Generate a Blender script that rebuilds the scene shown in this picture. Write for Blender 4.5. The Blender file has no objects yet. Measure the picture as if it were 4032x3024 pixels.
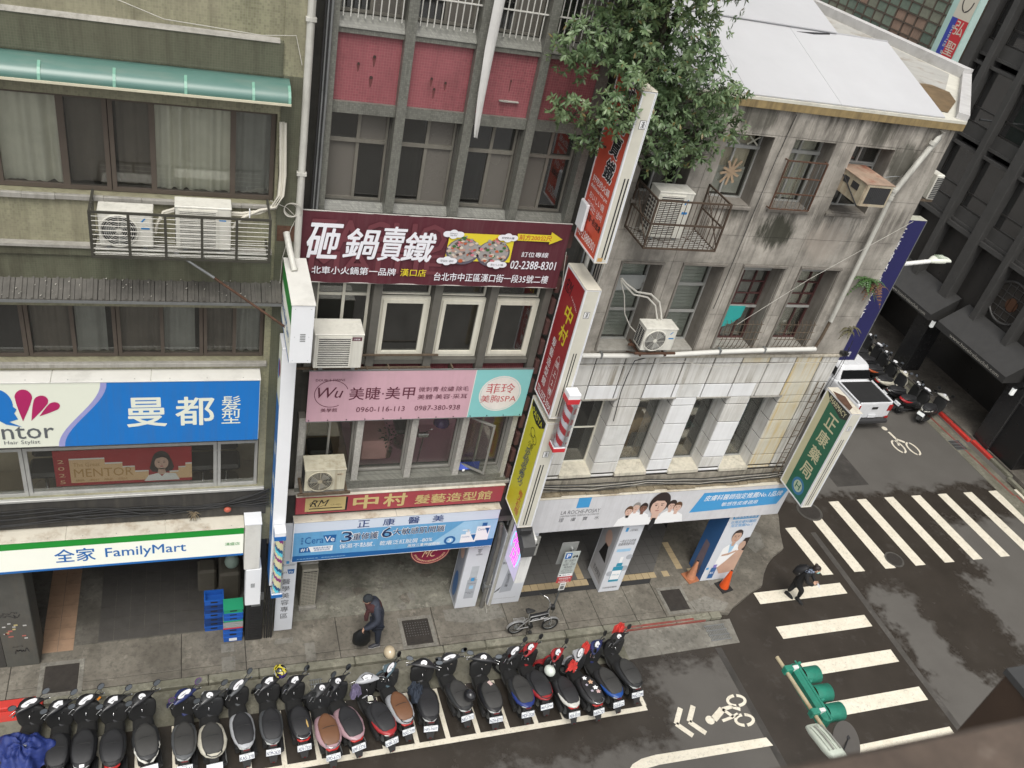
import bpy,math,random
from mathutils import Vector,Matrix
R_ = random.Random(7)
PI = math.pi
scene = bpy.context.scene
COL = scene.collection

# ---------------------------------------------------------------- camera, sky, sun, exposure
cam_d = bpy.data.cameras.new("camera")
cam = bpy.data.objects.new("camera",cam_d)
COL.objects.link(cam)
cam_d.sensor_width = 36.0
cam_d.lens = 30.094
cam_d.clip_start = 0.05
cam_d.clip_end = 400
_r = [(0.9375264,-0.01501767,0.34758986),(-0.28539746,-0.60458249,0.74365873),(0.19897872,-0.79640096,-0.57109805)]
_m = Matrix(((_r[0][0],-_r[0][1],-_r[0][2]),(_r[1][0],-_r[1][1],-_r[1][2]),(_r[2][0],-_r[2][1],-_r[2][2])))
cam.matrix_world = Matrix.Translation((0,-12.5,16.4)) @ _m.to_4x4()
cam_d.dof.use_dof = True
cam_d.dof.focus_distance = 18.5
cam_d.dof.aperture_fstop = 2.5
scene.camera = cam

world = bpy.data.worlds.new("World")
scene.world = world
world.use_nodes = True
wn = world.node_tree
wn.nodes.clear()
_o = wn.nodes.new("ShaderNodeOutputWorld")
_b = wn.nodes.new("ShaderNodeBackground")
_h = wn.nodes.new("ShaderNodeHueSaturation")
_s = wn.nodes.new("ShaderNodeTexSky")
_s.sky_type = 'NISHITA'
_s.sun_disc = False
_s.sun_elevation = math.radians(62)
_s.sun_rotation = math.radians(200)
_s.air_density = 1.0
_s.dust_density = 3.0
_h.inputs['Saturation'].default_value = 0.07
_b.inputs['Strength'].default_value = 0.15
wn.links.new(_s.outputs[0],_h.inputs['Color'])
wn.links.new(_h.outputs[0],_b.inputs['Color'])
wn.links.new(_b.outputs[0],_o.inputs['Surface'])

sun_d = bpy.data.lights.new("sun",'SUN')
sun_d.energy = 1.25
sun_d.angle = math.radians(28)
sun_d.color = (1.0,0.95,0.86)
sun = bpy.data.objects.new("sun",sun_d)
COL.objects.link(sun)
_el,_az = math.radians(62),math.radians(200)          # azimuth clockwise from +Y
_dir = Vector((math.sin(_az) * math.cos(_el),math.cos(_az) * math.cos(_el),math.sin(_el)))
sun.rotation_euler = _dir.to_track_quat('Z','Y').to_euler()
sun.location = (0,-12,30)

vs = scene.view_settings
vs.view_transform = 'Standard'
vs.look = 'None'
vs.exposure = 0.62
vs.gamma = 1.0
vs.use_curve_mapping = False

# ---------------------------------------------------------------- material helpers
class NT:
 def __init__(s,name):
  s.m = bpy.data.materials.new(name)
  s.m.use_nodes = True
  s.t = s.m.node_tree
  s.t.nodes.clear()
  s.out = s.t.nodes.new("ShaderNodeOutputMaterial")
 def n(s,typ,**kw):
  a = s.t.nodes.new("ShaderNode" + typ)
  for k,v in kw.items():
   if k in a.inputs: s.put(a.inputs[k],v)
   else: setattr(a,k,v)
  return a
 def put(s,inp,v):
  if isinstance(v,bpy.types.NodeSocket): s.t.links.new(v,inp)
  elif isinstance(v,tuple) and len(v) == 3 and inp.type == 'RGBA': inp.default_value = (*v,1)
  else: inp.default_value = v
 def co(s,space='W'):
  if space == 'W': return s.n("NewGeometry").outputs['Position']
  return s.n("TexCoord").outputs['Object']
 def map(s,v,scale=(1,1,1),loc=(0,0,0),rot=(0,0,0)):
  a = s.n("Mapping"); s.put(a.inputs['Vector'],v)
  a.inputs['Scale'].default_value = scale; a.inputs['Location'].default_value = loc
  a.inputs['Rotation'].default_value = rot
  return a.outputs[0]
 def noise(s,v,scale,detail=4,rough=.6,dist=0.0):
  a = s.n("TexNoise"); s.put(a.inputs['Vector'],v)
  a.inputs['Scale'].default_value = scale; a.inputs['Detail'].default_value = detail
  a.inputs['Roughness'].default_value = rough; a.inputs['Distortion'].default_value = dist
  return a.outputs['Fac']
 def ramp(s,f,*st,interp='LINEAR'):
  a = s.n("ValToRGB"); s.put(a.inputs['Fac'],f); cr = a.color_ramp; cr.interpolation = interp
  while len(cr.elements) < len(st): cr.elements.new(.5)
  for e,(p,c) in zip(cr.elements,st):
   e.position = p; e.color = (c,c,c,1) if not isinstance(c,tuple) else (*c,1)
  return a.outputs['Color']
 def mix(s,f,a,b,mode='MIX'):
  x = s.n("Mix"); x.data_type = 'RGBA'; x.blend_type = mode
  s.put(x.inputs[0],f); s.put(x.inputs[6],a); s.put(x.inputs[7],b)
  return x.outputs[2]
 def math(s,op,a,b=0.0,clamp=False):
  x = s.n("Math"); x.operation = op; x.use_clamp = clamp
  s.put(x.inputs[0],a); s.put(x.inputs[1],b)
  return x.outputs[0]
 def sep(s,v):
  x = s.n("SeparateXYZ"); s.put(x.inputs[0],v); return x.outputs
 def bump(s,h,strength=.3,dist=.01):
  x = s.n("Bump"); s.put(x.inputs['Height'],h)
  x.inputs['Strength'].default_value = strength; x.inputs['Distance'].default_value = dist
  return x.outputs[0]
 def bsdf(s,color,rough=.6,metal=0.0,normal=None,coat=0.0,emit=None,estr=0.0,spec=.5,alpha=None,trans=None):
  p = s.n("BsdfPrincipled")
  s.put(p.inputs['Base Color'],color); s.put(p.inputs['Roughness'],rough)
  s.put(p.inputs['Metallic'],metal); p.inputs['Coat Weight'].default_value = coat
  p.inputs['Specular IOR Level'].default_value = spec
  if normal is not None: s.put(p.inputs['Normal'],normal)
  if emit is not None:
   s.put(p.inputs['Emission Color'],emit); p.inputs['Emission Strength'].default_value = estr
  s.t.links.new(p.outputs[0],s.out.inputs['Surface'])
  return s.m

_MC = {}
def paint(name,col,rough=.55,metal=0.0,dirt=.18,scale=3.0,streak=0.0,bump=0.0,coat=0.0,space='W',grime=(.10,.09,.07),spec=.5,emit=0.0,blotch=0.0):
 """painted, plastic, cloth or metal surface with uneven colour, streaks running down and blotches of dirt"""
 if name in _MC: return _MC[name]
 t = NT(name)
 v = t.co(space)
 f = t.noise(v,scale,6,.65)
 c = t.mix(t.ramp(f,(.3,0.0),(.75,1.0)),tuple(x * (1 - dirt) for x in col),col)
 if streak:
  g = t.noise(t.map(v,(7,7,.35)),1.6,5,.7)
  g2 = t.noise(v,.9,3,.5)
  k = t.math('MULTIPLY',t.ramp(g,(.45,0.0),(.62,1.0)),t.ramp(g2,(.35,0.3),(.6,1.0)))
  c = t.mix(t.math('MULTIPLY',k,streak),c,grime)
 if blotch:
  b = t.noise(v,1.7,8,.7)
  c = t.mix(t.math('MULTIPLY',t.ramp(b,(.52,0.0),(.66,1.0)),blotch),c,grime)
 nrm = t.bump(t.noise(v,scale * 12,4),bump,.01) if bump else None
 r2 = t.ramp(f,(.2,min(1,rough + .08)),(.8,max(.03,rough - .06)))
 _MC[name] = t.bsdf(c,r2,metal,nrm,coat,emit=col if emit else None,estr=emit,spec=spec)
 return _MC[name]

def mosaic(name,col,grout,size=.03,vary=.25,rough=.35,streak=.4,grime=(.06,.055,.045),axis='XZ',blotch=.3,patch=None):
 """small glazed mosaic tiles: brick grid for joints, colour that varies tile by tile, dirt on top"""
 t = NT(name)
 v = t.co()
 s = t.sep(v)
 cmb = t.n("CombineXYZ")
 a = t.math('ADD',s[0],s[1])
 t.put(cmb.inputs[0],a); t.put(cmb.inputs[1],s[2])
 b = t.n("TexBrick",offset=0.0,squash=1.0)
 t.put(b.inputs['Vector'],cmb.outputs[0])
 for k,x in (('Scale',1.0),('Mortar Size',size * .06),('Mortar Smooth',.3),('Bias',0.0),('Brick Width',size),('Row Height',size)):
  b.inputs[k].default_value = x
 b.inputs['Color1'].default_value = (*[x * (1 - vary) for x in col],1)
 b.inputs['Color2'].default_value = (*[min(1,x * (1 + vary)) for x in col],1)
 b.inputs['Mortar'].default_value = (*grout,1)
 c = b.outputs['Color']
 if patch:                                     # areas where the glaze has faded or been scrubbed
  q = t.noise(v,.45,5,.6)
  c = t.mix(t.ramp(q,(.38,.05),(.58,.55)),c,patch)
 g = t.noise(t.map(v,(5,5,.35)),1.3,6,.7)
 c = t.mix(t.math('MULTIPLY',t.ramp(g,(.45,0.0),(.75,1.0)),streak),c,grime)
 q = t.noise(v,1.1,7,.7)
 c = t.mix(t.math('MULTIPLY',t.ramp(q,(.5,0.0),(.7,1.0)),blotch),c,grime)
 n = t.bump(b.outputs['Fac'],.25,-.004)
 return t.bsdf(c,rough,0,n)

def glass(name,tint=(.75,.8,.78),refl=.06,dirt=.12,dirtcol=(.3,.3,.27)):
 """thin window glass: mostly see-through, mirror-like at a slant, a film of dust"""
 t = NT(name)
 tr = t.n("BsdfTransparent"); tr.inputs[0].default_value = (*tint,1)
 gl = t.n("BsdfGlossy"); gl.inputs['Roughness'].default_value = .03
 lw = t.n("LayerWeight"); lw.inputs[0].default_value = .25
 f = t.math('ADD',t.math('MULTIPLY',lw.outputs['Fresnel'],.8),refl,True)
 m1 = t.n("MixShader"); t.put(m1.inputs[0],f)
 t.t.links.new(tr.outputs[0],m1.inputs[1]); t.t.links.new(gl.outputs[0],m1.inputs[2])
 df = t.n("BsdfDiffuse"); df.inputs[0].default_value = (*dirtcol,1)
 d = t.math('MULTIPLY',t.ramp(t.noise(t.map(t.co(),(2,2,1)),1.6,5,.7),(.3,.25),(.8,1.0)),dirt)
 m2 = t.n("MixShader"); t.put(m2.inputs[0],d)
 t.t.links.new(m1.outputs[0],m2.inputs[1]); t.t.links.new(df.outputs[0],m2.inputs[2])
 t.t.links.new(m2.outputs[0],t.out.inputs['Surface'])
 return t.m

# ---------------------------------------------------------------- object helpers
W0 = {}
STUFFY = {'louvre','side_vent','vent','vents','rivets','eyelets','cooling_fin','coil_fins','side_bars','sticker','spokes','fan_guard','rust_stains','sign_anchor_holes','shelf_bracket','angle_iron','mullions','window_surround','stems','tape_cross'}
def tag(o,label=None,cat=None,group=None,kind=None):
 if label: o['label'] = label
 if cat: o['category'] = cat
 if group: o['group'] = group
 if kind: o['kind'] = kind
 return o
def thing(name,label,cat,loc=(0,0,0),rotz=0.0,group=None):
 o = bpy.data.objects.new(name,None); COL.objects.link(o)
 o.empty_display_size = .2
 o.location = loc; o.rotation_euler = (0,0,rotz)
 W0[o.name] = Vector(loc)
 return tag(o,label,cat,group)
def link(o,parent=None,local=False):
 COL.objects.link(o)
 if parent is not None:
  o.parent = parent
  if not local: o.location = -W0.get(parent.name,Vector((0,0,0)))
 W0[o.name] = Vector((0,0,0))
 return o

class MB:
 """collects faces, then becomes ONE mesh object"""
 def __init__(s): s.v = []; s.f = []; s.mi = []; s.sm = []; s.xf = None
 def add(s,vs_,fs,m=0,smooth=False):
  k = len(s.v)
  if s.xf is not None: vs_ = [tuple(s.xf @ Vector(p)) for p in vs_]
  s.v.extend(tuple(p) for p in vs_)
  for f in fs:
   s.f.append([i + k for i in f]); s.mi.append(m); s.sm.append(smooth)
  return s
 def quad(s,a,b,c,d,m=0): return s.add([a,b,c,d],[(0,1,2,3)],m)
 def poly(s,pts,m=0): return s.add(pts,[tuple(range(len(pts)))],m)
 def box(s,x0,x1,y0,y1,z0,z1,m=0,ch=0.0):
  if x0 > x1: x0,x1 = x1,x0
  if y0 > y1: y0,y1 = y1,y0
  if z0 > z1: z0,z1 = z1,z0
  if ch <= 0:
   v = [(x,y,z) for z in (z0,z1) for y in (y0,y1) for x in (x0,x1)]
   return s.add(v,[(0,2,3,1),(4,5,7,6),(0,1,5,4),(2,6,7,3),(0,4,6,2),(1,3,7,5)],m)
  c = min(ch,(x1 - x0) * .45,(y1 - y0) * .45,(z1 - z0) * .45)
  X = ((x0,1),(x1,-1)); Y = ((y0,1),(y1,-1)); Z = ((z0,1),(z1,-1))
  v = []; ix = {}
  for i,(x,sx) in enumerate(X):
   for j,(y,sy) in enumerate(Y):
    for k,(z,sz) in enumerate(Z):
     ix[i,j,k,0] = len(v); v.append((x,y + sy * c,z + sz * c))
     ix[i,j,k,1] = len(v); v.append((x + sx * c,y,z + sz * c))
     ix[i,j,k,2] = len(v); v.append((x + sx * c,y + sy * c,z))
  f = []
  for i in (0,1): f.append([ix[i,j,k,0] for j,k in ((0,0),(1,0),(1,1),(0,1))])
  for j in (0,1): f.append([ix[i,j,k,1] for i,k in ((0,0),(1,0),(1,1),(0,1))])
  for k in (0,1): f.append([ix[i,j,k,2] for i,j in ((0,0),(1,0),(1,1),(0,1))])
  for j in (0,1):
   for k in (0,1): f.append([ix[0,j,k,1],ix[1,j,k,1],ix[1,j,k,2],ix[0,j,k,2]])
  for i in (0,1):
   for k in (0,1): f.append([ix[i,0,k,0],ix[i,1,k,0],ix[i,1,k,2],ix[i,0,k,2]])
  for i in (0,1):
   for j in (0,1): f.append([ix[i,j,0,0],ix[i,j,1,0],ix[i,j,1,1],ix[i,j,0,1]])
  for i in (0,1):
   for j in (0,1):
    for k in (0,1): f.append([ix[i,j,k,0],ix[i,j,k,1],ix[i,j,k,2]])
  return s.add(v,f,m)
 def tube(s,pts,r,n=8,m=0,caps=True,r1=None):
  pts = [Vector(p) for p in pts]
  rings = []; up = Vector((0,0,1))
  L = len(pts)
  for i,p in enumerate(pts):
   d = (pts[min(i + 1,L - 1)] - pts[max(i - 1,0)])
   if d.length < 1e-9: d = Vector((0,0,1))
   d.normalize()
   a = up if abs(d.dot(up)) < .95 else Vector((1,0,0))
   u = d.cross(a).normalized(); w = d.cross(u).normalized()
   rr = r if r1 is None else r + (r1 - r) * i / max(1,L - 1)
   rings.append([p + (u * math.cos(2 * PI * k / n) + w * math.sin(2 * PI * k / n)) * rr for k in range(n)])
  s.skin(rings,m,caps)
  return s
 def skin(s,rings,m=0,caps=True,smooth=True,closed=True):
  n = len(rings[0]); v = [tuple(p) for r in rings for p in r]; f = []
  for i in range(len(rings) - 1):
   for k in range(n if closed else n - 1):
    a = i * n + k; b = i * n + (k + 1) % n
    f.append((a,b,b + n,a + n))
  s.add(v,f,m,smooth)
  if caps and closed:
   s.add([tuple(p) for p in rings[0]],[tuple(range(n))[::-1]],m)
   s.add([tuple(p) for p in rings[-1]],[tuple(range(n))],m)
  return s
 def loft(s,secs,n=16,m=0,caps=True):
  """secs: (centre, u vector, v vector, exponent) superellipse rings"""
  rings = []
  for c,u,v,e in secs:
   c,u,v = Vector(c),Vector(u),Vector(v); ring = []
   for k in range(n):
    a = 2 * PI * k / n; ca,sa = math.cos(a),math.sin(a)
    ring.append(c + u * (math.copysign(abs(ca) ** (2 / e),ca)) + v * (math.copysign(abs(sa) ** (2 / e),sa)))
   rings.append(ring)
  return s.skin(rings,m,caps)
 def ell(s,c,r,n=14,k=8,m=0,z0=-1.0,z1=1.0):
  c = Vector(c); rings = []
  for i in range(k + 1):
   z = z0 + (z1 - z0) * i / k
   z = math.sin(math.asin(max(-1,z0)) + (math.asin(min(1,z1)) - math.asin(max(-1,z0))) * i / k)
   q = math.sqrt(max(1e-6,1 - z * z))
   rings.append([c + Vector((r[0] * q * math.cos(2 * PI * a / n),r[1] * q * math.sin(2 * PI * a / n),r[2] * z)) for a in range(n)])
  return s.skin(rings,m)
 def torus(s,c,axis,R,r,n=20,k=8,m=0,flat=1.0):
  c = Vector(c); ax = Vector(axis).normalized()
  a = Vector((0,0,1)) if abs(ax.z) < .9 else Vector((1,0,0))
  u = ax.cross(a).normalized(); w = ax.cross(u)
  rings = []
  for i in range(n + 1):
   t = 2 * PI * i / n; d = u * math.cos(t) + w * math.sin(t)
   rings.append([c + d * R + (d * math.cos(2 * PI * j / k) + ax * math.sin(2 * PI * j / k) * flat) * r for j in range(k)])
  return s.skin(rings,m,False)
 def cyl(s,a,b,r,n=14,m=0,r1=None): return s.tube([a,b],r,n,m,True,r1)
 def prism(s,pts,d,m=0):
  """flat polygon pushed along vector d"""
  d = Vector(d); n = len(pts)
  v = [tuple(p) for p in pts] + [tuple(Vector(p) + d) for p in pts]
  f = [tuple(range(n))[::-1],tuple(range(n,2 * n))] + [(i,(i + 1) % n,(i + 1) % n + n,i + n) for i in range(n)]
  return s.add(v,f,m)
 def obj(s,name,mats,parent=None,local=False,label=None,cat=None,group=None,kind=None):
  me = bpy.data.meshes.new(name)
  me.from_pydata(s.v,[],s.f)
  for m in (mats if isinstance(mats,(list,tuple)) else [mats]): me.materials.append(m)
  me.polygons.foreach_set('material_index',s.mi)
  me.polygons.foreach_set('use_smooth',s.sm)
  me.update()
  o = bpy.data.objects.new(name,me)
  link(o,parent,local)
  if parent is not None and kind is None and name in STUFFY: kind = 'stuff'
  return tag(o,label,cat,group,kind)

def dup(o,parent,loc=None,mat=None):
 c = o.copy(); COL.objects.link(c); c.parent = parent
 if loc is not None: c.location = loc
 if mat is not None: c.material_slots[0].link = 'OBJECT'; c.material_slots[0].material = mat
 return c

# ---------------------------------------------------------------- lettering
TEXT = []
def text(s,parent,O,U,V,w,h,mat,bold=0.0,shear=0.0,name='lettering',keep=False,local=False,off=.004,space=1.0,line=1.0,rot=0.0):
 """lettering fitted to the box w x h whose lower left corner is O on the plane U,V"""
 cu = bpy.data.curves.new(name,'FONT')
 cu.body = s; cu.size = 1.0; cu.resolution_u = 2; cu.shear = shear
 ls = s.split('\n')
 if len(ls) > 1 and max(len(q) for q in ls) == 1 and not keep:
  gs = min(w,h / len(ls)); line = max(.9,(h - gs) / (len(ls) - 1) / gs * .88)
 cu.space_character = space; cu.space_line = line; cu.align_x = 'CENTER'
 ob = bpy.data.objects.new(name,cu); COL.objects.link(ob)
 TEXT.append((ob,parent,Vector(O),Vector(U).normalized(),Vector(V).normalized(),w,h,mat,name,keep,local,off,rot,bold / max(1,len(ls))))

def finish_text():
 dg = bpy.context.evaluated_depsgraph_get(); dg.update()
 for ob,parent,O,U,V,w,h,mat,name,keep,local,off,rot,bold in TEXT:
  me = bpy.data.meshes.new_from_object(ob.evaluated_get(dg))
  if not len(me.vertices):
   print('EMPTY TEXT',ob.data.body); continue
  xs = [v.co.x for v in me.vertices]; ys = [v.co.y for v in me.vertices]
  x0,x1,y0,y1 = min(xs),max(xs),min(ys),max(ys)
  sx = w / max(1e-6,x1 - x0); sy = h / max(1e-6,y1 - y0)
  ox = oy = 0.0
  if keep:
   q = min(sx,sy); ox = (w - q * (x1 - x0)) / 2; oy = (h - q * (y1 - y0)) / 2; sx = sy = q
  N = U.cross(V)
  cr,sr = math.cos(rot),math.sin(rot)
  for v in me.vertices:
   a = (v.co.x - x0) * sx + ox; b = (v.co.y - y0) * sy + oy
   if rot:
    a,b = a - w / 2,b - h / 2
    a,b = a * cr - b * sr + w / 2,a * sr + b * cr + h / 2
   v.co = O + U * a + V * b + N * off
  if bold > 0:                                  # heavier strokes: the same glyphs laid down again with a small shift
   d = bold * min(h,w) * .5; vs0 = [v.co.copy() for v in me.vertices]; fs0 = [tuple(p.vertices) for p in me.polygons]; n0 = len(vs0)
   vv,ff = [],[]
   for k,(p,q) in enumerate(((0,0),(1,0),(-1,0),(0,1),(0,-1),(.7,.7),(-.7,.7),(.7,-.7),(-.7,-.7))):
    vv += [c + U * p * d + V * q * d - N * (.0001 * k) for c in vs0]; ff += [tuple(i + n0 * k for i in f) for f in fs0]
   me = bpy.data.meshes.new(name); me.from_pydata(vv,[],ff)
  me.materials.clear(); me.materials.append(mat)
  me.name = name
  body = ob.data
  bpy.data.objects.remove(ob)
  o = bpy.data.objects.new(name,me); link(o,parent,local)
  bpy.data.curves.remove(body)

class Face:
 """flat print on a sign: u to the right, v up, from the lower left corner O"""
 def __init__(s,parent,O,U,V,local=False):
  s.p = parent; s.O = Vector(O); s.U = Vector(U).normalized(); s.V = Vector(V).normalized(); s.N = s.U.cross(s.V)
  s.mb = MB(); s.mats = []; s.local = local; s.lv = 0
 def P(s,u,v,off): return s.O + s.U * u + s.V * v + s.N * off
 def mi(s,mat):
  if mat not in s.mats: s.mats.append(mat)
  return s.mats.index(mat)
 def poly(s,pts,mat,lev=1):
  s.mb.add([tuple(s.P(u,v,.0015 * lev)) for u,v in pts],[tuple(range(len(pts)))],s.mi(mat)); return s
 def rect(s,a,b,c,d,mat,lev=1): return s.poly([(a,b),(c,b),(c,d),(a,d)],mat,lev)
 def ell(s,cu,cv,ru,rv,mat,lev=1,n=28,a0=0,a1=360):
  pts = [(cu + ru * math.cos(math.radians(a0 + (a1 - a0) * i / n)),cv + rv * math.sin(math.radians(a0 + (a1 - a0) * i / n))) for i in range(n if a1 - a0 >= 360 else n + 1)]
  return s.poly(pts,mat,lev)
 def ring(s,cu,cv,ru,rv,w,mat,lev=1,n=36,a0=0,a1=360):
  for i in range(n):
   t0 = math.radians(a0 + (a1 - a0) * i / n); t1 = math.radians(a0 + (a1 - a0) * (i + 1) / n)
   s.poly([(cu + ru * math.cos(t0),cv + rv * math.sin(t0)),(cu + ru * math.cos(t1),cv + rv * math.sin(t1)),
     (cu + (ru - w) * math.cos(t1),cv + (rv - w) * math.sin(t1)),(cu + (ru - w) * math.cos(t0),cv + (rv - w) * math.sin(t0))],mat,lev)
  return s
 def text(s,body,u,v,w,h,mat,lev=3,**kw):
  text(body,s.p,s.P(u,v,0),s.U,s.V,w,h,mat,off=.0015 * lev,local=s.local,**kw); return s
 def done(s,name='print'):
  if s.mb.f: return s.mb.obj(name,s.mats,s.p,s.local)

def grid_minus(x0,x1,z0,z1,holes):
 """cut the rectangle into cells, leave out cells that lie in a hole"""
 xs = sorted({x0,x1,*[min(max(v,x0),x1) for h in holes for v in (h[0],h[1])]})
 zs = sorted({z0,z1,*[min(max(v,z0),z1) for h in holes for v in (h[2],h[3])]})
 out = []
 for i in range(len(xs) - 1):
  for k in range(len(zs) - 1):
   cx = (xs[i] + xs[i + 1]) / 2; cz = (zs[k] + zs[k + 1]) / 2
   if any(h[0] < cx < h[1] and h[2] < cz < h[3] for h in holes): continue
   out.append((xs[i],xs[i + 1],zs[k],zs[k + 1]))
 return out
def wall(mb,x0,x1,z0,z1,y,th,holes,m=0):
 for a,b,c,d in grid_minus(x0,x1,z0,z1,holes):
  mb.quad((a,y,c),(b,y,c),(b,y,d),(a,y,d),m)
  mb.quad((a,y + th,c),(a,y + th,d),(b,y + th,d),(b,y + th,c),m)
 for a,b,c,d in holes:
  a,b = max(a,x0),min(b,x1); c,d = max(c,z0),min(d,z1)
  mb.quad((a,y,c),(a,y,d),(a,y + th,d),(a,y + th,c),m)
  mb.quad((b,y,c),(b,y + th,c),(b,y + th,d),(b,y,d),m)
  mb.quad((a,y,c),(a,y + th,c),(b,y + th,c),(b,y,c),m)
  mb.quad((a,y,d),(b,y,d),(b,y + th,d),(a,y + th,d),m)
 mb.quad((x0,y,z0),(x0,y,z1),(x0,y + th,z1),(x0,y + th,z0),m)
 mb.quad((x1,y,z0),(x1,y + th,z0),(x1,y + th,z1),(x1,y,z1),m)
 mb.quad((x0,y,z1),(x1,y,z1),(x1,y + th,z1),(x0,y + th,z1),m)
 mb.quad((x0,y,z0),(x0,y + th,z0),(x1,y + th,z0),(x1,y,z0),m)

def window(parent,x0,x1,z0,z1,y,fm,gm,xs=(),zs=(),fw=.045,dp=.06,bw=None,panes=True,name='window',label=None):
 """a window part: frame with bars at xs / zs; each pane a sub-part set into it"""
 bw = bw or fw
 mb = MB()
 mb.box(x0,x1,y,y + dp,z0,z0 + fw); mb.box(x0,x1,y,y + dp,z1 - fw,z1)
 mb.box(x0,x0 + fw,y + .001,y + dp - .001,z0 + fw,z1 - fw); mb.box(x1 - fw,x1,y + .001,y + dp - .001,z0 + fw,z1 - fw)
 for x in xs: mb.box(x - bw / 2,x + bw / 2,y + .004,y + dp - .004,z0 + fw,z1 - fw)
 for z in zs: mb.box(x0 + fw,x1 - fw,y + .008,y + dp - .008,z - bw / 2,z + bw / 2)
 fr = mb.obj(name,fm,parent,label=label)
 if panes:
  gx = [x0 + fw * .5,*sorted(xs),x1 - fw * .5]; gz = [z0 + fw * .5,*sorted(zs),z1 - fw * .5]
  k = 0
  for i in range(len(gx) - 1):
   for j in range(len(gz) - 1):
    m = gm[k % len(gm)] if isinstance(gm,(list,tuple)) else gm
    k += 1
    yy = y + dp * (.35 if (i + j) % 2 else .65)
    MB().box(gx[i],gx[i + 1],yy,yy + .005,gz[j],gz[j + 1]).obj('pane',m,fr)
 return fr
def curtain(parent,x0,x1,z0,z1,y,mat,amp=.03,n=9,name='curtain'):
 st = max(24,int((x1 - x0) * 60)); mb = MB()
 rr = random.Random(int(x0 * 100)); ph = [rr.uniform(0,6) for _ in range(3)]
 amp *= 2.6
 def yy(x,t): return y + amp * (1 - abs(math.sin(x * n * 1.5 + ph[0] + .9 * math.sin(x * 5 + ph[1]))) ** .7) + amp * .3 * math.sin(x * n * 5 + ph[2]) * (.6 + .4 * t)
 rings = [[(x0 + (x1 - x0) * i / st,yy(x0 + (x1 - x0) * i / st + .02 * t,t),z1 + (z0 - z1) * t) for i in range(st + 1)] for t in (0,.5,1)]
 mb.skin(rings,0,False,True,False)
 return mb.obj(name,mat,parent)
def sag(a,b,d,n=10,jit=0.0):
 a,b = Vector(a),Vector(b); out = []
 for i in range(n + 1):
  t = i / n; p = a.lerp(b,t); p.z -= d * 4 * t * (1 - t)
  if jit and 0 < i < n: p += Vector((R_.uniform(-jit,jit),R_.uniform(-jit,jit),R_.uniform(-jit,jit)))
  out.append(tuple(p))
 return out

# ---------------------------------------------------------------- shared materials
white_metal = paint('white_metal',(.74,.74,.72),.45,dirt=.12,streak=.18,blotch=.1)
white_clean = paint('white_clean',(.76,.77,.79),.45,dirt=.05)
steel_grey = paint('steel_grey',(.32,.33,.33),.4,.6,dirt=.3)
dark_steel = paint('dark_steel',(.035,.035,.037),.5,.2,dirt=.3)
black_plastic = paint('black_plastic',(.016,.016,.017),.38,dirt=.2,space='O')
black_rubber = paint('black_rubber',(.012,.012,.012),.8,dirt=.2,space='O')
chrome = paint('chrome',(.6,.6,.6),.18,1.0,dirt=.1,space='O')
rust = paint('rust',(.12,.058,.034),.85,dirt=.55,scale=14,grime=(.04,.02,.012),blotch=.5)
rusty_steel = paint('rusty_steel',(.15,.11,.075),.75,.2,dirt=.5,scale=18,blotch=.3)
conc_lt = paint('concrete_light',(.36,.345,.31),.85,dirt=.3,streak=.4,bump=.2,blotch=.3,grime=(.12,.11,.09))
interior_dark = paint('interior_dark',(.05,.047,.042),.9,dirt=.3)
pane_dark = glass('pane_dark',(.40,.42,.41),.13,.12,(.18,.18,.165))
pane_clear = glass('pane_clear',(.93,.94,.92),.06,.03)
pvc = paint('pvc_pipe',(.56,.55,.50),.5,dirt=.2,streak=.35,blotch=.15)
cable_m = paint('cable_black',(.02,.02,.02),.7)
cable_w = paint('cable_white',(.5,.48,.43),.6)
navy_ink = paint('navy_ink',(.012,.04,.17),.5,dirt=.05)
white_ink = paint('white_ink',(.82,.82,.82),.5,dirt=.04)
black_ink = paint('black_ink',(.015,.014,.016),.5,dirt=.05)
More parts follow.
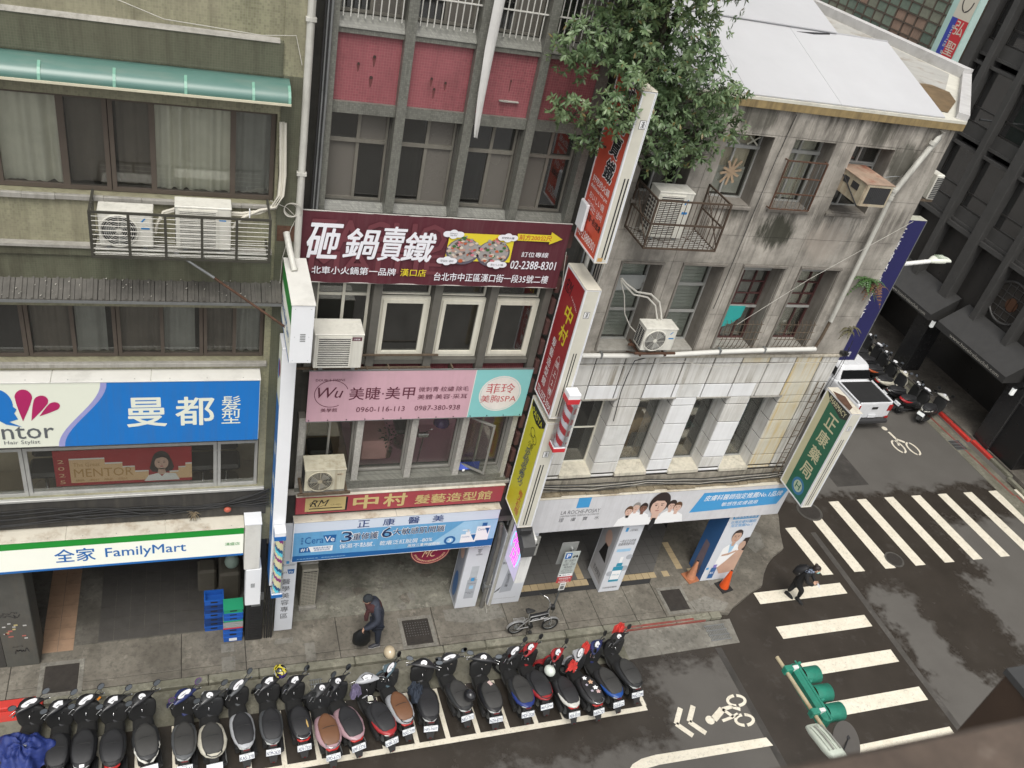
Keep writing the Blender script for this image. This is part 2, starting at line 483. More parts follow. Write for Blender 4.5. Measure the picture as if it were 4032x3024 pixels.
# ================================================================ GROUND
RZ = -0.10                                     # road level; the pavement is z = 0
def asphalt():
 t = NT('asphalt_wet_and_dry')
 v = t.co()
 s = t.sep(v)
 j = t.math('SUBTRACT',t.noise(v,1.9,9,.72),.5)
 j2 = t.math('SUBTRACT',t.noise(t.map(v,loc=(7,3,0)),1.9,9,.72),.5)
 X = t.math('ADD',s[0],t.math('MULTIPLY',j,2.6)); Yc = t.math('ADD',s[1],t.math('MULTIPLY',j2,2.2))
 def win(c,lo,hi,e=.22):
  a = t.n("MapRange",interpolation_type='SMOOTHSTEP'); t.put(a.inputs[0],c); a.inputs[1].default_value = lo - e; a.inputs[2].default_value = lo + e
  b = t.n("MapRange",interpolation_type='SMOOTHSTEP'); t.put(b.inputs[0],c); b.inputs[1].default_value = hi - e; b.inputs[2].default_value = hi + e
  return t.math('SUBTRACT',a.outputs[0],b.outputs[0],True)
 X0,Y0 = s[0],s[1]
 parts = [
  t.math('MULTIPLY',win(X,-40,40),win(Yc,-40,-4.15)),
  t.math('MULTIPLY',win(X,10.2,12.3),win(Yc,-4.4,-2.35)),
  t.math('MULTIPLY',win(X,17.7,19.0),win(Yc,-40,-.9)),
  t.math('MULTIPLY',win(X,21.3,60),win(Yc,-40,-.9)),
  t.math('MULTIPLY',win(X,22.4,60),win(Yc,-3,1.2)),
  win(Yc,2.9,90)]
 d = parts[0]
 seam = win(X0,12.12,17.35,.02)
 seamY = win(Y0,-40,2.8,.3)
 for p in parts[1:]: d = t.math('ADD',d,p,True)
 d = t.math('MULTIPLY',d,t.math('SUBTRACT',1.0,t.math('MULTIPLY',seam,seamY),True),True)
 g = t.noise(v,60,3,.8)
 big = t.noise(v,.8,6,.6)
 dry = t.mix(g,(.058,.054,.049),(.145,.135,.122))
 wet = t.mix(t.math('ADD',big,t.math('MULTIPLY',t.math('SUBTRACT',g,.5),.8)),(.024,.021,.018),(.056,.046,.037))
 wet = t.mix(t.math('MULTIPLY',t.ramp(t.noise(v,2.3,7,.7),(.56,0.0),(.68,1.0)),.35),wet,(.085,.078,.070))
 c = t.mix(d,wet,dry)
 c = t.mix(t.math('MULTIPLY',t.ramp(big,(.4,0.0),(.7,1.0)),.25),c,(.05,.045,.04))
 r = t.mix(d,(.27,.27,.27),(.85,.85,.85))
 return t.bsdf(c,r,0,t.bump(g,.35,.006),spec=.4)
asphalt_m = asphalt()
g = MB(); g.quad((-60,-60,RZ),(90,-60,RZ),(90,90,RZ),(-60,90,RZ))
road = g.obj('road',asphalt_m,kind='structure')

def paving_mat(name,a,b,dark=(.045,.042,.036),wetter=.5):
 t = NT(name); v = t.co()
 n1 = t.noise(v,1.3,8,.7); n2 = t.noise(v,9,5,.7); n3 = t.noise(t.map(v,loc=(4,9,2)),.7,5,.6)
 c = t.mix(t.ramp(n1,(.35,0.0),(.65,1.0)),a,b)
 c = t.mix(t.math('MULTIPLY',t.ramp(n2,(.48,0.0),(.66,1.0)),.45),c,dark)
 c = t.mix(t.math('MULTIPLY',t.ramp(t.noise(t.map(v,loc=(11,2,5)),3.1,9,.75),(.56,0.0),(.62,1.0)),.45),c,tuple(min(1,x * 1.45) for x in b))
 c = t.mix(t.math('MULTIPLY',t.ramp(n3,(.48,0.0),(.6,1.0)),wetter),c,dark)
 return t.bsdf(c,t.ramp(n3,(.45,.85),(.6,.5)),0,t.bump(t.noise(v,45,4),.25,.006),spec=.35)
pave_m = paving_mat('pavement_concrete',(.125,.112,.092),(.205,.188,.156),wetter=.35)
pave_lt = paving_mat('pavement_concrete_pale',(.15,.14,.12),(.24,.23,.20),wetter=.25)
gutter_m = paving_mat('gutter_concrete',(.12,.115,.085),(.21,.20,.16),(.06,.06,.04),.3)
kerb_m = paving_mat('kerb_concrete',(.15,.145,.11),(.25,.24,.19),(.07,.07,.045),.35)
red_paint = paint('red_road_paint',(.55,.04,.03),.6,dirt=.15,blotch=.25)
red_worn = paint('red_paint_worn',(.28,.07,.055),.75,dirt=.4,blotch=.8,grime=(.14,.12,.10),scale=9)

def line_paint(name='road_paint_white',wear=.7):
 t = NT(name); v = t.co()
 n = t.noise(v,5,8,.75)
 c = t.mix(t.ramp(n,(.3,0.0),(.7,1.0)),(.60,.55,.44),(.76,.71,.60))
 c = t.mix(t.math('MULTIPLY',t.ramp(t.noise(t.map(v,loc=(3,1,0)),16,6,.8),(.55,0.0),(.68,1.0)),wear),c,(.16,.145,.125))
 return t.bsdf(c,.6)
mark_m = line_paint()

# pavement slabs with open joints along the main street
xs = [-9,-6.2,-3.55,-.35,.95,2.95,5.22,7.0,8.47,9.35,10.35,11.2]
base = MB(); base.box(-9,11.2,-1.0,.3,-.5,-.02)
pavement = base.obj('pavement',paint('slab_bed',(.03,.028,.025),.9),kind='structure')
for i in range(len(xs) - 1):
 for (ya,yb) in ((-.985,-.80),(-.79,.12)):
  m = MB(); a = xs[i] + .006; b = xs[i + 1] - .006
  m.box(a,b,ya,yb,-.2,R_.uniform(-.004,.004),0,.008)
  m.obj('paving_slab',pave_m,pavement)
# the rounded street corner: one rough slab, then the pavement of the side street
edge = [(11.206,-.985),(12.5,-1.0),(13.0,-1.1),(13.25,-.92),(13.6,-.75),(14.05,-.52),(14.48,-.36),(14.75,.0),(15.1,.35),(15.5,.63),(15.94,.84),
  (16.2,1.45),(16.5,2.0),(16.74,2.53),(17.25,2.85),(17.7,3.3),(17.6,8),(17.2,30),(14.8,30),(15.3,8.8),(15.0,5),(13.0,2.5),(11.206,.12)]
m = MB(); m.prism([(x,y,-.3) for x,y in edge],(0,0,.3)); m.obj('corner_pavement',pave_m,kind='structure')
for pts in ([(12.9,-.2),(13.9,.15),(14.6,.9),(14.9,1.9),(14.2,1.5),(13.5,.8),(12.95,.25)],[(14.9,.75),(15.35,.95),(15.5,1.45),(15.1,1.75),(14.7,1.3)],
   [(12.1,-.95),(12.9,-1.02),(13.15,-.8),(12.6,-.5),(12.05,-.62)],[(5.5,-.02),(6.9,-.04),(7.0,-.42),(6.2,-.5),(5.5,-.35)],[(1.6,-.3),(1.98,-.3),(1.95,-.45),(1.55,-.44)]):
 m = MB(); m.prism([(x,y,-.02) for x,y in pts],(0,0,.026)); m.obj('concrete_patch',pave_lt,pavement)
for x0_,x1_,y0_,y1_ in ((.45,.72,-.5,-.28),(.45,.73,-.97,-.62),(2.2,2.42,-.97,-.5)):
 MB().box(x0_,x1_,y0_,y1_,-.05,.007).obj('concrete_patch',pave_lt,pavement)

# kerb stones, gutter
gut = MB(); gut.box(-9,9.72,-2.0,-1.2,-.4,RZ + .006)
gutter = gut.obj('gutter',gutter_m,kind='structure')
MB().prism([(9.72,-1.2,-.4),(9.72,-1.99,-.4),(12.88,-1.95,-.4),(12.98,-1.22,-.4)],(0,0,.4 + RZ + .012)).obj('gutter_apron',pave_lt,gutter)
x = -9.0
while x < 12.6:
 a,b = x + .005,min(x + 1.02,12.75) - .005
 red = b < -2.85
 m = MB(); m.box(a,b,-1.19,-.995,-.4,.004 + R_.uniform(0,.006),0,.02)
 m.obj('kerb_stone',red_paint if red else kerb_m,pavement)
 x += 1.02
MB().box(9.75,12.25,-1.215,-1.192,-.092,-.035).obj('kerb_paint',red_worn,pavement,label='faded red no-parking stripe on the kerb face')
MB().box(9.75,11.9,-1.19,-1.13,.0105,.014).obj('kerb_paint',red_worn,pavement)
MB().box(-9,-3.0,-1.42,-1.2,-.092,-.088).obj('gutter_paint',red_paint,pavement,label='bright red no-parking paint at the foot of the kerb')

def grate(parent,x0,x1,y0,y1,z,n=12,nb=3):
 m = MB(); m.box(x0,x1,y0,y1,z - .03,z - .012,1)
 for i in range(n):
  xx = x0 + (x1 - x0) * (i + .5) / n; m.box(xx - .008,xx + .008,y0,y1,z - .012,z + .006)
 for i in range(nb + 1):
  yy = y0 + (y1 - y0) * i / nb; m.box(x0 - .01,x1 + .01,yy - .012,yy + .012,z - .012,z + .008)
 return m.obj('drain_grate',[steel_grey,black_ink],parent)
grate(gutter,12.13,12.71,-1.8,-1.36,RZ + .022)
for gx in (-.35,.15,2.35,6.95,7.25): grate(gutter,gx - .12,gx + .13,-1.85,-1.4,RZ + .012,5,4)

# manhole covers in the pavement
plate_m = paint('manhole_plate',(.055,.048,.042),.6,.3,dirt=.35,bump=.3,scale=6)
for (x0_,x1_,y0_,y1_,lab,ch) in ((-2.93,-2.30,-.98,-.33,'square steel manhole cover in front of the convenience store arcade',0),
          (4.46,5.09,-.9,-.2,'square chequered steel manhole cover between the walking man and the parked bicycle',1),
          (11.37,11.96,-.85,-.17,'plain grey manhole cover in the pavement near the traffic cones',0)):
 t = thing('manhole_cover',lab,'manhole cover',((x0_ + x1_) / 2,(y0_ + y1_) / 2,0))
 m = MB(); m.box(x0_ - .09,x1_ + .09,y0_ - .09,y0_,-.01,.009); m.box(x0_ - .09,x1_ + .09,y1_,y1_ + .09,-.01,.009)
 m.box(x0_ - .09,x0_,y0_,y1_,-.01,.009); m.box(x1_,x1_ + .09,y0_,y1_,-.01,.009)
 m.obj('surround',pave_lt,t)
 m = MB(); m.box(x0_ + .008,x1_ - .008,y0_ + .008,y1_ - .008,-.01,.012,0,.003)
 for a in (.22,.72):
  xx = x0_ + (x1_ - x0_) * a; m.box(xx - .04,xx + .05,y0_ + .06,y0_ + .075,.0121,.0135,1)
 if ch:
  for i in range(9):
   for k in range(6):
    cx = x0_ + .06 + i * .062; cy = y0_ + .25 + k * .07
    m.prism([(cx - .02,cy,.012),(cx,cy - .006,.012),(cx + .02,cy,.012),(cx,cy + .006,.012)] if (i + k) % 2 else [(cx,cy - .02,.012),(cx + .006,cy,.012),(cx,cy + .02,.012),(cx - .006,cy,.012)],(0,0,.004),2)
 m.obj('plate',[plate_m,black_ink,steel_grey],t)
for cx,cy,r,lab in ((19.5,.08,.3,'round manhole cover between the crosswalk stripes'),(17.85,2.25,.42,'large round patched cover at the far end of the crosswalk')):
 t = MB(); t.cyl((cx,cy,RZ - .02),(cx,cy,RZ + .012),r,28); t.cyl((cx,cy,RZ + .0121),(cx,cy,RZ + .016),r * .82,28,1)
 t.obj('manhole_cover',[paving_mat('mh_ring%d' % int(cx),(.06,.055,.05),(.09,.085,.075)),plate_m],label=lab,cat='manhole cover')

# rectangular reinstatement patches in the asphalt
for k,(a,b,c,d) in enumerate(((12.12,12.3,-7,-2.0),(17.32,17.5,-9,1.4),(3.0,6.2,-5.6,-4.3),(19.6,20.9,3.2,9.5),(13.4,15.4,-9,-5.6))):
 MB().box(a,b,c,d,RZ - .05,RZ + .0012).obj('road_patch',paving_mat('patch_%d' % k,(.035 + .02 * (k % 3),.032 + .018 * (k % 3),.029 + .016 * (k % 3)),(.06 + .03 * (k % 3),.055 + .028 * (k % 3),.05 + .025 * (k % 3)),wetter=.3),road)
# painted markings
def mark(pts,name='road_stripe',label=None,z=RZ,mat=None):
 m = MB(); m.prism([(x,y,z - .01) for x,y in pts],(0,0,.0145)); return m.obj(name,mat or mark_m,road,label=label)
for i in range(11):
 x0_ = 16.56 + 1.124 * i; w = .375
 yt = 1.66 if i == 0 else (2.42 if i == 1 else 2.58 - .02 * max(0,i - 4)); yb = -.19 - .012 * i
 sk = .12 + .01 * i
 mark([(x0_ + sk,yb),(x0_ + sk + w,yb - .01),(x0_ + w,yt),(x0_,yt)],'crosswalk_stripe')
for i in range(6):
 y1_ = -.51 - 1.135 * i; x0_ = 14.15 + .03 * i
 mark([(x0_,y1_ - .38),(17.06 + .025 * i,y1_ - .38),(17.06 + .03 * i,y1_),(x0_,y1_)],'crosswalk_stripe')
# scooter bays
mark([(-9,-3.34),(9.6,-3.34),(9.6,-3.22),(-9,-3.22)],'bay_line')
for i in range(29):
 xx = 9.52 - .668 * i
 mark([(xx,-3.22),(xx + .1,-3.22),(xx + .07,-2.02),(xx - .03,-2.02)],'bay_line')
# stop line curving into the side
pts = [(12.16,-4.47),(9.3,-4.39),(8.95,-4.42),(8.7,-4.5),(8.5,-4.66),(8.42,-4.9),(8.42,-6.5),(8.6,-6.5),(8.6,-5.0),(8.72,-4.78),(8.95,-4.65),(9.3,-4.62),(12.22,-4.68)]
mark(pts,'stop_line')
mark([(14.3,-5.8 - 1.2),(18.6,-5.8 - 1.2),(18.6,-5.95 - 1.2),(14.3,-5.95 - 1.2)],'stop_line')
# bicycle lane symbols
def strip(pts,w,name='painted_symbol'):
 mb = MB()
 for a,b in zip(pts[:-1],pts[1:]):
  d = Vector((b[0] - a[0],b[1] - a[1],0)).normalized(); n = Vector((-d.y,d.x,0)) * w / 2
  A = Vector((a[0],a[1],RZ)); B = Vector((b[0],b[1],RZ))
  mb.prism([A + n,B + n,B - n,A - n],(0,0,.0045))
 return mb.obj(name,mark_m,road)
for dx in (0,.34):
 strip([(10.42 + dx,-3.42),(10.13 + dx,-3.78),(10.4 + dx,-4.12)],.12)
def ring(cx,cy,rx,ry,w=.075):
 mb = MB(); n = 20
 for i in range(n):
  if i in (4,14): continue
  a,b = 2 * PI * i / n,2 * PI * (i + 1) / n
  mb.prism([(cx + rx * math.cos(a),cy + ry * math.sin(a),RZ),(cx + rx * math.cos(b),cy + ry * math.sin(b),RZ),
     (cx + (rx - w) * math.cos(b),cy + (ry - w) * math.sin(b),RZ),(cx + (rx - w) * math.cos(a),cy + (ry - w) * math.sin(a),RZ)],(0,0,.0045))
 mb.obj('painted_symbol',mark_m,road)
ring(11.92,-3.47,.27,.17); ring(11.86,-3.97,.27,.17)
mb = MB(); mb.cyl((11.0,-3.83,RZ),(11.0,-3.83,RZ + .0045),.11,18); mb.obj('painted_symbol',mark_m,road)
strip([(11.1,-3.83),(11.45,-3.62)],.16); strip([(11.45,-3.62),(11.62,-3.85),(11.78,-3.8)],.08); strip([(11.45,-3.62),(11.72,-3.6),(11.9,-3.7)],.09); strip([(11.62,-3.85),(11.3,-3.9)],.07)
# the same symbol, smaller, in the side street
def ring2(cx,cy,rx,ry):
 ring(cx,cy,rx,ry,.07)
ring2(23.55,4.95,.22,.36); ring2(24.1,4.8,.22,.36)
strip([(23.72,5.75),(23.75,5.35),(24.0,5.15)],.1); strip([(23.75,5.35),(23.6,5.0)],.07)
mb = MB(); mb.cyl((23.68,5.95,RZ),(23.68,5.95,RZ + .0045),.11,14); mb.obj('painted_symbol',mark_m,road)

# far pavement with a red kerb in front of the dark hotel
m = MB(); m.prism([(26.95,-12,-.4),(45,-12,-.4),(45,60,-.4),(27.2,60,-.4),(27.05,6.8,-.4),(27.25,4.2,-.4),(27.25,2.6,-.4)],(0,0,.41)); m.obj('hotel_pavement',paving_mat('hotel_paving',(.15,.13,.11),(.22,.20,.17),wetter=.4),kind='structure')
fk = []
y = -8.0
while y < 24:
 xk = 26.95 + (.2 if 2.4 < y < 5 else .06)
 m = MB(); m.box(xk - .16,xk,y + .004,y + .996,-.4,.02,0,.02)
 m.obj('kerb_stone',red_paint if 3.4 < y < 6.2 else kerb_m,pavement); y += 1.0
m = MB(); m.box(25.95,26.72,-8,30,-.3,RZ + .006); g2 = m.obj('far_gutter',gutter_m,kind='structure')
mark([(26.42,2.2),(26.5,2.2),(26.35,6.6),(26.27,6.6)],'red_line',z=RZ + .007,mat=red_worn)
mark([(26.62,-6),(26.7,-6),(26.6,2.2),(26.52,2.2)],'red_line',z=RZ + .007,mat=red_worn)
grate(g2,26.0,26.5,4.6,5.1,RZ + .02,8)
# ================================================================ BUILDING ONE: green mosaic block on the left (face at y = -0.25)
F1 = -.25
green_tile = mosaic('green_mosaic',(.20,.205,.125),(.27,.25,.19),.034,.25,.35,.5,(.07,.06,.04),blotch=.35,patch=(.34,.31,.22))
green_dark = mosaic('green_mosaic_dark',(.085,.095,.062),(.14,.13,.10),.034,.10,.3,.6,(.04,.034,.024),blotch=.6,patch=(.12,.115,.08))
bronze = paint('bronze_aluminium',(.115,.092,.075),.5,.3,dirt=.25,streak=.25)
b1 = thing('apartment_block','green mosaic-tiled apartment block over the convenience store at the left','building',(-3.5,F1,0))
holes1 = [(-8.5,1.16,10.47,11.87),(-8.5,1.1,7.58,8.62),(-8.5,1.08,4.66,6.02),(-8.6,-8.4,14,15)]
m = MB(); wall(m,-9,1.56,3.2,12.42,F1,.22,holes1)
m.obj('wall',green_tile,b1)
m = MB(); wall(m,-9,1.2,12.42,18,F1 + .03,.2,[(-8.6,-8.4,14,15)]); m.box(1.2,1.56,F1 - .001,F1 + .25,12.42,18); m.obj('upper_wall',green_tile,b1)
# corner strip on the right and dark recessed bands
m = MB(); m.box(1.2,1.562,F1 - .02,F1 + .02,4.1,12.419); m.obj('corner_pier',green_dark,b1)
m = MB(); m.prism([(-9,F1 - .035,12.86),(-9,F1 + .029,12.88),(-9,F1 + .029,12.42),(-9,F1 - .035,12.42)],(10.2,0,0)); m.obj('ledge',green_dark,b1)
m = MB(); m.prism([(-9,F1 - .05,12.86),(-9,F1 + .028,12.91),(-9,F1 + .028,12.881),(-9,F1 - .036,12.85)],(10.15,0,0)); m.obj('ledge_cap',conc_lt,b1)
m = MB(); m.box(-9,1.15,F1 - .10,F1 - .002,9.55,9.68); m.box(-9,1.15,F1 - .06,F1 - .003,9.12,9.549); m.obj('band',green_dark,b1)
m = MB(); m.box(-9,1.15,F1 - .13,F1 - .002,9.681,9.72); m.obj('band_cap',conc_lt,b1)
# window sills crumbling mortar
rr = random.Random(3); m = MB()
xx = -9.0
while xx < 1.15:
 w = rr.uniform(.3,.8); m.box(xx,min(xx + w,1.18),F1 - .05 - rr.uniform(0,.02),F1 + .06,10.40 + rr.uniform(-.02,.01),10.468,0,.008); xx += w
m.obj('sill',conc_lt,b1)
m = MB(); m.box(-9,1.15,F1 - .07,F1 + .06,7.50,7.579,0,.01); m.obj('sill',conc_lt,b1)
# backs
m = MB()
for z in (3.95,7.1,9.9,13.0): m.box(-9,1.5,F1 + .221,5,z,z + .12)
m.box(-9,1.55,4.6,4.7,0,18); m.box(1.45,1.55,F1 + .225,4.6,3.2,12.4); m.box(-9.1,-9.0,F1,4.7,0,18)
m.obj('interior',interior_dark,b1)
m = MB(); m.box(-9,1.56,F1 + .28,12,17.9,18.0); m.box(-9,-8.9,4.8,12,0,17.9); m.box(-9,1.56,11.9,12,0,17.9); m.box(1.4,1.5,4.8,11.9,0,17.9); m.obj('roof',conc_lt,b1)
curt = paint('curtain_pale',(.72,.70,.60),.8,dirt=.25,scale=2)
curt2 = paint('curtain_grey',(.32,.32,.30),.8,dirt=.3,scale=2)
curt3 = paint('curtain_brown',(.15,.125,.105),.85,dirt=.3,scale=2)
# 4th floor windows
yw = F1 + .13
w_ = window(b1,-8.5,-4.6,10.48,11.86,yw,bronze,pane_dark,(-7.2,-5.9),(),.06)
w_ = window(b1,-4.59,-1.06,10.48,11.86,yw,bronze,[pane_clear],(-3.4,-2.45,-1.63),(),.06,bw=.09)
w_ = window(b1,-1.05,1.15,10.48,11.86,yw,bronze,[pane_clear],(-.5,.57),(),.06,bw=.075)
yc = F1 + .27
curtain(b1,-4.4,-1.68,10.50,11.84,yc,curt,.035,7); curtain(b1,-1.6,-1.1,10.50,11.84,yc + .1,curt3,.02,7)
curtain(b1,-.97,-.5,10.50,11.84,yc + .1,curt3,.02,8); curtain(b1,-.48,.56,10.50,11.84,yc,curt,.035,9); curtain(b1,.57,1.12,10.50,11.84,yc + .03,curt2,.02,9)
curtain(b1,-8.4,-4.6,10.50,11.84,yc,curt,.035,7)
# 3rd floor windows
window(b1,-8.5,-2.42,7.59,8.61,yw,bronze,pane_dark,(-7.3,-6.1,-4.9,-3.7,-2.84),(),.06)
window(b1,-2.41,-1.15,7.59,8.61,yw,bronze,pane_clear,(-1.77,),(),.055)
window(b1,-1.14,.14,7.59,8.61,yw,bronze,pane_clear,(-.48,),(),.055)
window(b1,.15,1.09,7.59,8.61,yw,bronze,pane_clear,(.63,),(),.055)
for a,b,mt in ((-2.35,-1.8,curt3),(-1.74,-1.3,curt2),(-1.1,-.5,curt3),(-.45,.02,curt2),(.2,.6,curt3),(.66,1.05,curt2),(-3.5,-2.5,curt3)):
 curtain(b1,a,b,7.6,8.6,yc,mt,.02,9)
# arcade: pillars, ceiling, floors
graf = paint('pillar_grey',(.085,.085,.075),.7,dirt=.25,streak=.35,blotch=.3)
m = MB(); m.box(-3.62,-3.03,F1 - .001,.35,0,3.2,0,.015); pil = m.obj('pillar',graf,b1,label='grey pillar with graffiti and stickers')
fc = Face(pil,(-3.62,F1 - .001,0),(1,0,0),(0,0,1))
stk = paint('sticker_white',(.5,.5,.48),.5); stk2 = paint('sticker_red',(.4,.12,.1),.5); stk3 = paint('sticker_yellow',(.5,.42,.2),.5)
for i in range(13):
 u,v = R_.uniform(.06,.42),R_.uniform(.78,1.35); fc.rect(u,v,u + R_.uniform(.05,.1),v + R_.uniform(.03,.05),R_.choice((stk,stk,stk,stk2,stk3)),1 + i % 2)
gr = paint('graffiti_ink',(.02,.02,.022),.6)
rr = random.Random(12)
def scrawl(u,v,w,h,n,lw):
 p = (u,v)
 for i in range(n):
  q = (u + w * (i + 1) / n + rr.uniform(-.03,.03),v + rr.uniform(0,h))
  d = Vector((q[0] - p[0],q[1] - p[1]));
  if d.length > 1e-4:
   nn = Vector((-d.y,d.x)).normalized() * lw
   fc.poly([(p[0] + nn.x,p[1] + nn.y),(p[0] - nn.x,p[1] - nn.y),(q[0] - nn.x,q[1] - nn.y),(q[0] + nn.x,q[1] + nn.y)],gr,3)
  p = q
scrawl(.0,1.5,.4,.12,16,.006); scrawl(.03,1.62,.35,.08,12,.005); scrawl(.2,.42,.25,.16,16,.008); scrawl(.16,.62,.2,.04,8,.004)
fc.done('graffiti')
m = MB(); m.box(.95,1.31,F1,.2,0,3.2,0,.01); m.obj('pillar',paint('pillar_black',(.03,.03,.03),.5,dirt=.3),b1)
m = MB(); m.box(.98,1.28,F1 - .03,F1 - .002,.05,1.15)
m.obj('louvre_panel',dark_steel,b1)
m = MB()
for i in range(17): m.box(1.0,1.26,F1 - .045,F1 - .031,.1 + i * .06,.13 + i * .06)
m.obj('louvre',paint('louvre_black',(.02,.02,.02),.5),b1)
m = MB(); m.box(1.05,1.24,F1 - .06,F1 - .03,1.2,1.38,0,.005); m.box(1.08,1.2,F1 - .064,F1 - .0602,1.3,1.35,1); m.box(.97,1.3,F1 - .05,F1 - .002,1.39,1.58); m.obj('meter_box',[steel_grey,white_ink],b1)
m = MB(); m.box(-9,1.56,-.2,4.6,3.0,3.19); m.obj('arcade_ceiling',paint('ceiling_grey',(.16,.15,.13),.8),b1)
m = MB(); m.box(-9,-3.63,F1 + .02,F1 + .1,0,3.2); m.box(-9,1.56,3.4,3.5,0,3.0); m.obj('back_wall',interior_dark,b1)
salmon = paint('salmon_tile',(.36,.235,.155),.55,dirt=.25,scale=4,blotch=.3,grime=(.12,.09,.07))
dark_tile = paint('dark_tile',(.085,.080,.074),.4,dirt=.3,scale=3)
floor1 = MB().box(-9,1.3,.12,3.4,-.3,-.004).obj('arcade_floor',paving_mat('arcade_conc',(.10,.092,.08),(.15,.14,.12)),kind='structure')
ti = 0
mesh_t = {}
def tiles(parent,x0,x1,y0,y1,s,mat,z=.0,gap=.008,name='tile',sy=None,key=None):
 sy = sy or s
 k = (s,sy,mat.name)
 if k not in mesh_t:
  a = MB(); a.box(gap / 2,s - gap / 2,gap / 2,sy - gap / 2,-.02,0); o = a.obj(name,mat,parent); o.location = (x0,y0,z); mesh_t[k] = o; first = True
 else: first = False
 nx,ny = int(round((x1 - x0) / s)),int(round((y1 - y0) / sy))
 for i in range(nx):
  for j in range(ny):
   if first and i == 0 and j == 0: continue
   c = dup(mesh_t[k],parent,(x0 + i * s,y0 + j * sy,z + R_.uniform(-.0015,.0015)))
tiles(floor1,-3.05,-2.45,.0,2.7,.3,salmon,.004)
tiles(floor1,-2.0,.4,.14,2.84,.3,dark_tile,.004)
# plain dark shop front deep in the arcade
m = MB(); m.box(-3.0,-2.0,3.36,3.38,.2,2.4); m.obj('shop_door',paint('shop_wall',(.12,.11,.10),.6),b1)

# 3rd floor tiled canopy
canopy_tile = paint('canopy_tile',(.10,.093,.08),.6,dirt=.45,scale=5,blotch=.5,grime=(.03,.027,.022))
can = thing('tiled_canopy','narrow canopy of mossy dark tiles above the third-floor windows','canopy',(-1,F1,8.6))
m = MB(); m.prism([(-9,F1,9.14),(-9,-.62,8.95),(-9,-.62,8.91),(-9,F1,9.05)],(10.32,0,0)); m.box(-9,1.33,-.64,-.622,8.91,8.955,1)
m.obj('bed',[paint('canopy_bed',(.03,.028,.024),.9),steel_grey],can)
nt = 0; xx = 1.31
proto = None
while xx > -5.5:
 if proto is None:
  a = MB(); a.prism([(.004,F1 - .002,9.165),(.004,-.63,8.972),(.004,-.63,8.952),(.004,F1 - .002,9.142)],(.146,0,0))
  a.prism([(.062,F1 - .002,9.185),(.062,-.633,8.995),(.062,-.633,8.962),(.062,F1 - .002,9.152)],(.03,0,0))
  proto = a.obj('tile',canopy_tile,can); base_loc = proto.location.copy(); proto.location = base_loc + Vector((xx - .15,0,0))
 else:
  dup(proto,can,base_loc + Vector((xx - .15 + R_.uniform(-.004,.004),0,R_.uniform(-.004,.004))))
 xx -= .155
m = MB()
for i in range(60):
 q = R_.random(); px_ = R_.uniform(-3,1.2); py_ = F1 - .03 - q * .33
 zz = 8.972 + (py_ + .63) * (.193 / .378) + .026
 s_ = R_.uniform(.008,.03); m.add([(px_,py_,zz),(px_ + s_,py_ + .01,zz + .01),(px_ + s_ * .6,py_ - s_,zz + .004)],[(0,1,2)])
m.obj('litter',paint('litter_pale',(.45,.43,.38),.8),can,kind='stuff')

# green polycarbonate awning, top floor
def poly_mat():
 t = NT('green_polycarbonate'); v = t.co(); n = t.noise(v,2.5,6,.6)
 c = t.mix(n,(.055,.135,.115),(.095,.18,.155))
 c = t.mix(t.math('MULTIPLY',t.ramp(t.noise(t.map(v,(1,4,4)),1.2,5),(.5,0.0),(.7,1.0)),.4),c,(.16,.2,.17))
 return t.bsdf(c,.3,0,spec=.5)
aw = thing('curved_awning','curved green translucent awning over the top-left window','awning',(-1,F1,12))
arc = [(F1 - .001,12.39),(-.36,12.388),(-.50,12.365),(-.60,12.315),(-.66,12.25),(-.685,12.18)]
m = MB(); rings = [[(x_,y_,z_ + o_) for y_,z_ in arc] + [(x_,y_ + .012,z_ - .012 + o_) for y_,z_ in arc[::-1]] for x_,o_ in ((-9,0),(1.29,0))]
m.skin(rings,0,True,True); m.obj('sheet',poly_mat(),aw)
m = MB(); m.box(-9,1.29,-.705,-.686,12.155,12.185); m.obj('front_rail',paint('rail_cream',(.62,.58,.44),.5),aw)
for xr in (-7.3,-6.1,-4.9,-3.7,-2.65,-1.75,-.9,-.05,.8,1.27):
 m = MB(); rings = [[(x_,y_ - .006,z_ + .008) for y_,z_ in arc[2:]] + [(x_,y_ + .01,z_ + .001) for y_,z_ in arc[2:][::-1]] for x_ in (xr - .018,xr + .018)]
 m.skin(rings,0,True,False); m.obj('rib',paint('rib_green',(.16,.34,.26),.4),aw)
for xr in (-5,-2.6,-.6,1.2):
 m = MB(); m.tube([(xr,F1,12.1),(xr,-.68,12.16)],.015,6); m.obj('bracket',steel_grey,aw)

# railing cage with two air conditioners
cg = thing('railing_cage','long steel railing cage holding two white air conditioners under the top-left window','railing',(-.1,F1,9.86))
ofm = paint('cage_olive',(.06,.057,.045),.6,.2,dirt=.3)
X0,X1,YF,ZB,ZT = -1.30,1.06,-.94,9.85,10.56
m = MB()
for xx in (X0,-.82,-.35,.13,.60,X1): m.box(xx - .018,xx + .018,YF - .001,YF + .03,ZB + .03,ZT - .03)
m.box(X0 - .018,X1 + .018,YF,YF + .032,ZT - .03,ZT); m.box(X0 - .018,X1 + .018,YF,YF + .032,ZB,ZB + .03)
for xx in (X0,X1):
 m.box(xx - .016,xx + .016,YF + .033,F1,ZT - .03,ZT); m.box(xx - .016,xx + .016,YF + .033,F1,ZB,ZB + .03)
m.obj('frame',ofm,cg)
bar = paint('bar_bright',(.55,.54,.5),.35,.5,dirt=.2)
for i in range(9):
 MB().cyl((X0 + .02,YF + .014,ZB + .075 + i * .07),(X1 - .02,YF + .014,ZB + .075 + i * .07),.0055,6).obj('bar',bar,cg)
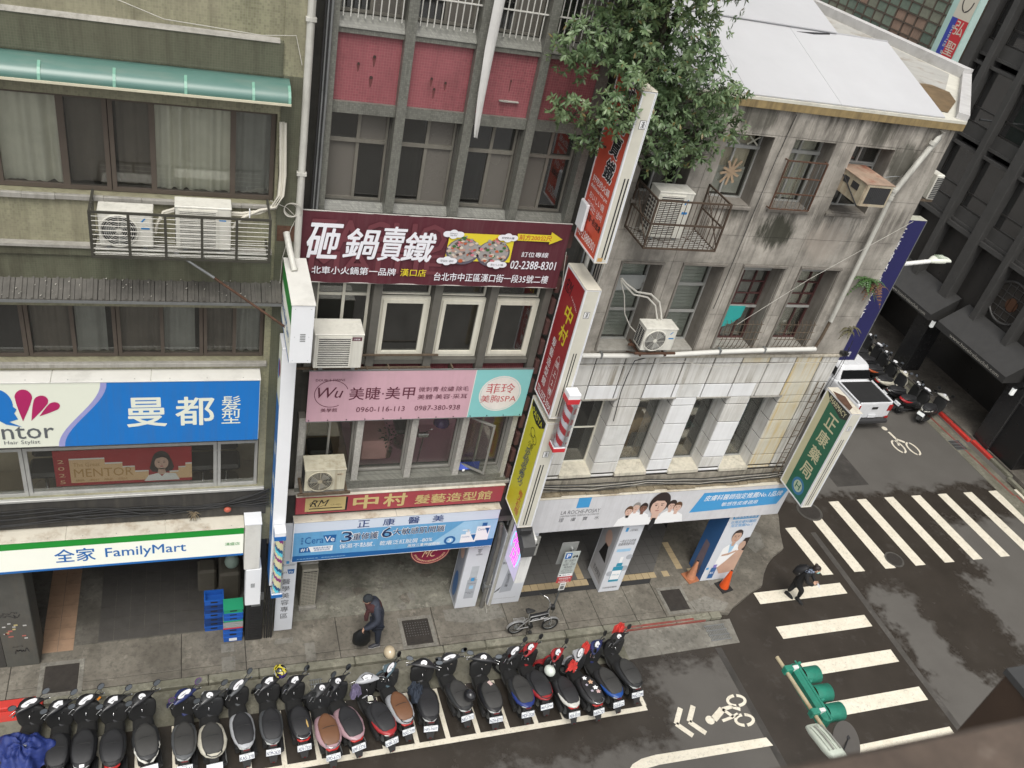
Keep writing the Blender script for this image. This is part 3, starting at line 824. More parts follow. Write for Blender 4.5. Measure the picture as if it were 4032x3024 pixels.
for i in range(9):
 MB().cyl((X0 + .02,YF + .08 + i * .07,ZB + .015),(X1 - .02,YF + .08 + i * .07,ZB + .015),.0055,6).obj('floor_bar',bar,cg)
m = MB()
for i in range(5): m.cyl((X0,YF + .1 + i * .13,ZB + .1 + 0),(X0,YF + .1 + i * .13,ZT - .04),.006,6)
m.obj('side_bars',ofm,cg)

ac_fan = paint('ac_fan_dark',(.03,.03,.032),.6,dirt=.2)
ac_m = paint('ac_casing',(.66,.645,.58),.45,dirt=.1,streak=.2,blotch=.15)
ac_m2 = paint('ac_casing_aged',(.52,.49,.38),.55,dirt=.2,streak=.5,blotch=.55,grime=(.18,.13,.07))
blue_logo = paint('blue_logo',(.02,.2,.5),.4)
def ac_unit(label,x0,x1,y0,y1,z0,z1,fan='round',cas=None,logo=None,group=None,facing='S',slats=18,side_vent=True):
 """outdoor unit: casing, grille with guard wires, fan, feet"""
 cas = cas or ac_m
 t = thing('air_conditioner',label,'air conditioner',((x0 + x1) / 2,(y0 + y1) / 2,z0),group=group)
 w,h = x1 - x0,z1 - z0
 m = MB(); m.box(x0,x1,y0,y1,z0 + .02,z1 - .02,0,.012); m.box(x0 - .008,x1 + .008,y0 - .008,y1 + .004,z1 - .03,z1,0,.008)
 m.box(x0 + w * .12,x0 + w * .2,y0 + .02,y1 - .02,z0 - .02,z0 + .02,1); m.box(x0 + w * .8,x0 + w * .88,y0 + .02,y1 - .02,z0 - .02,z0 + .02,1)
 m.obj('casing',[cas,steel_grey],t)
 cx,cz,r = x0 + w * .37,z0 + h * .48,min(w * .34,h * .42)
 if fan == 'round':
  m = MB(); m.cyl((cx,y0 + .004,cz),(cx,y0 - .006,cz),r,28,0); fanp = m.obj('fan_recess',ac_fan,t)
  m = MB()
  for k in range(3):
   a = k * 2.094 + .4
   m.add([(cx,y0 - .007,cz),(cx + r * .85 * math.cos(a),y0 - .009,cz + r * .85 * math.sin(a)),(cx + r * .85 * math.cos(a + .9),y0 - .007,cz + r * .85 * math.sin(a + .9))],[(0,1,2)])
  m.cyl((cx,y0 - .005,cz),(cx,y0 - .02,cz),r * .17,12,1)
  m.obj('fan',[steel_grey,cas],fanp)
  m = MB()
  for q in range(1,9): m.torus((cx,y0 - .022,cz),(0,1,0),r * q / 8.6,.0032,26,4)
  for q in range(4):
   a = q * PI / 4; m.cyl((cx - r * math.cos(a),y0 - .021,cz - r * math.sin(a)),(cx + r * math.cos(a),y0 - .021,cz + r * math.sin(a)),.003,4)
  m.torus((cx,y0 - .008,cz),(0,1,0),r * 1.03,.013,30,6)
  m.obj('fan_guard',cas,t)
 else:
  a0,a1,c0,c1 = x0 + w * .06,x0 + w * .74,z0 + h * .08,z1 - h * .08
  m = MB(); m.box(a0,a1,y0 - .004,y0 + .004,c0,c1); fanp = m.obj('fan_recess',ac_fan,t)
  m = MB(); m.cyl((cx,y0 - .005,cz),(cx,y0 - .008,cz),r * .95,24); m.cyl((cx,y0 - .008,cz),(cx,y0 - .012,cz),r * .2,12); m.obj('fan',paint('fan_grey',(.09,.09,.09),.5),fanp)
  for i in range(slats):
   zz = c0 + (c1 - c0) * (i + .5) / slats
   MB().box(a0 + .012,a1 - .012,y0 - .024,y0 - .014,zz - .0055,zz + .0055).obj('slat',cas,t)
  m = MB(); m.box(a0 - .01,a0 + .012,y0 - .02,y0 + .002,c0 - .01,c1 + .01); m.box(a1 - .012,a1 + .01,y0 - .02,y0 + .002,c0 - .01,c1 + .01)
  m.box(a0 + .012,a1 - .012,y0 - .02,y0 + .002,c0 - .01,c0 + .008); m.box(a0 + .012,a1 - .012,y0 - .02,y0 + .002,c1 - .008,c1 + .01)
  m.obj('grille_frame',cas,t)
 if side_vent:
  m = MB()
  for i in range(9):
   zz = z0 + h * (.15 + .08 * i)
   for j in range(3): m.box(x0 - .0095,x0 - .001,y0 + .05 + j * (y1 - y0) * .28,y0 + .03 + (j + .85) * (y1 - y0) * .28,zz,zz + h * .045)
  m.obj('side_vent',ac_fan,t)
 if logo:
  f = Face(t,(x0 + w * .78,y0 - .002,z0),(1,0,0),(0,0,1))
  logo(f,w,h); f.done('badge')
 return t
def lg_tri(f,w,h):
 f.poly([(.0,h * .76),(w * .07,h * .86),(w * .10,h * .86),(.02,h * .74)],blue_logo,1); f.rect(.0,h * .55,w * .16,h * .6,blue_logo,1)
ac_unit('round-fan white air conditioner at the left end of the long railing cage',-1.22,-.52,-.72,-.42,9.9,10.46,'round',logo=lg_tri)
def lg_bar(f,w,h): f.rect(.0,h * .70,w * .13,h * .73,blue_logo,1)
ac_unit('taller white air conditioner with square slatted grille in the long railing cage',-.22,.53,-.72,-.42,9.9,10.60,'square',logo=lg_bar,slats=24)

# insulated pipes looping down from the window corner to the two units
pm = paint('pipe_lagging',(.6,.57,.49),.7,dirt=.15)
t = thing('lagged_pipes','bundle of white lagged pipes curving from the window corner to the caged air conditioners','pipe',(1.2,F1,10.2))
for k,(dx,dy) in enumerate(((0,0),(.035,.01),(.06,-.02))):
 P = [(1.2 + dx,F1 - .06 + dy,11.78),(1.21 + dx,F1 - .08 + dy,11.5),(1.23 + dx,F1 - .09 + dy,11.0),(1.21 + dx,F1 - .1 + dy,10.68),(1.12 + dx,F1 - .14 + dy,10.5),(.95,F1 - .16 + dy,10.4 + .03 * k),(.7,F1 - .18,10.36 + .03 * k),(.2,F1 - .2,10.37 + .03 * k),(-.2,F1 - .2,10.4 + .03 * k),(-.38,F1 - .22,10.34 + .03 * k),(-.47,F1 - .25,10.2),(-.5,F1 - .3,10.05)]
 if k == 2: P = P[:6] + [(.75,F1 - .2,10.36),(.62,F1 - .25,10.28),(.55,F1 - .3,10.2)]
 MB().tube(P,.022,8).obj('pipe',pm,t)
for xx,zz in ((.2,10.4),(.8,10.4),(-.2,10.42)):
 MB().box(xx - .008,xx + .008,F1 - .23,F1 - .17,zz - .06,zz + .07).obj('pipe_tie',white_clean,t)

# brace rod from under the cage to the sign
m = MB(); m.tube([(-.25,-.6,9.80),(.3,-.72,9.45)],.022,8,1); m.tube([(.3,-.72,9.45),(1.36,-.95,8.72)],.019,8,0)
m.obj('brace_rod',[rust,steel_grey],label='rusty diagonal brace rod running from the railing cage to the projecting sign',cat='brace')
m = MB(); m.tube([(1.36,-.28,10.03),(1.40,-.5,9.85),(1.46,-.75,9.63)],.05,12); m.box(1.22,1.5,F1 - .03,F1 - .001,9.88,10.14,1)
m.obj('wall_bracket',[pvc,rust],label='grey pipe arm on a rusty wall plate holding the tall projecting sign',cat='bracket')

# downpipes between building one and two
t = thing('downpipes','tall cream downpipe with thin grey pipes beside it between the green and the pink building','pipe',(1.6,F1,5))
m = MB(); m.tube([(1.53,F1 - .04,16),(1.535,F1 - .04,9.0),(1.535,F1 - .04,4.2)],.055,12); m.obj('downpipe',pvc,t)
for zz in (13.2,11.0,9.1): MB().box(1.46,1.60,F1 - .1,F1 - .02,zz,zz + .05).obj('pipe_clamp',pvc,t)
for k,(xx,r) in enumerate(((1.74,.016),(1.775,.014),(1.80,.012),(1.83,.02))):
 MB().tube([(xx,-.1,16),(xx + .0,-.1,12.0),(xx - .01,-.1,10.3)],r,8).obj('conduit',steel_grey if k % 2 else cable_m,t)
# loose cables
for P,lab,mt,r in (([(-3.3,F1 - .02,13.9),(-2.35,F1 - .03,13.45),(-1.25,F1 - .03,13.28),(-.3,F1 - .02,12.98),(.9,F1 - .1,12.95),(1.35,F1 - .03,12.98),(1.45,F1 - .03,12.6)],'thin pale cable sagging across the upper green wall',cable_w,.006),
      ([(1.1,F1 - .03,10.55),(1.35,F1 - .04,10.45),(1.5,F1 - .04,10.3),(1.42,F1 - .05,10.1),(1.32,F1 - .05,9.6),(1.3,F1 - .05,9.1)],'loose grey cable hanging beside the sign arm',cable_w,.006)):
 MB().tube(P,r,5).obj('cable',mt,label=lab,cat='cable')
t = thing('cable_coil','tangled coil of grey cable on the wall corner above the rusty wall plate','cable coil',(1.4,F1,10.4))
m = MB()
for q in range(5): m.torus((1.40 + .01 * q,F1 - .06 - .01 * q,10.42 + .008 * q),(.1 * q - .2,1,.15 * q - .3),.10 + .008 * q,.005,20,4)
m.obj('coil',cable_w,t)
m = MB()
for xx,zz in ((-2.32,13.5),(-1.28,13.3)): m.box(xx - .04,xx + .04,F1 - .03,F1 - .0,zz - .06,zz + .04)
m.obj('anchor',rust,b1)
# ================================================================ BUILDING TWO: grey piers and pink mosaic panels (pier face at y = -0.05)
F2 = -.05
grey_tile = mosaic('grey_mosaic',(.15,.15,.13),(.10,.10,.09),.03,.2,.35,.35,(.05,.05,.04),blotch=.25)
pink_tile = mosaic('pink_mosaic',(.21,.050,.062),(.30,.15,.14),.04,.2,.4,.35,(.07,.025,.025),blotch=.35,patch=(.29,.10,.11))
pale_mosaic = mosaic('pale_mosaic',(.42,.41,.38),(.2,.19,.17),.03,.15,.4,.4,(.12,.10,.08),blotch=.2)
alu_old = paint('aluminium_old',(.25,.235,.20),.45,.4,dirt=.25,streak=.25)
cream_fr = paint('cream_frame',(.66,.635,.54),.45,dirt=.12,streak=.15)
b2 = thing('pier_fronted_building','narrow building with grey piers and pink mosaic panels in the middle of the row','building',(4,F2,0))
PX = [(1.80,1.94),(2.885,3.03),(3.955,4.10),(4.985,5.13),(6.03,6.16)]
# recessed main wall with windows
bays = [(1.94,2.885),(3.03,3.955),(4.10,4.985),(5.13,6.03)]
holes2 = []
for a,b in bays:
 holes2 += [(a + .01,b - .03,10.43,11.87),(a + .01,b - .02,7.42,9.12),(a + .0,b - .0,4.52,6.10),(a + .02,b - .02,13.25,15.2)]
m = MB(); wall(m,1.56,6.95,3.15,17,.15,.2,holes2); m.obj('wall',paint('wall_dark_grey',(.07,.068,.06),.8,dirt=.4,streak=.5,blotch=.4),b2)
for i,(a,b) in enumerate(PX):
 for z0_,z1_ in ((9.0,17),(7.18,8.999)):
  MB().box(a,b,F2,.149,z0_,z1_).obj('pier',grey_tile if z0_ > 8.9 else paint('pier_low',(.12,.115,.10),.7,dirt=.35,streak=.4),b2)
 MB().box(a - .0,b - .02,F2,.149,4.35,6.12).obj('pier',pale_mosaic,b2)
rr = random.Random(5)
for i,(a,b) in enumerate(bays):
 MB().box(a + .002,b - .002,.08,.149,12.05,13.02).obj('pink_panel',pink_tile,b2)
 # rust and hole stains left by old signs
 m = MB(); m.box(a + .001,b - .001,.02,.149,11.88,12.049); m.obj('ledge',grey_tile,b2)
 m = MB(); m.box(a + .001,b - .001,.02,.149,13.021,13.099)
 m.prism([(a + .001,.0,13.10),(a + .001,.149,13.26),(a + .001,.149,13.101)],(b - a - .002,0,0)); m.obj('ledge',grey_tile,b2)
 m = MB(); m.prism([(a + .001,.03,10.30),(a + .001,.149,10.42),(a + .001,.149,10.301)],(b - a - .002,0,0)); m.obj('sill',grey_tile,b2)
m = MB()
hole_m = paint('rust_hole',(.05,.03,.025),.9)
stain = paint('rust_stain',(.15,.045,.045),.8,dirt=.3,scale=12)
for cx,cz,w,h in ((2.50,12.72,.035,.05),(2.28,12.6,.03,.04),(2.48,12.42,.04,.05),(3.38,12.5,.03,.04),(3.6,12.46,.03,.04),(3.44,12.35,.03,.05),(4.62,12.6,.02,.06)):
 m.cyl((cx,.079,cz),(cx,.072,cz),w * .6,10,0)
 m.add([(cx - w * .5,.0785,cz + .02),(cx + w * .5,.0785,cz + .02),(cx + w * .8,.0785,cz - .01),(cx + w * .55,.0785,cz - h * 1.6),(cx + w * .35,.0785,cz - h * 2.6),(cx - w * .1,.0785,cz - h * 3.1),(cx - w * .4,.0785,cz - h * 2.2),(cx - w * .8,.0785,cz - h * .6)],[(0,7,6,5,4,3,2,1)],1)
m.obj('sign_anchor_holes',[hole_m,stain],b2)
m = MB(); m.box(4.48,4.80,.03,.079,12.28,12.30,0,.004); m.box(4.50,4.62,.02,.05,12.285,12.31); m.obj('broken_bracket',conc_lt,b2)
t = thing('hanging_fabric','long white fabric strip hanging down in front of the third grey pier','fabric strip',(4.1,-.2,13))
m = MB(); sp = [(4.10,15.5,.075),(4.12,14.4,.075),(4.12,13.8,.07),(4.10,13.1,.065),(4.10,12.4,.045),(4.11,12.0,.03),(4.12,11.76,.012)]
for o_,k_ in ((0,1),(.035,.7)):
 m.skin([[(x_ - w_ * k_ + o_,-.17 + o_,z_),(x_ + o_ * .5,-.22 - o_,z_ + .01),(x_ + w_ * k_ + o_,-.18,z_)] for x_,z_,w_ in sp],0,False,True,False)
m.obj('cloth',paint('fabric_white',(.60,.59,.57),.8,dirt=.15),t)
# 4th floor windows (transom lights above sliding sashes)
frost = paint('pane_frosted',(.135,.125,.11),.25,dirt=.12,scale=1.0)
for i,(a,b) in enumerate(bays):
 mid = (a + b) / 2 - .01 + (.02 if i == 2 else 0); gm = [frost,pane_dark,pane_dark,frost] if i in (0,) else ([pane_dark,pane_dark,frost,frost] if i == 1 else ([pane_dark,pane_dark,frost,pane_dark] if i == 2 else [frost,pane_dark,pane_dark,pane_dark]))
 window(b2,a + .01,b - .03,10.43,11.87,.20,alu_old,gm,(mid,),(11.41,),.035,bw=.05)
 MB().box(a + .03,b - .05,.185,.24,11.38,11.43).obj('transom',alu_old,b2)
 curtain(b2,a + .05,mid - .05,10.45,11.38,.42,curt2,.02,8)
# top floor windows and balusters
whitebar = paint('baluster_white',(.55,.54,.50),.5,dirt=.15,streak=.2)
for i,(a,b) in enumerate(bays):
 window(b2,a + .02,b - .02,13.26,15.2,.22,alu_old,[pane_dark,frost],((a + b) / 2,),(),.04)
 n = 9
 for k in range(n): MB().cyl((a + .06 + (b - a - .12) * k / (n - 1),.04,13.24),(a + .06 + (b - a - .12) * k / (n - 1),.04,14.0),.010,6).obj('baluster',whitebar,b2)
 m = MB(); m.box(a + .003,b - .003,.02,.06,14.0,14.03); m.obj('handrail',whitebar,b2)
 m = MB(); m.box(a + .003,b - .003,.02,.06,13.62,13.635); m.obj('rail',whitebar,b2)
# 3rd floor windows: cream frames
window(b2,1.95,2.865,7.42,9.1,.16,cream_fr,[pane_dark],(2.42,),(8.68,),.05)
MB().box(1.97,2.85,.2,.22,8.70,9.08).obj('panel',paint('cream_panel',(.5,.48,.40),.6,dirt=.2),b2)
for a,b in bays[1:]:
 window(b2,a + .02,b - .02,8.70,9.12,.16,cream_fr,pane_dark,(),(),.03)
 window(b2,a + .02,b - .01,7.42,8.69,.09,cream_fr,[pane_clear],(),(),.06,panes=False)
 window(b2,a + .075,b - .065,7.475,8.635,.07,cream_fr,pane_dark,(),(),.065)
m = MB(); m.box(1.94,6.03,-.0,.149,7.30,7.415,0,.01); m.obj('sill',paint('sill_dark',(.11,.105,.09),.8,dirt=.3),b2)
MB().box(1.942,6.028,.10,.149,7.10,7.299).obj('pink_strip',pink_tile,b2)
m = MB(); m.box(1.5,4.1,-.1,-.06,7.27,7.30); m.box(2.9,2.93,-.15,.1,7.1,7.31); m.box(3.3,3.33,-.15,.1,7.15,7.31); m.box(4.5,4.53,-.15,.1,7.15,7.31); m.obj('angle_iron',rusty_steel,b2)
# salon floor
m = MB(); m.prism([(1.94,F2 - .02,4.475),(1.94,.149,4.515),(1.94,.149,4.36),(1.94,F2 - .02,4.36)],(4.12,0,0)); m.obj('sill',grey_tile,b2)
m = MB(); m.box(1.8,6.2,F2 - .03,.149,4.281,4.358); m.obj('ledge',grey_tile,b2)
m = MB(); m.box(1.6,6.3,F2 - .05,.02,4.20,4.279,0,.01); m.obj('sill_cap',conc_lt,b2)
alu = paint('aluminium_light',(.38,.37,.34),.4,.5,dirt=.2)
for i,(a,b) in enumerate(bays):
 if i < 3: window(b2,a,b,4.52,6.10,.17,alu,pane_clear,() if i else ((a + b) / 2,),(),.04)
window(b2,5.13,6.03,4.52,6.10,.17,alu,pane_clear,(5.5,),(),.04)
# the open casement on the right, swung outward
ca = MB(); ca.box(0,.62,-.02,.02,0,.04); ca.box(0,.62,-.02,.02,1.26,1.3); ca.box(0,.04,-.02,.02,.04,1.26); ca.box(.58,.62,-.02,.02,.04,1.26)
o = ca.obj('casement',alu,b2); o.location = Vector((5.13,.16,4.62)) - Vector((4,F2,0)); o.rotation_euler = (0,0,math.radians(-38))
pn = MB(); pn.box(.03,.59,-.003,.003,.03,1.27); o2 = pn.obj('pane',pane_clear,o,True)
# room shell
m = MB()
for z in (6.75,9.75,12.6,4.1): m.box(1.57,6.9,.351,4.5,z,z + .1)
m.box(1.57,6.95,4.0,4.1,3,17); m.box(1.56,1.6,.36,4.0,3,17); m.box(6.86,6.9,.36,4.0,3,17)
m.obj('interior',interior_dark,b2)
m = MB(); m.box(1.56,6.95,.0,12,17,17.1); m.box(6.85,6.95,.36,12,3.0,17); m.box(1.56,1.66,4.2,12,3.0,17); m.box(1.66,6.85,11.9,12,0,17); m.obj('side_wall',paint('side_wall',(.20,.19,.17),.85,dirt=.4,streak=.5),b2)
pinkroom = paint('pink_room',(.80,.44,.55),.7,dirt=.1)
m = MB(); m.box(3.0,6.85,.36,3.9,4.2,4.22); m.box(3.0,6.85,1.9,2.0,4.22,6.3); m.box(3.0,6.85,.36,3.3,6.3,6.32); m.obj('salon_lining',pinkroom,b2)
m = MB(); m.box(1.62,2.99,.36,3.9,4.2,4.22); m.obj('salon_floor',paint('wood_floor',(.50,.33,.18),.5,dirt=.3),b2)
# things inside the salon
t = thing('treatment_bed','pink draped treatment bed behind the second salon window','bed',(3.5,1.3,4.22))
m = MB(); m.box(3.1,3.75,.5,1.9,4.45,4.95,0,.08); m.obj('drape',paint('pink_drape',(.70,.38,.36),.8,dirt=.2),t)
def salon_chair(x,y,lab,s=1.0):
 t = thing('salon_chair',lab,'chair',(x,y,4.22))
 m = MB(); m.box(x - .25,x + .25,y - .25,y + .25,4.65,4.78,0,.05); m.obj('seat',black_plastic,t)
 m = MB(); m.box(x - .22,x + .22,y + .2,y + .3,4.78,5.25,0,.05); m.obj('backrest',black_plastic,t)
 m = MB(); m.cyl((x,y,4.22),(x,y,4.65),.03,8); m.cyl((x,y,4.22),(x,y,4.25),.24,16); m.obj('pedestal',chrome,t)
salon_chair(2.35,.75,'black salon chair behind the leftmost salon window')
salon_chair(4.25,1.3,'black salon chair in the pink room behind the middle salon window')
t = thing('hood_dryer','hood hair dryer on a stand behind the third salon window','hair dryer',(4.75,.7,4.22))
m = MB(); m.ell((4.78,.62,5.35),(.17,.17,.16),14,7,0,-.2,1); m.obj('hood',paint('purple_gloss',(.08,.03,.16),.15,dirt=.1),t)
m = MB(); m.tube([(4.6,.6,5.2),(4.45,.6,5.1),(4.4,.6,4.25)],.015,6); m.box(4.3,4.55,.55,.65,5.0,5.1,0,.02); m.obj('stand',chrome,t)
def house_plant(x,y,z,lab,n=40,col=(.035,.045,.025)):
 rr = random.Random(int(x * 77)); m = MB()
 for i in range(n):
  a = rr.uniform(0,2 * PI); h = rr.uniform(.1,.6); r = rr.uniform(.03,.22)
  c = Vector((x + r * math.cos(a),y + r * math.sin(a),z + h)); d = Vector((math.cos(a),math.sin(a),rr.uniform(-.8,.3))) * rr.uniform(.05,.09); w = Vector((-math.sin(a),math.cos(a),0)) * .02
  m.add([c,c + d * .5 + w,c + d,c + d * .5 - w],[(0,1,2,3)])
 t = thing('potted_plant',lab,'plant',(x,y,z)); m.obj('leaves',paint('houseplant',col,.6),t)
 m = MB(); m.cyl((x,y,z - .05),(x,y,z + .45),.012,6,1); m.cyl((x,y,z - .2),(x,y,z),.09,12,0,.11); m.obj('pot',[paint('pot_brown',(.12,.06,.04),.7),black_ink],t)
house_plant(3.72,.62,4.7,'dark-leaved potted plant against the second salon window',60)
t = thing('blue_tray','blue plastic tray left on the sill under the open casement','tray',(5.3,.0,4.5))
m = MB(); m.prism([(5.12,.0,4.56),(5.55,-.02,4.58),(5.60,.12,4.66),(5.15,.14,4.64)],(0,-.02,.03)); m.obj('tray_base',paint('blue_plastic',(.01,.05,.38),.45),t)
m = MB(); m.box(5.2,5.25,-.03,-.018,4.55,4.6); m.obj('tag',white_ink,t)

# arcade of building two
patchy = paving_mat('arcade_patchy',(.13,.125,.105),(.27,.26,.215),(.06,.06,.048),.4)
floor2 = MB().box(1.31,6.95,.12,3.6,-.3,-.003).obj('arcade_floor',patchy,kind='structure')
rr = random.Random(9)
for i in range(34):
 cx,cy = rr.uniform(2.1,5.5),rr.uniform(.15,1.9); n = rr.randint(5,8); r = rr.uniform(.05,.22)
 pts = [(cx + r * rr.uniform(.4,1.2) * math.cos(2 * PI * k / n),cy + r * rr.uniform(.4,1.1) * math.sin(2 * PI * k / n)) for k in range(n)]
 m = MB(); m.prism([(x_,y_,-.01) for x_,y_ in pts],(0,0,.0095 + rr.uniform(0,.002))); m.obj('concrete_patch',pave_lt if i % 3 else pave_m,floor2)
m = MB(); m.box(1.32,6.95,-.02,4.2,2.95,3.14); m.obj('arcade_ceiling',paint('ceiling_grey2',(.14,.13,.12),.8),b2)
m = MB(); m.box(1.32,6.95,3.6,3.7,0,2.95); m.obj('back_wall',interior_dark,b2)
m = MB(); m.box(1.56,6.95,F2 - .0,.149,3.14,4.2); m.obj('lower_wall',paint('wall_black',(.04,.038,.035),.8,dirt=.4),b2)
m = MB(); m.box(1.62,1.98,-.02,.34,0,2.95); m.obj('pillar',graf,b2)
m = MB(); m.box(5.82,6.28,.0,.5,0,2.95); m.obj('pillar',graf,b2)
# ================================================================ BUILDING THREE: the old concrete corner building (face at y = 0.05)
F3 = .05
def stain_conc():
 t = NT('stained_concrete'); v = t.co(); s = t.sep(v)
 n = t.noise(v,1.2,8,.65)
 c = t.mix(t.ramp(n,(.38,0.0),(.60,1.0)),(.225,.207,.18),(.40,.37,.325))
 c = t.mix(t.math('MULTIPLY',t.ramp(t.noise(v,5,8,.75),(.5,0.0),(.62,1.0)),.35),c,(.15,.14,.12))
 st = t.noise(t.map(v,(3.2,3.2,.28)),1.5,7,.72,.3)
 top = t.ramp(t.math('MULTIPLY',t.math('SUBTRACT',s[2],7.0),1 / 6),(.0,.2),(.35,.3),(.5,.35),(.62,.8),(.68,.25),(.84,.45),(.95,1.0))
 k = t.math('MULTIPLY',t.ramp(st,(.45,0.0),(.6,1.0)),top)
 c = t.mix(t.math('MULTIPLY',k,.92),c,(.05,.044,.036))
 def blob(cx,cz,rx,rz,st):
  dx = t.math('MULTIPLY',t.math('SUBTRACT',s[0],cx),1 / rx); dz = t.math('MULTIPLY',t.math('SUBTRACT',s[2],cz),1 / rz)
  dd = t.math('ADD',t.math('POWER',t.math('ABSOLUTE',dx),2.0),t.math('POWER',t.math('ABSOLUTE',dz),2.0))
  dd = t.math('ADD',dd,t.math('MULTIPLY',t.math('SUBTRACT',t.noise(t.map(v,(4,4,.8)),3,6,.7),.5),2.4))
  return t.math('MULTIPLY',t.ramp(dd,(.35,1.0),(1.0,0.0)),st)
 # moss and soot under the caged window and the air conditioner window
 for a in ((10.5,10.35,.5,.42,.95),(9.4,10.9,.25,.5,.5),(11.9,12.45,.35,.3,.6),(9.2,12.5,.5,.3,.6),(12.7,11.9,.35,.5,.75)):
  c = t.mix(blob(*a),c,(.028,.028,.018))
 c = t.mix(blob(11.75,10.2,.55,.5,.5),c,(.37,.32,.27))
 ln = t.noise(t.map(v,(9,9,.3),(5,0,0)),1.3,3,.5)
 c = t.mix(t.math('MULTIPLY',t.ramp(ln,(.62,0.0),(.7,1.0)),.10),c,(.42,.40,.36))
 return t.bsdf(c,.85,0,t.bump(t.noise(v,30,5),.25,.01))
conc3 = stain_conc()
conc3b = paint('stained_lintel',(.22,.20,.175),.85,dirt=.35,streak=.6,blotch=.3)
b3 = thing('corner_building','stained grey concrete corner building with a white-tiled lower floor and flat metal roof','building',(10,F3,0))
H4 = [(7.25,8.22,10.83,12.15),(8.74,9.69,10.83,12.16),(10.13,11.03,10.83,12.16),(11.48,12.40,10.83,12.15)]
H3 = [(7.47,8.28,7.60,9.56),(8.78,9.66,7.60,9.57),(10.13,11.07,7.64,9.58),(11.50,12.42,7.66,9.58)]
H2 = [(7.49,8.28,4.22,6.33),(8.86,9.69,4.20,6.33),(10.25,11.08,4.18,6.32),(11.64,12.46,4.16,6.31)]
m = MB(); wall(m,6.95,13.58,3.1,12.80,F3 + .012,.42,H4 + H3 + H2); m.obj('wall',paint('joint_dark',(.045,.04,.035),.9),b3)
# rendered facing laid in courses, joints left open
zc = [7.47,8.45,9.62,10.22,11.12,12.19,12.66]
for i in range(len(zc) - 1):
 for a,b in ((6.95,8.50),(8.508,9.90),(9.908,11.25),(11.258,13.58)):
  m = MB()
  for (p,q,r,s_) in grid_minus(a,b,zc[i] + .004,zc[i + 1] - .004,H4 + H3):
   m.box(p,q,F3,F3 + .013,r,s_)
  if m.f: m.obj('rendered_course',conc3,b3)
# window reveals facing
for k,(a,b,c,d) in enumerate(H4 + H3):
 m = MB(); m.box(a - .0005,a + .004,F3 + .014,.465,c,d); m.box(b - .004,b + .0005,F3 + .014,.465,c,d); m.box(a,b,F3 + .014,.465,c - .001,c + .01); m.box(a,b,F3 + .014,.465,d - .004,d + .001)
 m.obj('reveal',conc3b,b3)
for a,b,c,d in H3:                       # raised lip round the tall openings
 m = MB(); m.box(a - .05,b + .05,F3 - .05,F3 - .001,d,d + .04); m.box(a - .045,a - .005,F3 - .03,F3 - .001,c,d); m.box(b + .005,b + .045,F3 - .03,F3 - .001,c,d)
 m.obj('window_surround',conc3b,b3)
for a,b,c,d in H4:
 m = MB(); m.box(a - .03,b + .03,F3 - .05,F3 + .3,c - .07,c - .002,0,.01); m.obj('sill',conc3b,b3)
for a,b,c,d in H3:
 m = MB(); m.box(a,b,F3 - .02,F3 + .38,c - .06,c + .012,0,.01); m.obj('sill',conc_lt,b3)
m = MB(); m.box(13.575,13.60,F3 - .0,.45,3.1,12.8)
# chamfered corner and side walls
side = [(13.581,F3),(16.6,3.4),(15.9,8.8),(15.6,14),(6.95,14),(6.95,.5),(7.3,.5),(7.3,13.6),(15.2,13.6),(15.5,8.7),(16.1,3.5),(13.4,.5)]
m = MB(); m.prism([(x_,y_,3.1) for x_,y_ in side],(0,0,9.7)); m.obj('side_wall',conc3,b3)
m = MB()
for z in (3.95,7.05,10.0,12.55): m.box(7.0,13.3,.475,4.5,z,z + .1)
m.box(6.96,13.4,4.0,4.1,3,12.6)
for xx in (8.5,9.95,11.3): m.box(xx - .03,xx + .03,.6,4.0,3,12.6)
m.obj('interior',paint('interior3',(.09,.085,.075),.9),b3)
# cornice and roof
oc = paint('ochre_fascia',(.30,.22,.10),.8,dirt=.35,streak=.6,grime=(.07,.05,.03),scale=5)
rp = [(6.95,-.02),(13.66,-.03),(16.75,3.3),(16.0,8.9),(15.6,14.2),(6.9,14.2)]
m = MB(); m.prism([(x_,y_,12.66) for x_,y_ in rp],(0,0,.13)); m.obj('cornice',oc,b3)
rs = paint('roof_cream',(.62,.60,.52),.7,dirt=.25,blotch=.2)
m = MB(); m.prism([(x_,y_,12.792) for x_,y_ in rp],(0,0,.05)); m.obj('roof_edge',rs,b3)
roofm = paint('roof_sheet_white',(.46,.46,.47),.5,dirt=.12,scale=.5,blotch=.3,grime=(.42,.41,.42),streak=.0)
inner = paint('gutter_floor',(.42,.41,.38),.7,dirt=.3,blotch=.5,grime=(.14,.09,.04),scale=1.2)
m = MB(); m.prism([(13.3,.35,12.843),(16.3,3.5,12.843),(15.4,13.9,12.843),(12.0,13.9,12.843)],(0,0,.01)); m.obj('gutter_bed',inner,b3)
m = MB(); m.prism([(16.45,3.3,12.843),(16.74,3.32,12.843),(15.62,14.1,12.843),(15.34,14.1,12.843)],(0,0,.22)); m.prism([(13.5,.12,12.843),(13.66,-.02,12.843),(16.74,3.31,12.843),(16.45,3.29,12.843)],(0,0,.12)); m.obj('parapet',paint('parapet_grey',(.52,.51,.50),.6,dirt=.25,blotch=.4,grime=(.28,.26,.23)),b3)
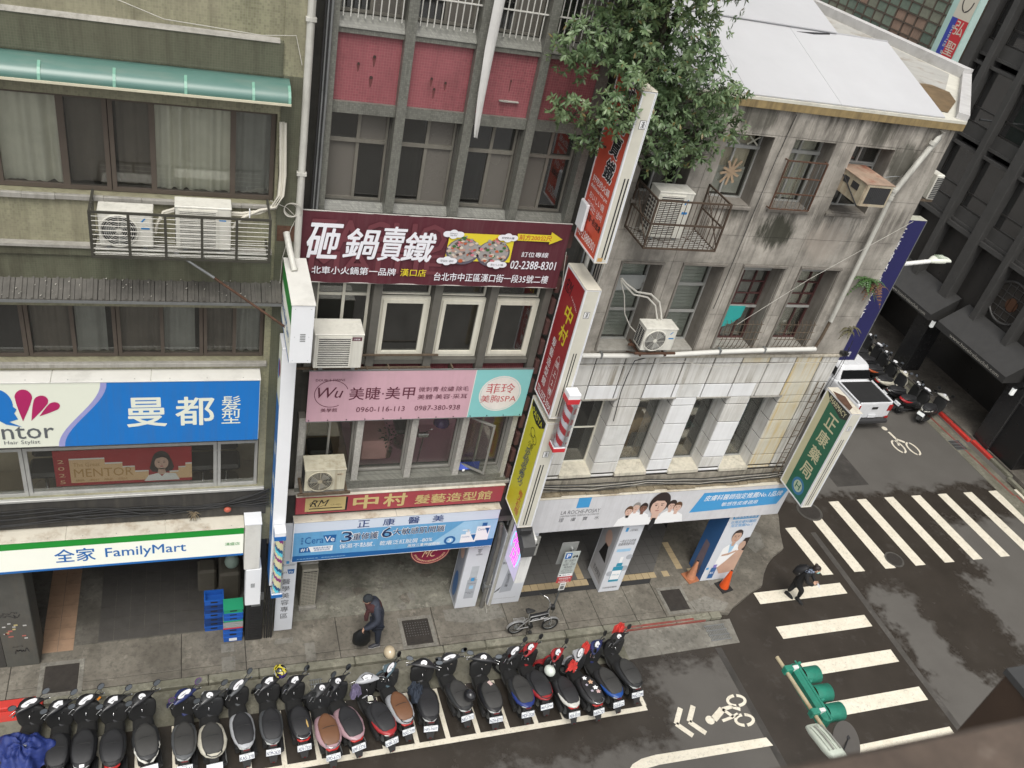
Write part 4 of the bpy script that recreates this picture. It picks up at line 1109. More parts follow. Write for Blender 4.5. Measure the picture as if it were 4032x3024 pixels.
# large roof sheets, each lapped over the next, rising towards the back
def sheet(pts,name='roof_sheet'):
 m = MB(); m.prism(pts,(0,0,.02)); return m.obj(name,roofm,b3)
xl = 6.95;
fx = [6.95,8.8,10.75,13.15]
bx = [6.9,8.9,10.8,13.2]
def rz(y): return 12.85 + .30 * (y - .1)
for i in range(3):
 sheet([(fx[i] + .003,.02,rz(.1)),(fx[i + 1] - .003,.02,rz(.1)),(bx[i + 1] - .003,2.35,rz(2.35)),(bx[i] + .003,2.35,rz(2.35))][:4])
sheet([(6.9,2.30,rz(2.3) + .05),(8.9,2.30,rz(2.3) + .05),(8.9,7,rz(2.3) + .75),(6.9,7,rz(2.3) + .75)])
sheet([(8.92,2.30,rz(2.3) + .05),(11.9,2.30,rz(2.3) + .05),(13.0,7,rz(2.3) + .75),(8.92,7,rz(2.3) + .75)])
sheet([(6.9,6.95,rz(2.3) + .79),(13.0,6.95,rz(2.3) + .79),(13.6,13,rz(2.3) + 1.3),(6.9,13,rz(2.3) + 1.3)])
m = MB(); m.prism([(10.9,2.2,rz(2.2) + .022),(11.75,2.32,rz(2.32) + .022),(11.72,2.27,rz(2.27) + .022),(11.3,2.19,rz(2.19) + .022)],(0,0,.004)); m.obj('roof_tear',black_ink,b3)
m = MB(); m.prism([(13.14,.03,12.845),(13.19,2.35,12.845),(13.19,2.35,rz(2.35)),(13.14,.03,rz(.1) )],(.012,0,0)); m.obj('roof_flashing',roofm,b3)
m = MB(); m.box(6.9,13.2,2.33,2.345,12.845,rz(2.35) + .04); m.obj('roof_flashing',roofm,b3)
m = MB(); m.prism([(14.25,2.3,12.854),(13.35,.45,12.854),(13.55,.4,12.854),(14.0,.8,12.854),(14.5,1.25,12.854),(14.9,1.9,12.854),(14.75,2.3,12.854)],(0,0,.003)); m.obj('rust_puddle',paint('puddle_brown',(.20,.13,.06),.4,dirt=.5,scale=3),b3)
# windows 4th floor
alu_w = paint('aluminium_white',(.45,.45,.43),.4,.3,dirt=.2,streak=.2)
wood_r = paint('maroon_steel',(.085,.03,.028),.6,dirt=.3)
for k,(a,b,c,d) in enumerate(H4):
 y = .38
 if k != 3:
  window(b3,a,b,c,d,y,alu_w,pane_clear,((a + b) / 2 - .02,),(11.83,),.035)
  MB().box(a + .005,b - .005,y - .02,y + .07,11.80,11.86).obj('transom',alu_w,b3)
 else:
  window(b3,a,b,11.72,d,y,alu_w,pane_dark,((a + b) / 2,),(),.035)
  window(b3,a,b,c,11.71,y,alu_w,pane_dark,((a + b) / 2,),(),.035)
curtw = paint('curtain_cream',(.68,.60,.46),.85,dirt=.2)
curtain(b3,8.76,9.62,10.95,12.1,.50,curtw,.015,9); curtain(b3,10.16,11.0,10.86,12.12,.50,curt,.015,9); curtain(b3,11.5,11.9,11.75,12.12,.50,curt,.015,9)
MB().box(8.98,9.60,.455,.46,10.9,11.42).obj('window_paper',paint('paper_pale',(.55,.55,.50),.8),b3)
tape = paint('brown_tape',(.36,.26,.17),.6)
fc = Face(b3,(8.77,.375,10.85),(1,0,0),(0,0,1))
for a,l in ((.2,.22),(.95,.27),(1.5,.26),(2.1,.24),(2.75,.2)):
 cx,cz = .50,.49; dx,dz = math.cos(a) * l,math.sin(a) * l; nx,nz = -math.sin(a) * .025,math.cos(a) * .025
 fc.poly([(cx - dx - nx,cz - dz - nz),(cx + dx - nx,cz + dz - nz),(cx + dx + nx,cz + dz + nz),(cx - dx + nx,cz - dz + nz)],tape,1 + int(a * 3))
paper_t = paint('pale_tape',(.55,.54,.45),.6)
for cx,cz,l in ((.74,1.10,.15),(.36,1.10,.15)):
 for a in (.7,2.4):
  dx,dz = math.cos(a) * l,math.sin(a) * l * .8; nx,nz = -math.sin(a) * .015,math.cos(a) * .015
  fc.poly([(cx - dx - nx,cz - dz - nz),(cx + dx - nx,cz + dz - nz),(cx + dx + nx,cz + dz + nz),(cx - dx + nx,cz - dz + nz)],paper_t,1 + int(a))
fc.done('tape_cross')
# third floor windows
blind = paint('blind_pale',(.42,.45,.42),.7,dirt=.15)
for k,(a,b,c,d) in enumerate(H3):
 y = .40
 if k < 2:
  window(b3,a,b,c,d,y,alu_w,pane_clear,(),(c + .72,c + 1.25) if k == 0 else (c + .70,c + 1.33),.035,bw=.06)
  for q in range(24):
   zz = c + .05 + q * .078
   MB().box(a + .05,b - .05,.50,.515,zz,zz + .07).obj('blind_slat',blind,b3)
 else:
  window(b3,a,b,c,d,y,wood_r,pane_clear,(a + (b - a) * .35,a + (b - a) * .68),(c + .85,c + 1.12,c + 1.4,c + 1.72),.035,bw=.025)
  MB().box(a + .01,b - .01,y - .03,y - .002,c + 1.68,c + 1.76).obj('transom',alu_w,b3)
  MB().box(a + .01,b - .01,y - .03,y - .002,c + .80,c + .85).obj('transom',alu_w,b3)
  curtain(b3,a + .03,b - .03,c + .02,d - .05,.52,curt2 if k == 2 else curt,.012,6)
MB().prism([(10.16,.375,7.95),(10.18,.375,8.47),(10.80,.375,8.47),(10.78,.375,8.2),(10.6,.375,8.03),(10.35,.375,7.93)],(0,-.012,0)).obj('teal_sheet',paint('teal_cloth',(.03,.36,.34),.6,dirt=.2),b3)
MB().prism([(7.52,.39,8.75),(7.5,.39,9.1),(8.25,.39,9.12),(8.2,.39,8.8)],(0,-.008,0)).obj('plastic_sheet',paint('clear_film',(.35,.36,.35),.2),b3)
# window grilles of the third floor
for k,(a,b) in enumerate(((10.13,11.05),(11.48,12.40))):
 t = thing('window_grille',('bent steel window grille in front of the teal sheet' if k == 0 else 'steel window grille nearest the corner downpipe on the third floor'),'grille',((a + b) / 2,0,7.66))
 for q in range(9):
  xx = a + .04 + (b - a - .08) * q / 8
  MB().tube([(xx,.0,7.66),(xx,-.06,7.72),(xx,-.10,7.95),(xx,-.07,8.3),(xx,-.02,8.36)],.007,5).obj('bar',rusty_steel,t)
 for zz,yy in ((7.76,-.075),(7.95,-.10),(8.12,-.09),(8.3,-.07)):
  MB().cyl((a - .02,yy,zz),(b + .02,yy,zz),.007,5).obj('rail',rusty_steel,t)
# rusty cage over the 4th floor window
t = thing('window_cage','rusty barred cage over the curtained top-floor window above the moss stain','window cage',(10.5,F3,10.85))
m = MB(); a,b,c,d = 10.07,10.95,10.86,11.80
for xx in (a,b): m.box(xx - .012,xx + .012,-.06,-.035,c,d)
for zz in (c,d,c + .31,c + .62): m.box(a,b,-.061,-.034,zz - .01,zz + .01)
for zz in (c,d):
 for xx in (a,b): m.box(xx - .01,xx + .01,-.034,F3,zz - .008,zz + .008)
m.obj('frame',rust,t)
for q in range(9): MB().cyl((a + .05 + q * (b - a - .1) / 8,-.048,c),(a + .05 + q * (b - a - .1) / 8,-.048,d - (0 if q % 2 else .0)),.006,5).obj('bar',steel_grey if q % 3 else rusty_steel,t)

# white tile cladding of the second floor
tile_w = paint('tile_white',(.74,.75,.76),.3,dirt=.06,streak=.0,spec=.5)
def tile_mat(nm,k,tint):
 return paint(nm,tint,.32,dirt=.12,streak=k,grime=(.20,.17,.12),scale=2)
tile_clean = tile_mat('tile_clean',.12,(.76,.765,.77)); tile_streak = paint('tile_streaked',(.62,.61,.58),.4,dirt=.1,streak=.9,grime=(.24,.215,.17)); tile_yel = paint('tile_yellowed',(.60,.57,.48),.4,dirt=.2,streak=1.0,grime=(.50,.38,.18)); tile_mid = paint('tile_mid',(.64,.63,.60),.35,dirt=.12,streak=.5,grime=(.28,.25,.20))
tile_dull = paint('tile_dull',(.68,.68,.66),.4,dirt=.2,streak=.45,grime=(.36,.33,.28),scale=4,blotch=.15)
TX = [6.96,7.54,8.20,8.87,9.59,10.32,11.02,11.72,12.41,13.10,13.58]
TZ = [4.10,4.53,5.03,5.59,6.11,6.69,7.24,7.40]
for zi in range(len(TZ) - 1):
 for xi in range(len(TX) - 1):
  x0_,x1_,z0_,z1_ = TX[xi],TX[xi + 1],TZ[zi],TZ[zi + 1]
  cells = grid_minus(x0_ + .013,x1_ - .013,z0_ + .013,z1_ - .013,[(h[0] - .004,h[1] + .004,h[2],h[3] + .004) for h in H2])
  # merge: take the bounding cells left, drop slivers
  for a,b,c,d in cells:
   if b - a < .03 or d - c < .03: continue
   if z0_ >= 6.6: mt = tile_yel if xi == 8 and zi < 6 or (xi in (6,8) and zi == 6) else (tile_streak if R_.random() < .75 else tile_mid)
   elif xi == 9 : mt = tile_streak
   elif xi == 8: mt = tile_yel if a > 12.4 else tile_clean
   elif xi == 0: mt = tile_mid
   else: mt = R_.choice((tile_clean,tile_clean,tile_dull,tile_mid,tile_clean))
   MB().box(a,b,F3 - .016 - R_.uniform(0,.003),F3 + .011,c,d,0,.004).obj('tile',mt,b3)
for a,b,c,d in H2:
 zz = [c,4.53,5.03,5.59,6.11,d - .004]
 for i in range(len(zz) - 1):
  for x_,s_ in ((b,-1),(a,1)):
   MB().box(x_ - .002 * s_,x_ + .012 * s_,F3 - .01,.42,zz[i] + .011,zz[i + 1] - .011,0,.003).obj('tile',tile_mid if s_ < 0 else tile_clean,b3)
 m = MB(); m.prism([(a + .012,F3 - .06,c - .075),(a + .012,F3 - .06,c + .006),(a + .012,.42,c + .04),(a + .012,.42,c - .075)],(b - a - .024,0,0)); m.obj('sill',paint('sill_cream',(.60,.56,.46),.6,dirt=.25,streak=.4),b3)
 m = MB(); m.box(a - .02,b + .02,F3 - .045,F3 - .018,d - .01,d + .02); m.obj('lintel_trim',conc_lt,b3)
m = MB(); m.box(6.96,13.6,F3 - .05,F3 + .011,7.401,7.465,0,.01); m.obj('string_course',paint('string_course',(.50,.46,.38),.7,dirt=.3,streak=.6,grime=(.12,.09,.05)),b3)
cb = paint('cardboard',(.52,.36,.20),.8,dirt=.2)
for k,(a,b,c,d) in enumerate(H2):
 window(b3,a + .012,b - .012,c + .02,d - .004,.40,cream_fr if k == 0 else alu_w,pane_clear if k else pane_dark,(),(c + 1.05,) if k == 0 else (),.035)
rr = random.Random(4); bn = 0
for k,(a,b,c,d) in enumerate(H2):
 for q in range(6 if k < 2 else 3):
  w = rr.uniform(.3,.5); x_ = rr.uniform(a,b - w); z_ = 4.06 + rr.choice((0,.4,.8,1.2)); y_ = rr.uniform(.5,1.0)
  z_ = 4.06 + (q // 2) * .44
  x_ = a + .02 + (q % 2) * (b - a) * .5; w = (b - a) * .46
  labs = ['bottom left','bottom right','middle left','middle right','top left','top right']
  wn_ = ['leftmost','second','third','rightmost'][k]
  t = thing('cardboard_box','%s cardboard box stacked behind the %s white-tiled window' % (labs[q],wn_),'box',(x_ + w / 2,y_ + .2,z_),group='cardboard boxes behind the white-tiled windows')
  y_ = .47 + .06 * (q % 2)
  m = MB(); m.box(x_,x_ + w,y_,y_ + .4,z_,z_ + .43,0,.01); m.obj('carton',cb if (q + k) % 4 else paint('carton_pale',(.45,.42,.38),.8),t)
  m = MB(); m.box(x_ + w * .46,x_ + w * .54,y_ - .002,y_ + .402,z_ + .02,z_ + .432); m.obj('tape',paint('tape_tan',(.36,.26,.15),.4),t)
t = thing('storage_shelf','pale shelf unit inside the third white-tiled window','shelf',(10.65,.8,4.06))
for zz in (4.4,4.9,5.4,5.8): MB().box(10.28,11.05,.7,1.1,zz,zz + .03).obj('shelf_board',paint('shelf_teal',(.1,.3,.27),.6),t)
m = MB(); m.box(10.35,10.6,.72,1.0,4.93,5.2); m.box(10.7,10.95,.72,1.0,4.43,4.7); m.obj('stored_goods',paint('goods',(.5,.5,.45),.7),t)
MB().box(11.7,12.4,.8,.85,5.4,5.47).obj('teal_rail',paint('shelf_teal',(.1,.3,.27),.6),b3)

# ground floor arcade of the corner building
m = MB(); m.box(6.96,13.58,.03,.061,3.101,4.03); m.obj('lower_band',paint('band_cream',(.36,.33,.27),.8,dirt=.35,streak=.7,blotch=.6,grime=(.07,.06,.045)),b3)
m = MB(); m.box(6.96,13.58,.061,.47,2.55,3.1)
m.obj('lower_wall',conc3b,b3)
m = MB(); m.prism([(x_,y_,2.9) for x_,y_ in [(6.96,.471),(13.3,.471),(16.1,3.5),(15.5,8.8),(15.3,13.8),(6.96,13.8)]],(0,0,.19)); m.obj('arcade_ceiling',paint('ceiling3',(.2,.19,.17),.8),b3)
m = MB(); m.box(6.96,12.6,3.7,3.8,-.02,2.9); m.box(12.5,12.6,3.8,13.8,-.02,2.9); m.obj('shop_front',paint('shop_glass',(.05,.05,.05),.2,dirt=.2),b3)
ft3 = paint('dark_stone_tile',(.13,.125,.118),.4,dirt=.2,scale=2)
floor3 = MB().box(6.96,13.1,.12,3.7,-.3,-.012).obj('arcade_floor',paint('grout_dark',(.03,.03,.03),.9),kind='structure')
tiles(floor3,7.5,12.6,.48,3.18,.3,ft3,-.002,.006)
ytile = paint('yellow_stone_tile',(.42,.33,.20),.5,dirt=.2,scale=4)
tiles(floor3,7.3,9.56,.27,.47,.2,ytile,.0,.01); tiles(floor3,10.3,12.64,.27,.47,.2,ytile,.0,.01)
tiles(floor3,9.25,9.45,.48,1.46,.195,ytile,.002,.008); tiles(floor3,10.32,10.52,.48,1.07,.195,ytile,.002,.008); tiles(floor3,12.2,12.4,.48,1.46,.195,ytile,.002,.008)
for (a,b,y0_,y1_) in ((6.63,7.44,.03,.5),(9.63,10.22,.03,.75),(12.65,13.55,.03,.6)):
 MB().box(a + .02,b - .02,y0_ + .02,y1_ - .02,-.01,2.9).obj('pillar',graf,b3)
# ================================================================ ACROSS THE SIDE STREET
XH = 27.3
hot_d = paint('hotel_panel',(.038,.036,.034),.3,dirt=.3,scale=1.5)
hot_f = paint('hotel_fin',(.085,.083,.080),.45,.2,dirt=.25,scale=2)
hot_g = glass('hotel_glass',(.45,.46,.48),.22,.15,(.12,.12,.12))
hotel = thing('hotel_building','dark grey hotel building with deep window grid on the far side of the side street','building',(XH,5,0))
# facade in the y-z plane: window bays between fins
FY = [13.55,12.62,11.0,9.3,7.65,6.0,4.35,2.7,1.05,-.6,-2.3,-4.0,-5.7]
FLO = [6.1 + 2.72 * i for i in range(5)]
for i,y in enumerate(FY):
 w = .22 if i in (0,3) else .13
 m = MB(); m.box(XH - .35,XH + .3,y - w,y + w,2.9,20,0,.01); m.obj('fin',hot_f,hotel)
for i in range(len(FY) - 1):
 yb,ya = FY[i] - .13,FY[i + 1] + .13
 if i == 0: yb -= .09
 for z in FLO:
  if i == 2 and z < 6.2: pass
  MB().box(XH - .12,XH + .15,ya,yb,z,z + .10).obj('sill',hot_f,hotel); MB().box(XH - .2,XH + .15,ya,yb,z + 2.42,z + 2.52).obj('window_head',hot_f,hotel)
  MB().box(XH - .06,XH + .1,ya,yb,z + .101,z + .55).obj('spandrel',hot_f,hotel)
  fr = MB(); zz0,zz1 = z + .56,z + 2.42
  for (p,q,r,s_) in ((ya,yb,zz0,zz0 + .05),(ya,yb,zz1 - .05,zz1),(ya,ya + .05,zz0,zz1),(yb - .05,yb,zz0,zz1),(ya,yb,zz0 + .5,zz0 + .56)):
   fr.box(XH - .02,XH + .05,p,q,r,s_)
  f_ = fr.obj('window',hot_d,hotel)
  MB().box(XH + .01,XH + .016,ya + .03,yb - .03,zz0 + .03,zz1 - .03).obj('pane',hot_g,f_)
  if R_.random() < .6:
   cm = R_.choice((paint('hotel_curtain',(.22,.22,.24),.8),paint('hotel_curtain_b',(.20,.13,.09),.8),paint('hotel_curtain_l',(.42,.42,.46),.8)))
   t0_ = R_.uniform(.0,.5); MB().box(XH + .2,XH + .22,ya + .05,ya + .05 + (yb - ya) * R_.uniform(.3,.9),zz0,zz1).obj('curtain',cm,hotel)
m = MB(); m.box(XH + .06,XH + .3,-8,13.7,3.2,6.1); m.obj('lower_wall',hot_d,hotel)
m = MB(); m.box(XH - .25,XH + .2,-8,13.75,5.92,6.08); m.obj('string_course',hot_f,hotel)
m = MB(); m.box(XH - .0,XH + .3,-8,4.2,3.0,3.2); m.box(XH + 2.0,XH + 2.1,-8,13.7,0,3.2); m.box(XH + .06,XH + 2,-8,13.7,3.1,3.19); m.obj('porch_ceiling',hot_d,hotel)
m = MB(); m.box(XH + .3,XH + 8,-8.1,-8,0,20); m.box(XH + .3,XH + 8,13.65,13.75,0,20); m.box(XH + 8,XH + 8.1,-8,13.7,0,20); m.box(XH + 1.5,XH + 1.6,-8,13.65,3.2,20); m.box(XH - .35,XH + 8,-8,13.7,20,20.1); m.obj('side_wall',hot_d,hotel)
for yy in (9.7,4.8,-.3,-5.2):
 m = MB(); m.box(XH - .1,XH + .7,yy - .38,yy + .38,0,3.2,0,.02); m.obj('column',paint('hotel_stone',(.03,.03,.031),.25,dirt=.2),hotel)
# round window with leaded panes
ccy,ccz,cr = 6.95,4.75,.78
m = MB(); m.torus((XH + .04,ccy,ccz),(1,0,0),cr,.05,32,6); rw = m.obj('round_window',hot_f,hotel)
for i in range(-2,3):
 h = math.sqrt(max(0,cr * cr - (i * .3) ** 2))
 MB().box(XH + .02,XH + .045,ccy + i * .3 - .012,ccy + i * .3 + .012,ccz - h,ccz + h).obj('glazing_bar',hot_f,rw)
 MB().box(XH + .022,XH + .047,ccy - h,ccy + h,ccz + i * .3 - .012,ccz + i * .3 + .012).obj('glazing_bar',hot_f,rw)
m = MB(); m.cyl((XH + .05,ccy,ccz),(XH + .055,ccy,ccz),cr,32); m.obj('pane',paint('round_glass',(.055,.05,.045),.15,dirt=.5,scale=3),rw)
m = MB(); m.cyl((XH + .03,ccy - .15,ccz),(XH + .02,ccy - .15,ccz),.25,20); m.obj('centre_pane',paint('round_glass_brown',(.10,.05,.03),.2),rw)
# awnings with lettering
awm = paint('awning_black',(.040,.039,.038),.6,dirt=.25)
awt = paint('awning_lettering',(.45,.43,.38),.6)
for (ya,yb,lab,s_) in ((4.75,8.3,'black hotel awning with white web address, nearest the round window','www.hotelrelaxclub.com'),(8.72,11.9,'black hotel awning behind the navy sign, farther up the side street','www.hotelrelaxclub.com')):
 t = thing('shop_awning',lab,'awning',(XH,(ya + yb) / 2,3.0),group='black hotel awnings')
 m = MB(); m.prism([(XH,ya,3.85),(26.25,ya,3.1),(26.25,ya,2.85),(26.28,ya,2.85),(26.28,ya,3.08),(XH,ya,3.80)],(0,yb - ya,0)); m.obj('canvas',awm,t)
 m = MB(); m.prism([(XH,ya - .004,3.85),(26.25,ya - .004,3.1),(26.25,ya - .004,2.85),(XH,ya - .004,2.85)],(0,.004,0)); m.obj('side_flap',awm,t)
 f = Face(t,(26.248,yb - .5,2.88),(0,-1,0),(0,0,1)); f.text(s_,.25,.03,(yb - ya) - 1.0,.13,awt); f.done()
# lantern lights by the entrance
for y_,z_,lab in ((8.93,2.56,'white box wall lamp between the two hotel awnings'),(4.62,2.58,'white box wall lamp at the right end of the hotel awning')):
 t = thing('wall_lamp',lab,'lamp',(26.85,y_,z_),group='white wall lamps of the hotel')
 m = MB(); m.box(26.78,26.92,y_ - .06,y_ + .06,z_ - .16,z_ + .14,0,.02); m.obj('lamp_shade',paint('lamp_glow',(.75,.76,.74),.4,emit=.35),t)
 m = MB(); m.box(26.92,XH + .06,y_ - .02,y_ + .02,z_ + .08,z_ + .12); m.box(26.77,26.93,y_ - .07,y_ + .07,z_ + .141,z_ + .17); m.obj('bracket',black_plastic,t)
# planter pillar at the near end and dim shop window things
m = MB(); m.box(27.3,28.2,3.3,4.7,.01,2.2,0,.02); m.obj('entrance_block',paint('hotel_stone2',(.016,.016,.017),.3,dirt=.3),label='black polished stone block at the hotel entrance',cat='entrance block')

# ---- glass-block building up the side street
gb_wall = paint('render_brown',(.27,.19,.14),.85,dirt=.35,streak=.55,blotch=.3)
gbb = thing('glass_block_building','old brown building with a wall of greenish glass blocks beyond the metal roof','building',(27,19,0))
m = MB(); m.box(27.05,27.6,13.76,34,0,22); m.box(27.6,36,33.5,34,0,22); m.box(27.6,36,13.76,14,0,22); m.box(27.05,36,13.76,34,22,22.2); m.obj('wall',gb_wall,gbb)
frame_g = paint('mullion_rust',(.11,.085,.065),.7,dirt=.3)
gbm = []
for k,c_ in enumerate(((.19,.24,.19),(.22,.27,.21),(.15,.20,.16),(.25,.26,.20))):
 gbm.append(paint('glass_block_%s' % ('abcd'[k]),c_,.18,dirt=.35,scale=4,spec=.6))
orange = paint('boarded_panel',(.34,.23,.17),.8,dirt=.3,streak=.4)
bs_y,bs_z = .62,.40
nb = 0; protos = {}
m = MB()
y = 15.0
ys_ = []
while y < 26.5:
 ys_.append(y); m.box(26.98,27.049,y - .025,y + .025,9.0,14.9); y += bs_y
zs_ = [9.05 + bs_z * i for i in range(15)]
for z in zs_: m.box(26.985,27.045,15.0,26.5,z - .02,z + .02)
m.obj('mullions',frame_g,gbb)
for i in range(len(ys_) - 1):
 for j in range(len(zs_) - 1):
  yy,zz = ys_[i],zs_[j]
  solid = (4 < i < 8 and 5 <= j <= 7) and False
  a_orange = (i in (2,3,4) and j in (4,5,6)) or (i in (8,9,10,11) and j in (6,7,8)) or (i > 13)
  mt = orange if a_orange else gbm[(i * 7 + j * 5 + (i * j) % 3) % 4]
  if mt.name not in protos:
   a = MB(); a.box(0,.03,.03,bs_y - .03,.025,bs_z - .025,0,.012); protos[mt.name] = a.obj('glass_block' if not a_orange else 'board',mt,gbb,local=True)
   protos[mt.name].location = Vector((27.01,yy,zz)) - Vector((27,19,0))
  else: dup(protos[mt.name],gbb,Vector((27.01 + (.015 if a_orange else 0),yy,zz)) - Vector((27,19,0)))
m = MB(); m.box(26.9,27.06,14.1,14.6,8,16,0,.03); m.cyl((26.85,14.0,0),(26.85,14.0,18),.07,10,1); m.cyl((26.85,13.85,0),(26.85,13.85,18),.05,10,1); m.obj('pipes',[gb_wall,pvc],gbb)
m = MB()
rr = random.Random(8)
MB().tube(sag((18,9,17),(24.0,17,10.8),.2,6),.006,4).obj('cable',cable_w,label='thin cable crossing in front of the glass-block wall',cat='cable')
# sign 3D: tall lightbox of the side street
sx = 24.5
t = thing('projecting_sign','tall red, blue and white lightbox sign at the top right above the roof','sign',(sx,12.3,12))
m = MB(); m.box(sx,sx + .3,11.72,12.86,8.6,15.4,0,.01); m.obj('box',paint('mint_frame',(.42,.60,.55),.5,dirt=.1),t)
# the street face of the box looks towards the junction (-y)
redp = paint('sign_red_print',(.55,.035,.045),.45,dirt=.08); bluep = paint('sign_blue_print',(.04,.06,.35),.45,dirt=.08); crm = paint('sign_cream',(.62,.58,.48),.5,dirt=.1)
f = Face(t,(sx - .002,12.80,8.65),(0,-1,0),(0,0,1))
f.rect(.22,.0,1.03,6.7,crm,1); f.rect(.22,0,.50,4.05,bluep,2); f.rect(.50,0,1.03,4.05,redp,2)
f.text('弘\n聖\n基',.53,2.25,.44,1.75,crm,4,bold=.03,line=.9); f.text('Hung Sheng',.30 - .6,3.0 - .0,1.5,.16,crm,4,rot=PI / 2)
f.ring(.63,4.65,.26,.38,.05,paint('emblem_black',(.05,.04,.04),.5),3,24,180,360); f.ell(.63,5.0,.2,.2,paint('emblem_gold',(.45,.30,.14),.5),3); f.ell(.63,5.12,.17,.1,redp,4)
f.rect(.60,4.3,.66,5.1,crm,5); f.rect(.45,4.75,.81,4.8,crm,5)
f.done()
f = Face(t,(sx + .02,11.718,8.65),(1,0,0),(0,0,1)); f.rect(0,0,.26,6.7,paint('mint_face',(.50,.66,.62),.5),1); f.done('edge_panel')
m = MB(); m.cyl((sx + .3,12.2,9.5),(27.05,12.2,9.5),.04,8); m.cyl((sx + .3,12.2,14),(27.05,12.2,14),.04,8); m.obj('bracket',steel_grey,t)

# hanging navy banner sign on the chamfered corner
t = thing('projecting_sign','tall navy blue sign with white characters on the chamfered corner above the pickup truck','sign',(14.6,1.1,4))
navy = paint('sign_navy',(.022,.022,.10),.45,dirt=.12)
m = MB(); m.box(14.55,15.33,1.2,1.45,6.45,10.25,0,.01); m.obj('box',[navy],t)
m = MB(); m.box(14.7,15.32,1.2,1.44,10.251,10.262); m.obj('top_cover',paint('cover_cream',(.5,.5,.42),.6,dirt=.3),t)
f = Face(t,(14.5,1.198,6.45),(1,0,0),(0,0,1))
f.text('正\n康\n醫\n學\n美\n容\n診\n所',.14,1.25,.24,2.35,white_ink,2,line=1.0)
f.text('請上2樓',.10,.12,.50,.15,white_ink,2); f.rect(.8,.0,.825,3.78,steel_grey,1); f.done()
m = MB(); m.cyl((14.2,1.6,9.6),(14.8,1.35,9.6),.025,6); m.cyl((14.2,1.6,7.2),(14.8,1.35,7.2),.025,6); m.obj('bracket',rusty_steel,t)
# street lamp reaching over the side street
t = thing('street_lamp','white street lamp arm reaching out behind the navy sign','street lamp',(15.5,2.0,0))
m = MB(); m.tube([(15.5,2.0,0),(15.5,2.0,8.3),(15.6,2.0,8.6),(15.85,2.0,8.7),(17.0,2.0,8.86)],.055,10); m.obj('pole',white_metal,t)
m = MB(); m.loft([((16.92,2,8.86),(0,.06,0),(0,0,.05),2.5),((17.05,2,8.90),(0,.13,0),(0,0,.07),3),((17.3,2,8.92),(0,.15,0),(0,0,.075),3),((17.5,2,8.90),(0,.11,0),(0,0,.05),3)],14); hd = m.obj('lamp_head',paint('lamp_white',(.68,.70,.62),.4,dirt=.1),t)
m = MB()
for i in range(5): m.box(17.08 + i * .06,17.1 + i * .06,1.9,2.1,8.975,8.992)
m.obj('cooling_fin',paint('lamp_fin',(.35,.42,.32),.5),hd)
m = MB(); m.box(17.3,17.46,1.845,1.856,8.88,8.915); m.obj('vent',black_ink,hd)

# pickup truck
t = thing('pickup_truck','white pickup truck with black bed parked beside the row of scooters','pickup truck',(22.72,7.9,RZ))
wp = paint('truck_white',(.70,.71,.73),.25,dirt=.04,space='O',coat=.5)
tg = paint('truck_glass',(.012,.013,.014),.08,dirt=.1)
tl = paint('taillight_red',(.35,.02,.02),.2,dirt=.1,space='O')
cx = 22.72
def bodysec(y,hw,zb,zt,e=5): return ((cx,y,(zb + zt) / 2),(hw,0,0),(0,0,(zt - zb) / 2),e)
Z0 = RZ
m = MB(); m.loft([bodysec(5.98,.76,Z0 + .55,Z0 + 1.13,8),bodysec(6.02,.80,Z0 + .45,Z0 + 1.15,8),bodysec(7.35,.81,Z0 + .42,Z0 + 1.15,8),bodysec(9.0,.81,Z0 + .4,Z0 + 1.12,7),bodysec(9.9,.80,Z0 + .42,Z0 + 1.08,6),bodysec(10.5,.74,Z0 + .45,Z0 + .92,5),bodysec(10.62,.66,Z0 + .5,Z0 + .8,4)],32)
m.obj('body',wp,t)
m = MB(); m.box(cx - .70,cx + .70,6.08,7.28,Z0 + 1.151,Z0 + 1.16); m.box(cx - .70,cx + .70,6.06,6.075,Z0 + 1.15,Z0 + 1.175,1); m.obj('bed_cover',[paint('bed_liner',(.02,.02,.021),.7,space='O'),black_plastic],t)
m = MB(); m.box(cx - .79,cx - .72,6.05,7.32,Z0 + 1.13,Z0 + 1.19,0,.015); m.box(cx + .72,cx + .79,6.05,7.32,Z0 + 1.13,Z0 + 1.19,0,.015); m.box(cx - .72,cx + .72,5.985,6.05,Z0 + 1.12,Z0 + 1.19,0,.015); m.obj('bed_rail',wp,t)
m = MB()
secs = []
for z_,hw,ya,yb in ((1.12,.79,7.34,9.35),(1.2,.78,7.36,9.2),(1.48,.70,7.5,8.75),(1.62,.66,7.58,8.55),(1.665,.60,7.66,8.42)):
 secs.append(((cx,(ya + yb) / 2,Z0 + z_),(hw,0,0),(0,(yb - ya) / 2,0),7))
m.loft(secs,32); m.obj('cab',wp,t)
m = MB(); m.prism([(cx - .66,7.375,Z0 + 1.22),(cx + .66,7.375,Z0 + 1.22),(cx + .60,7.515,Z0 + 1.52),(cx - .60,7.515,Z0 + 1.52)],(0,-.02,.01)); m.obj('rear_window',tg,t)
m = MB(); m.prism([(cx - .64,9.12,Z0 + 1.22),(cx + .64,9.12,Z0 + 1.22),(cx + .6,8.72,Z0 + 1.52),(cx - .6,8.72,Z0 + 1.52)],(0,.03,.02)); m.obj('windscreen',tg,t)
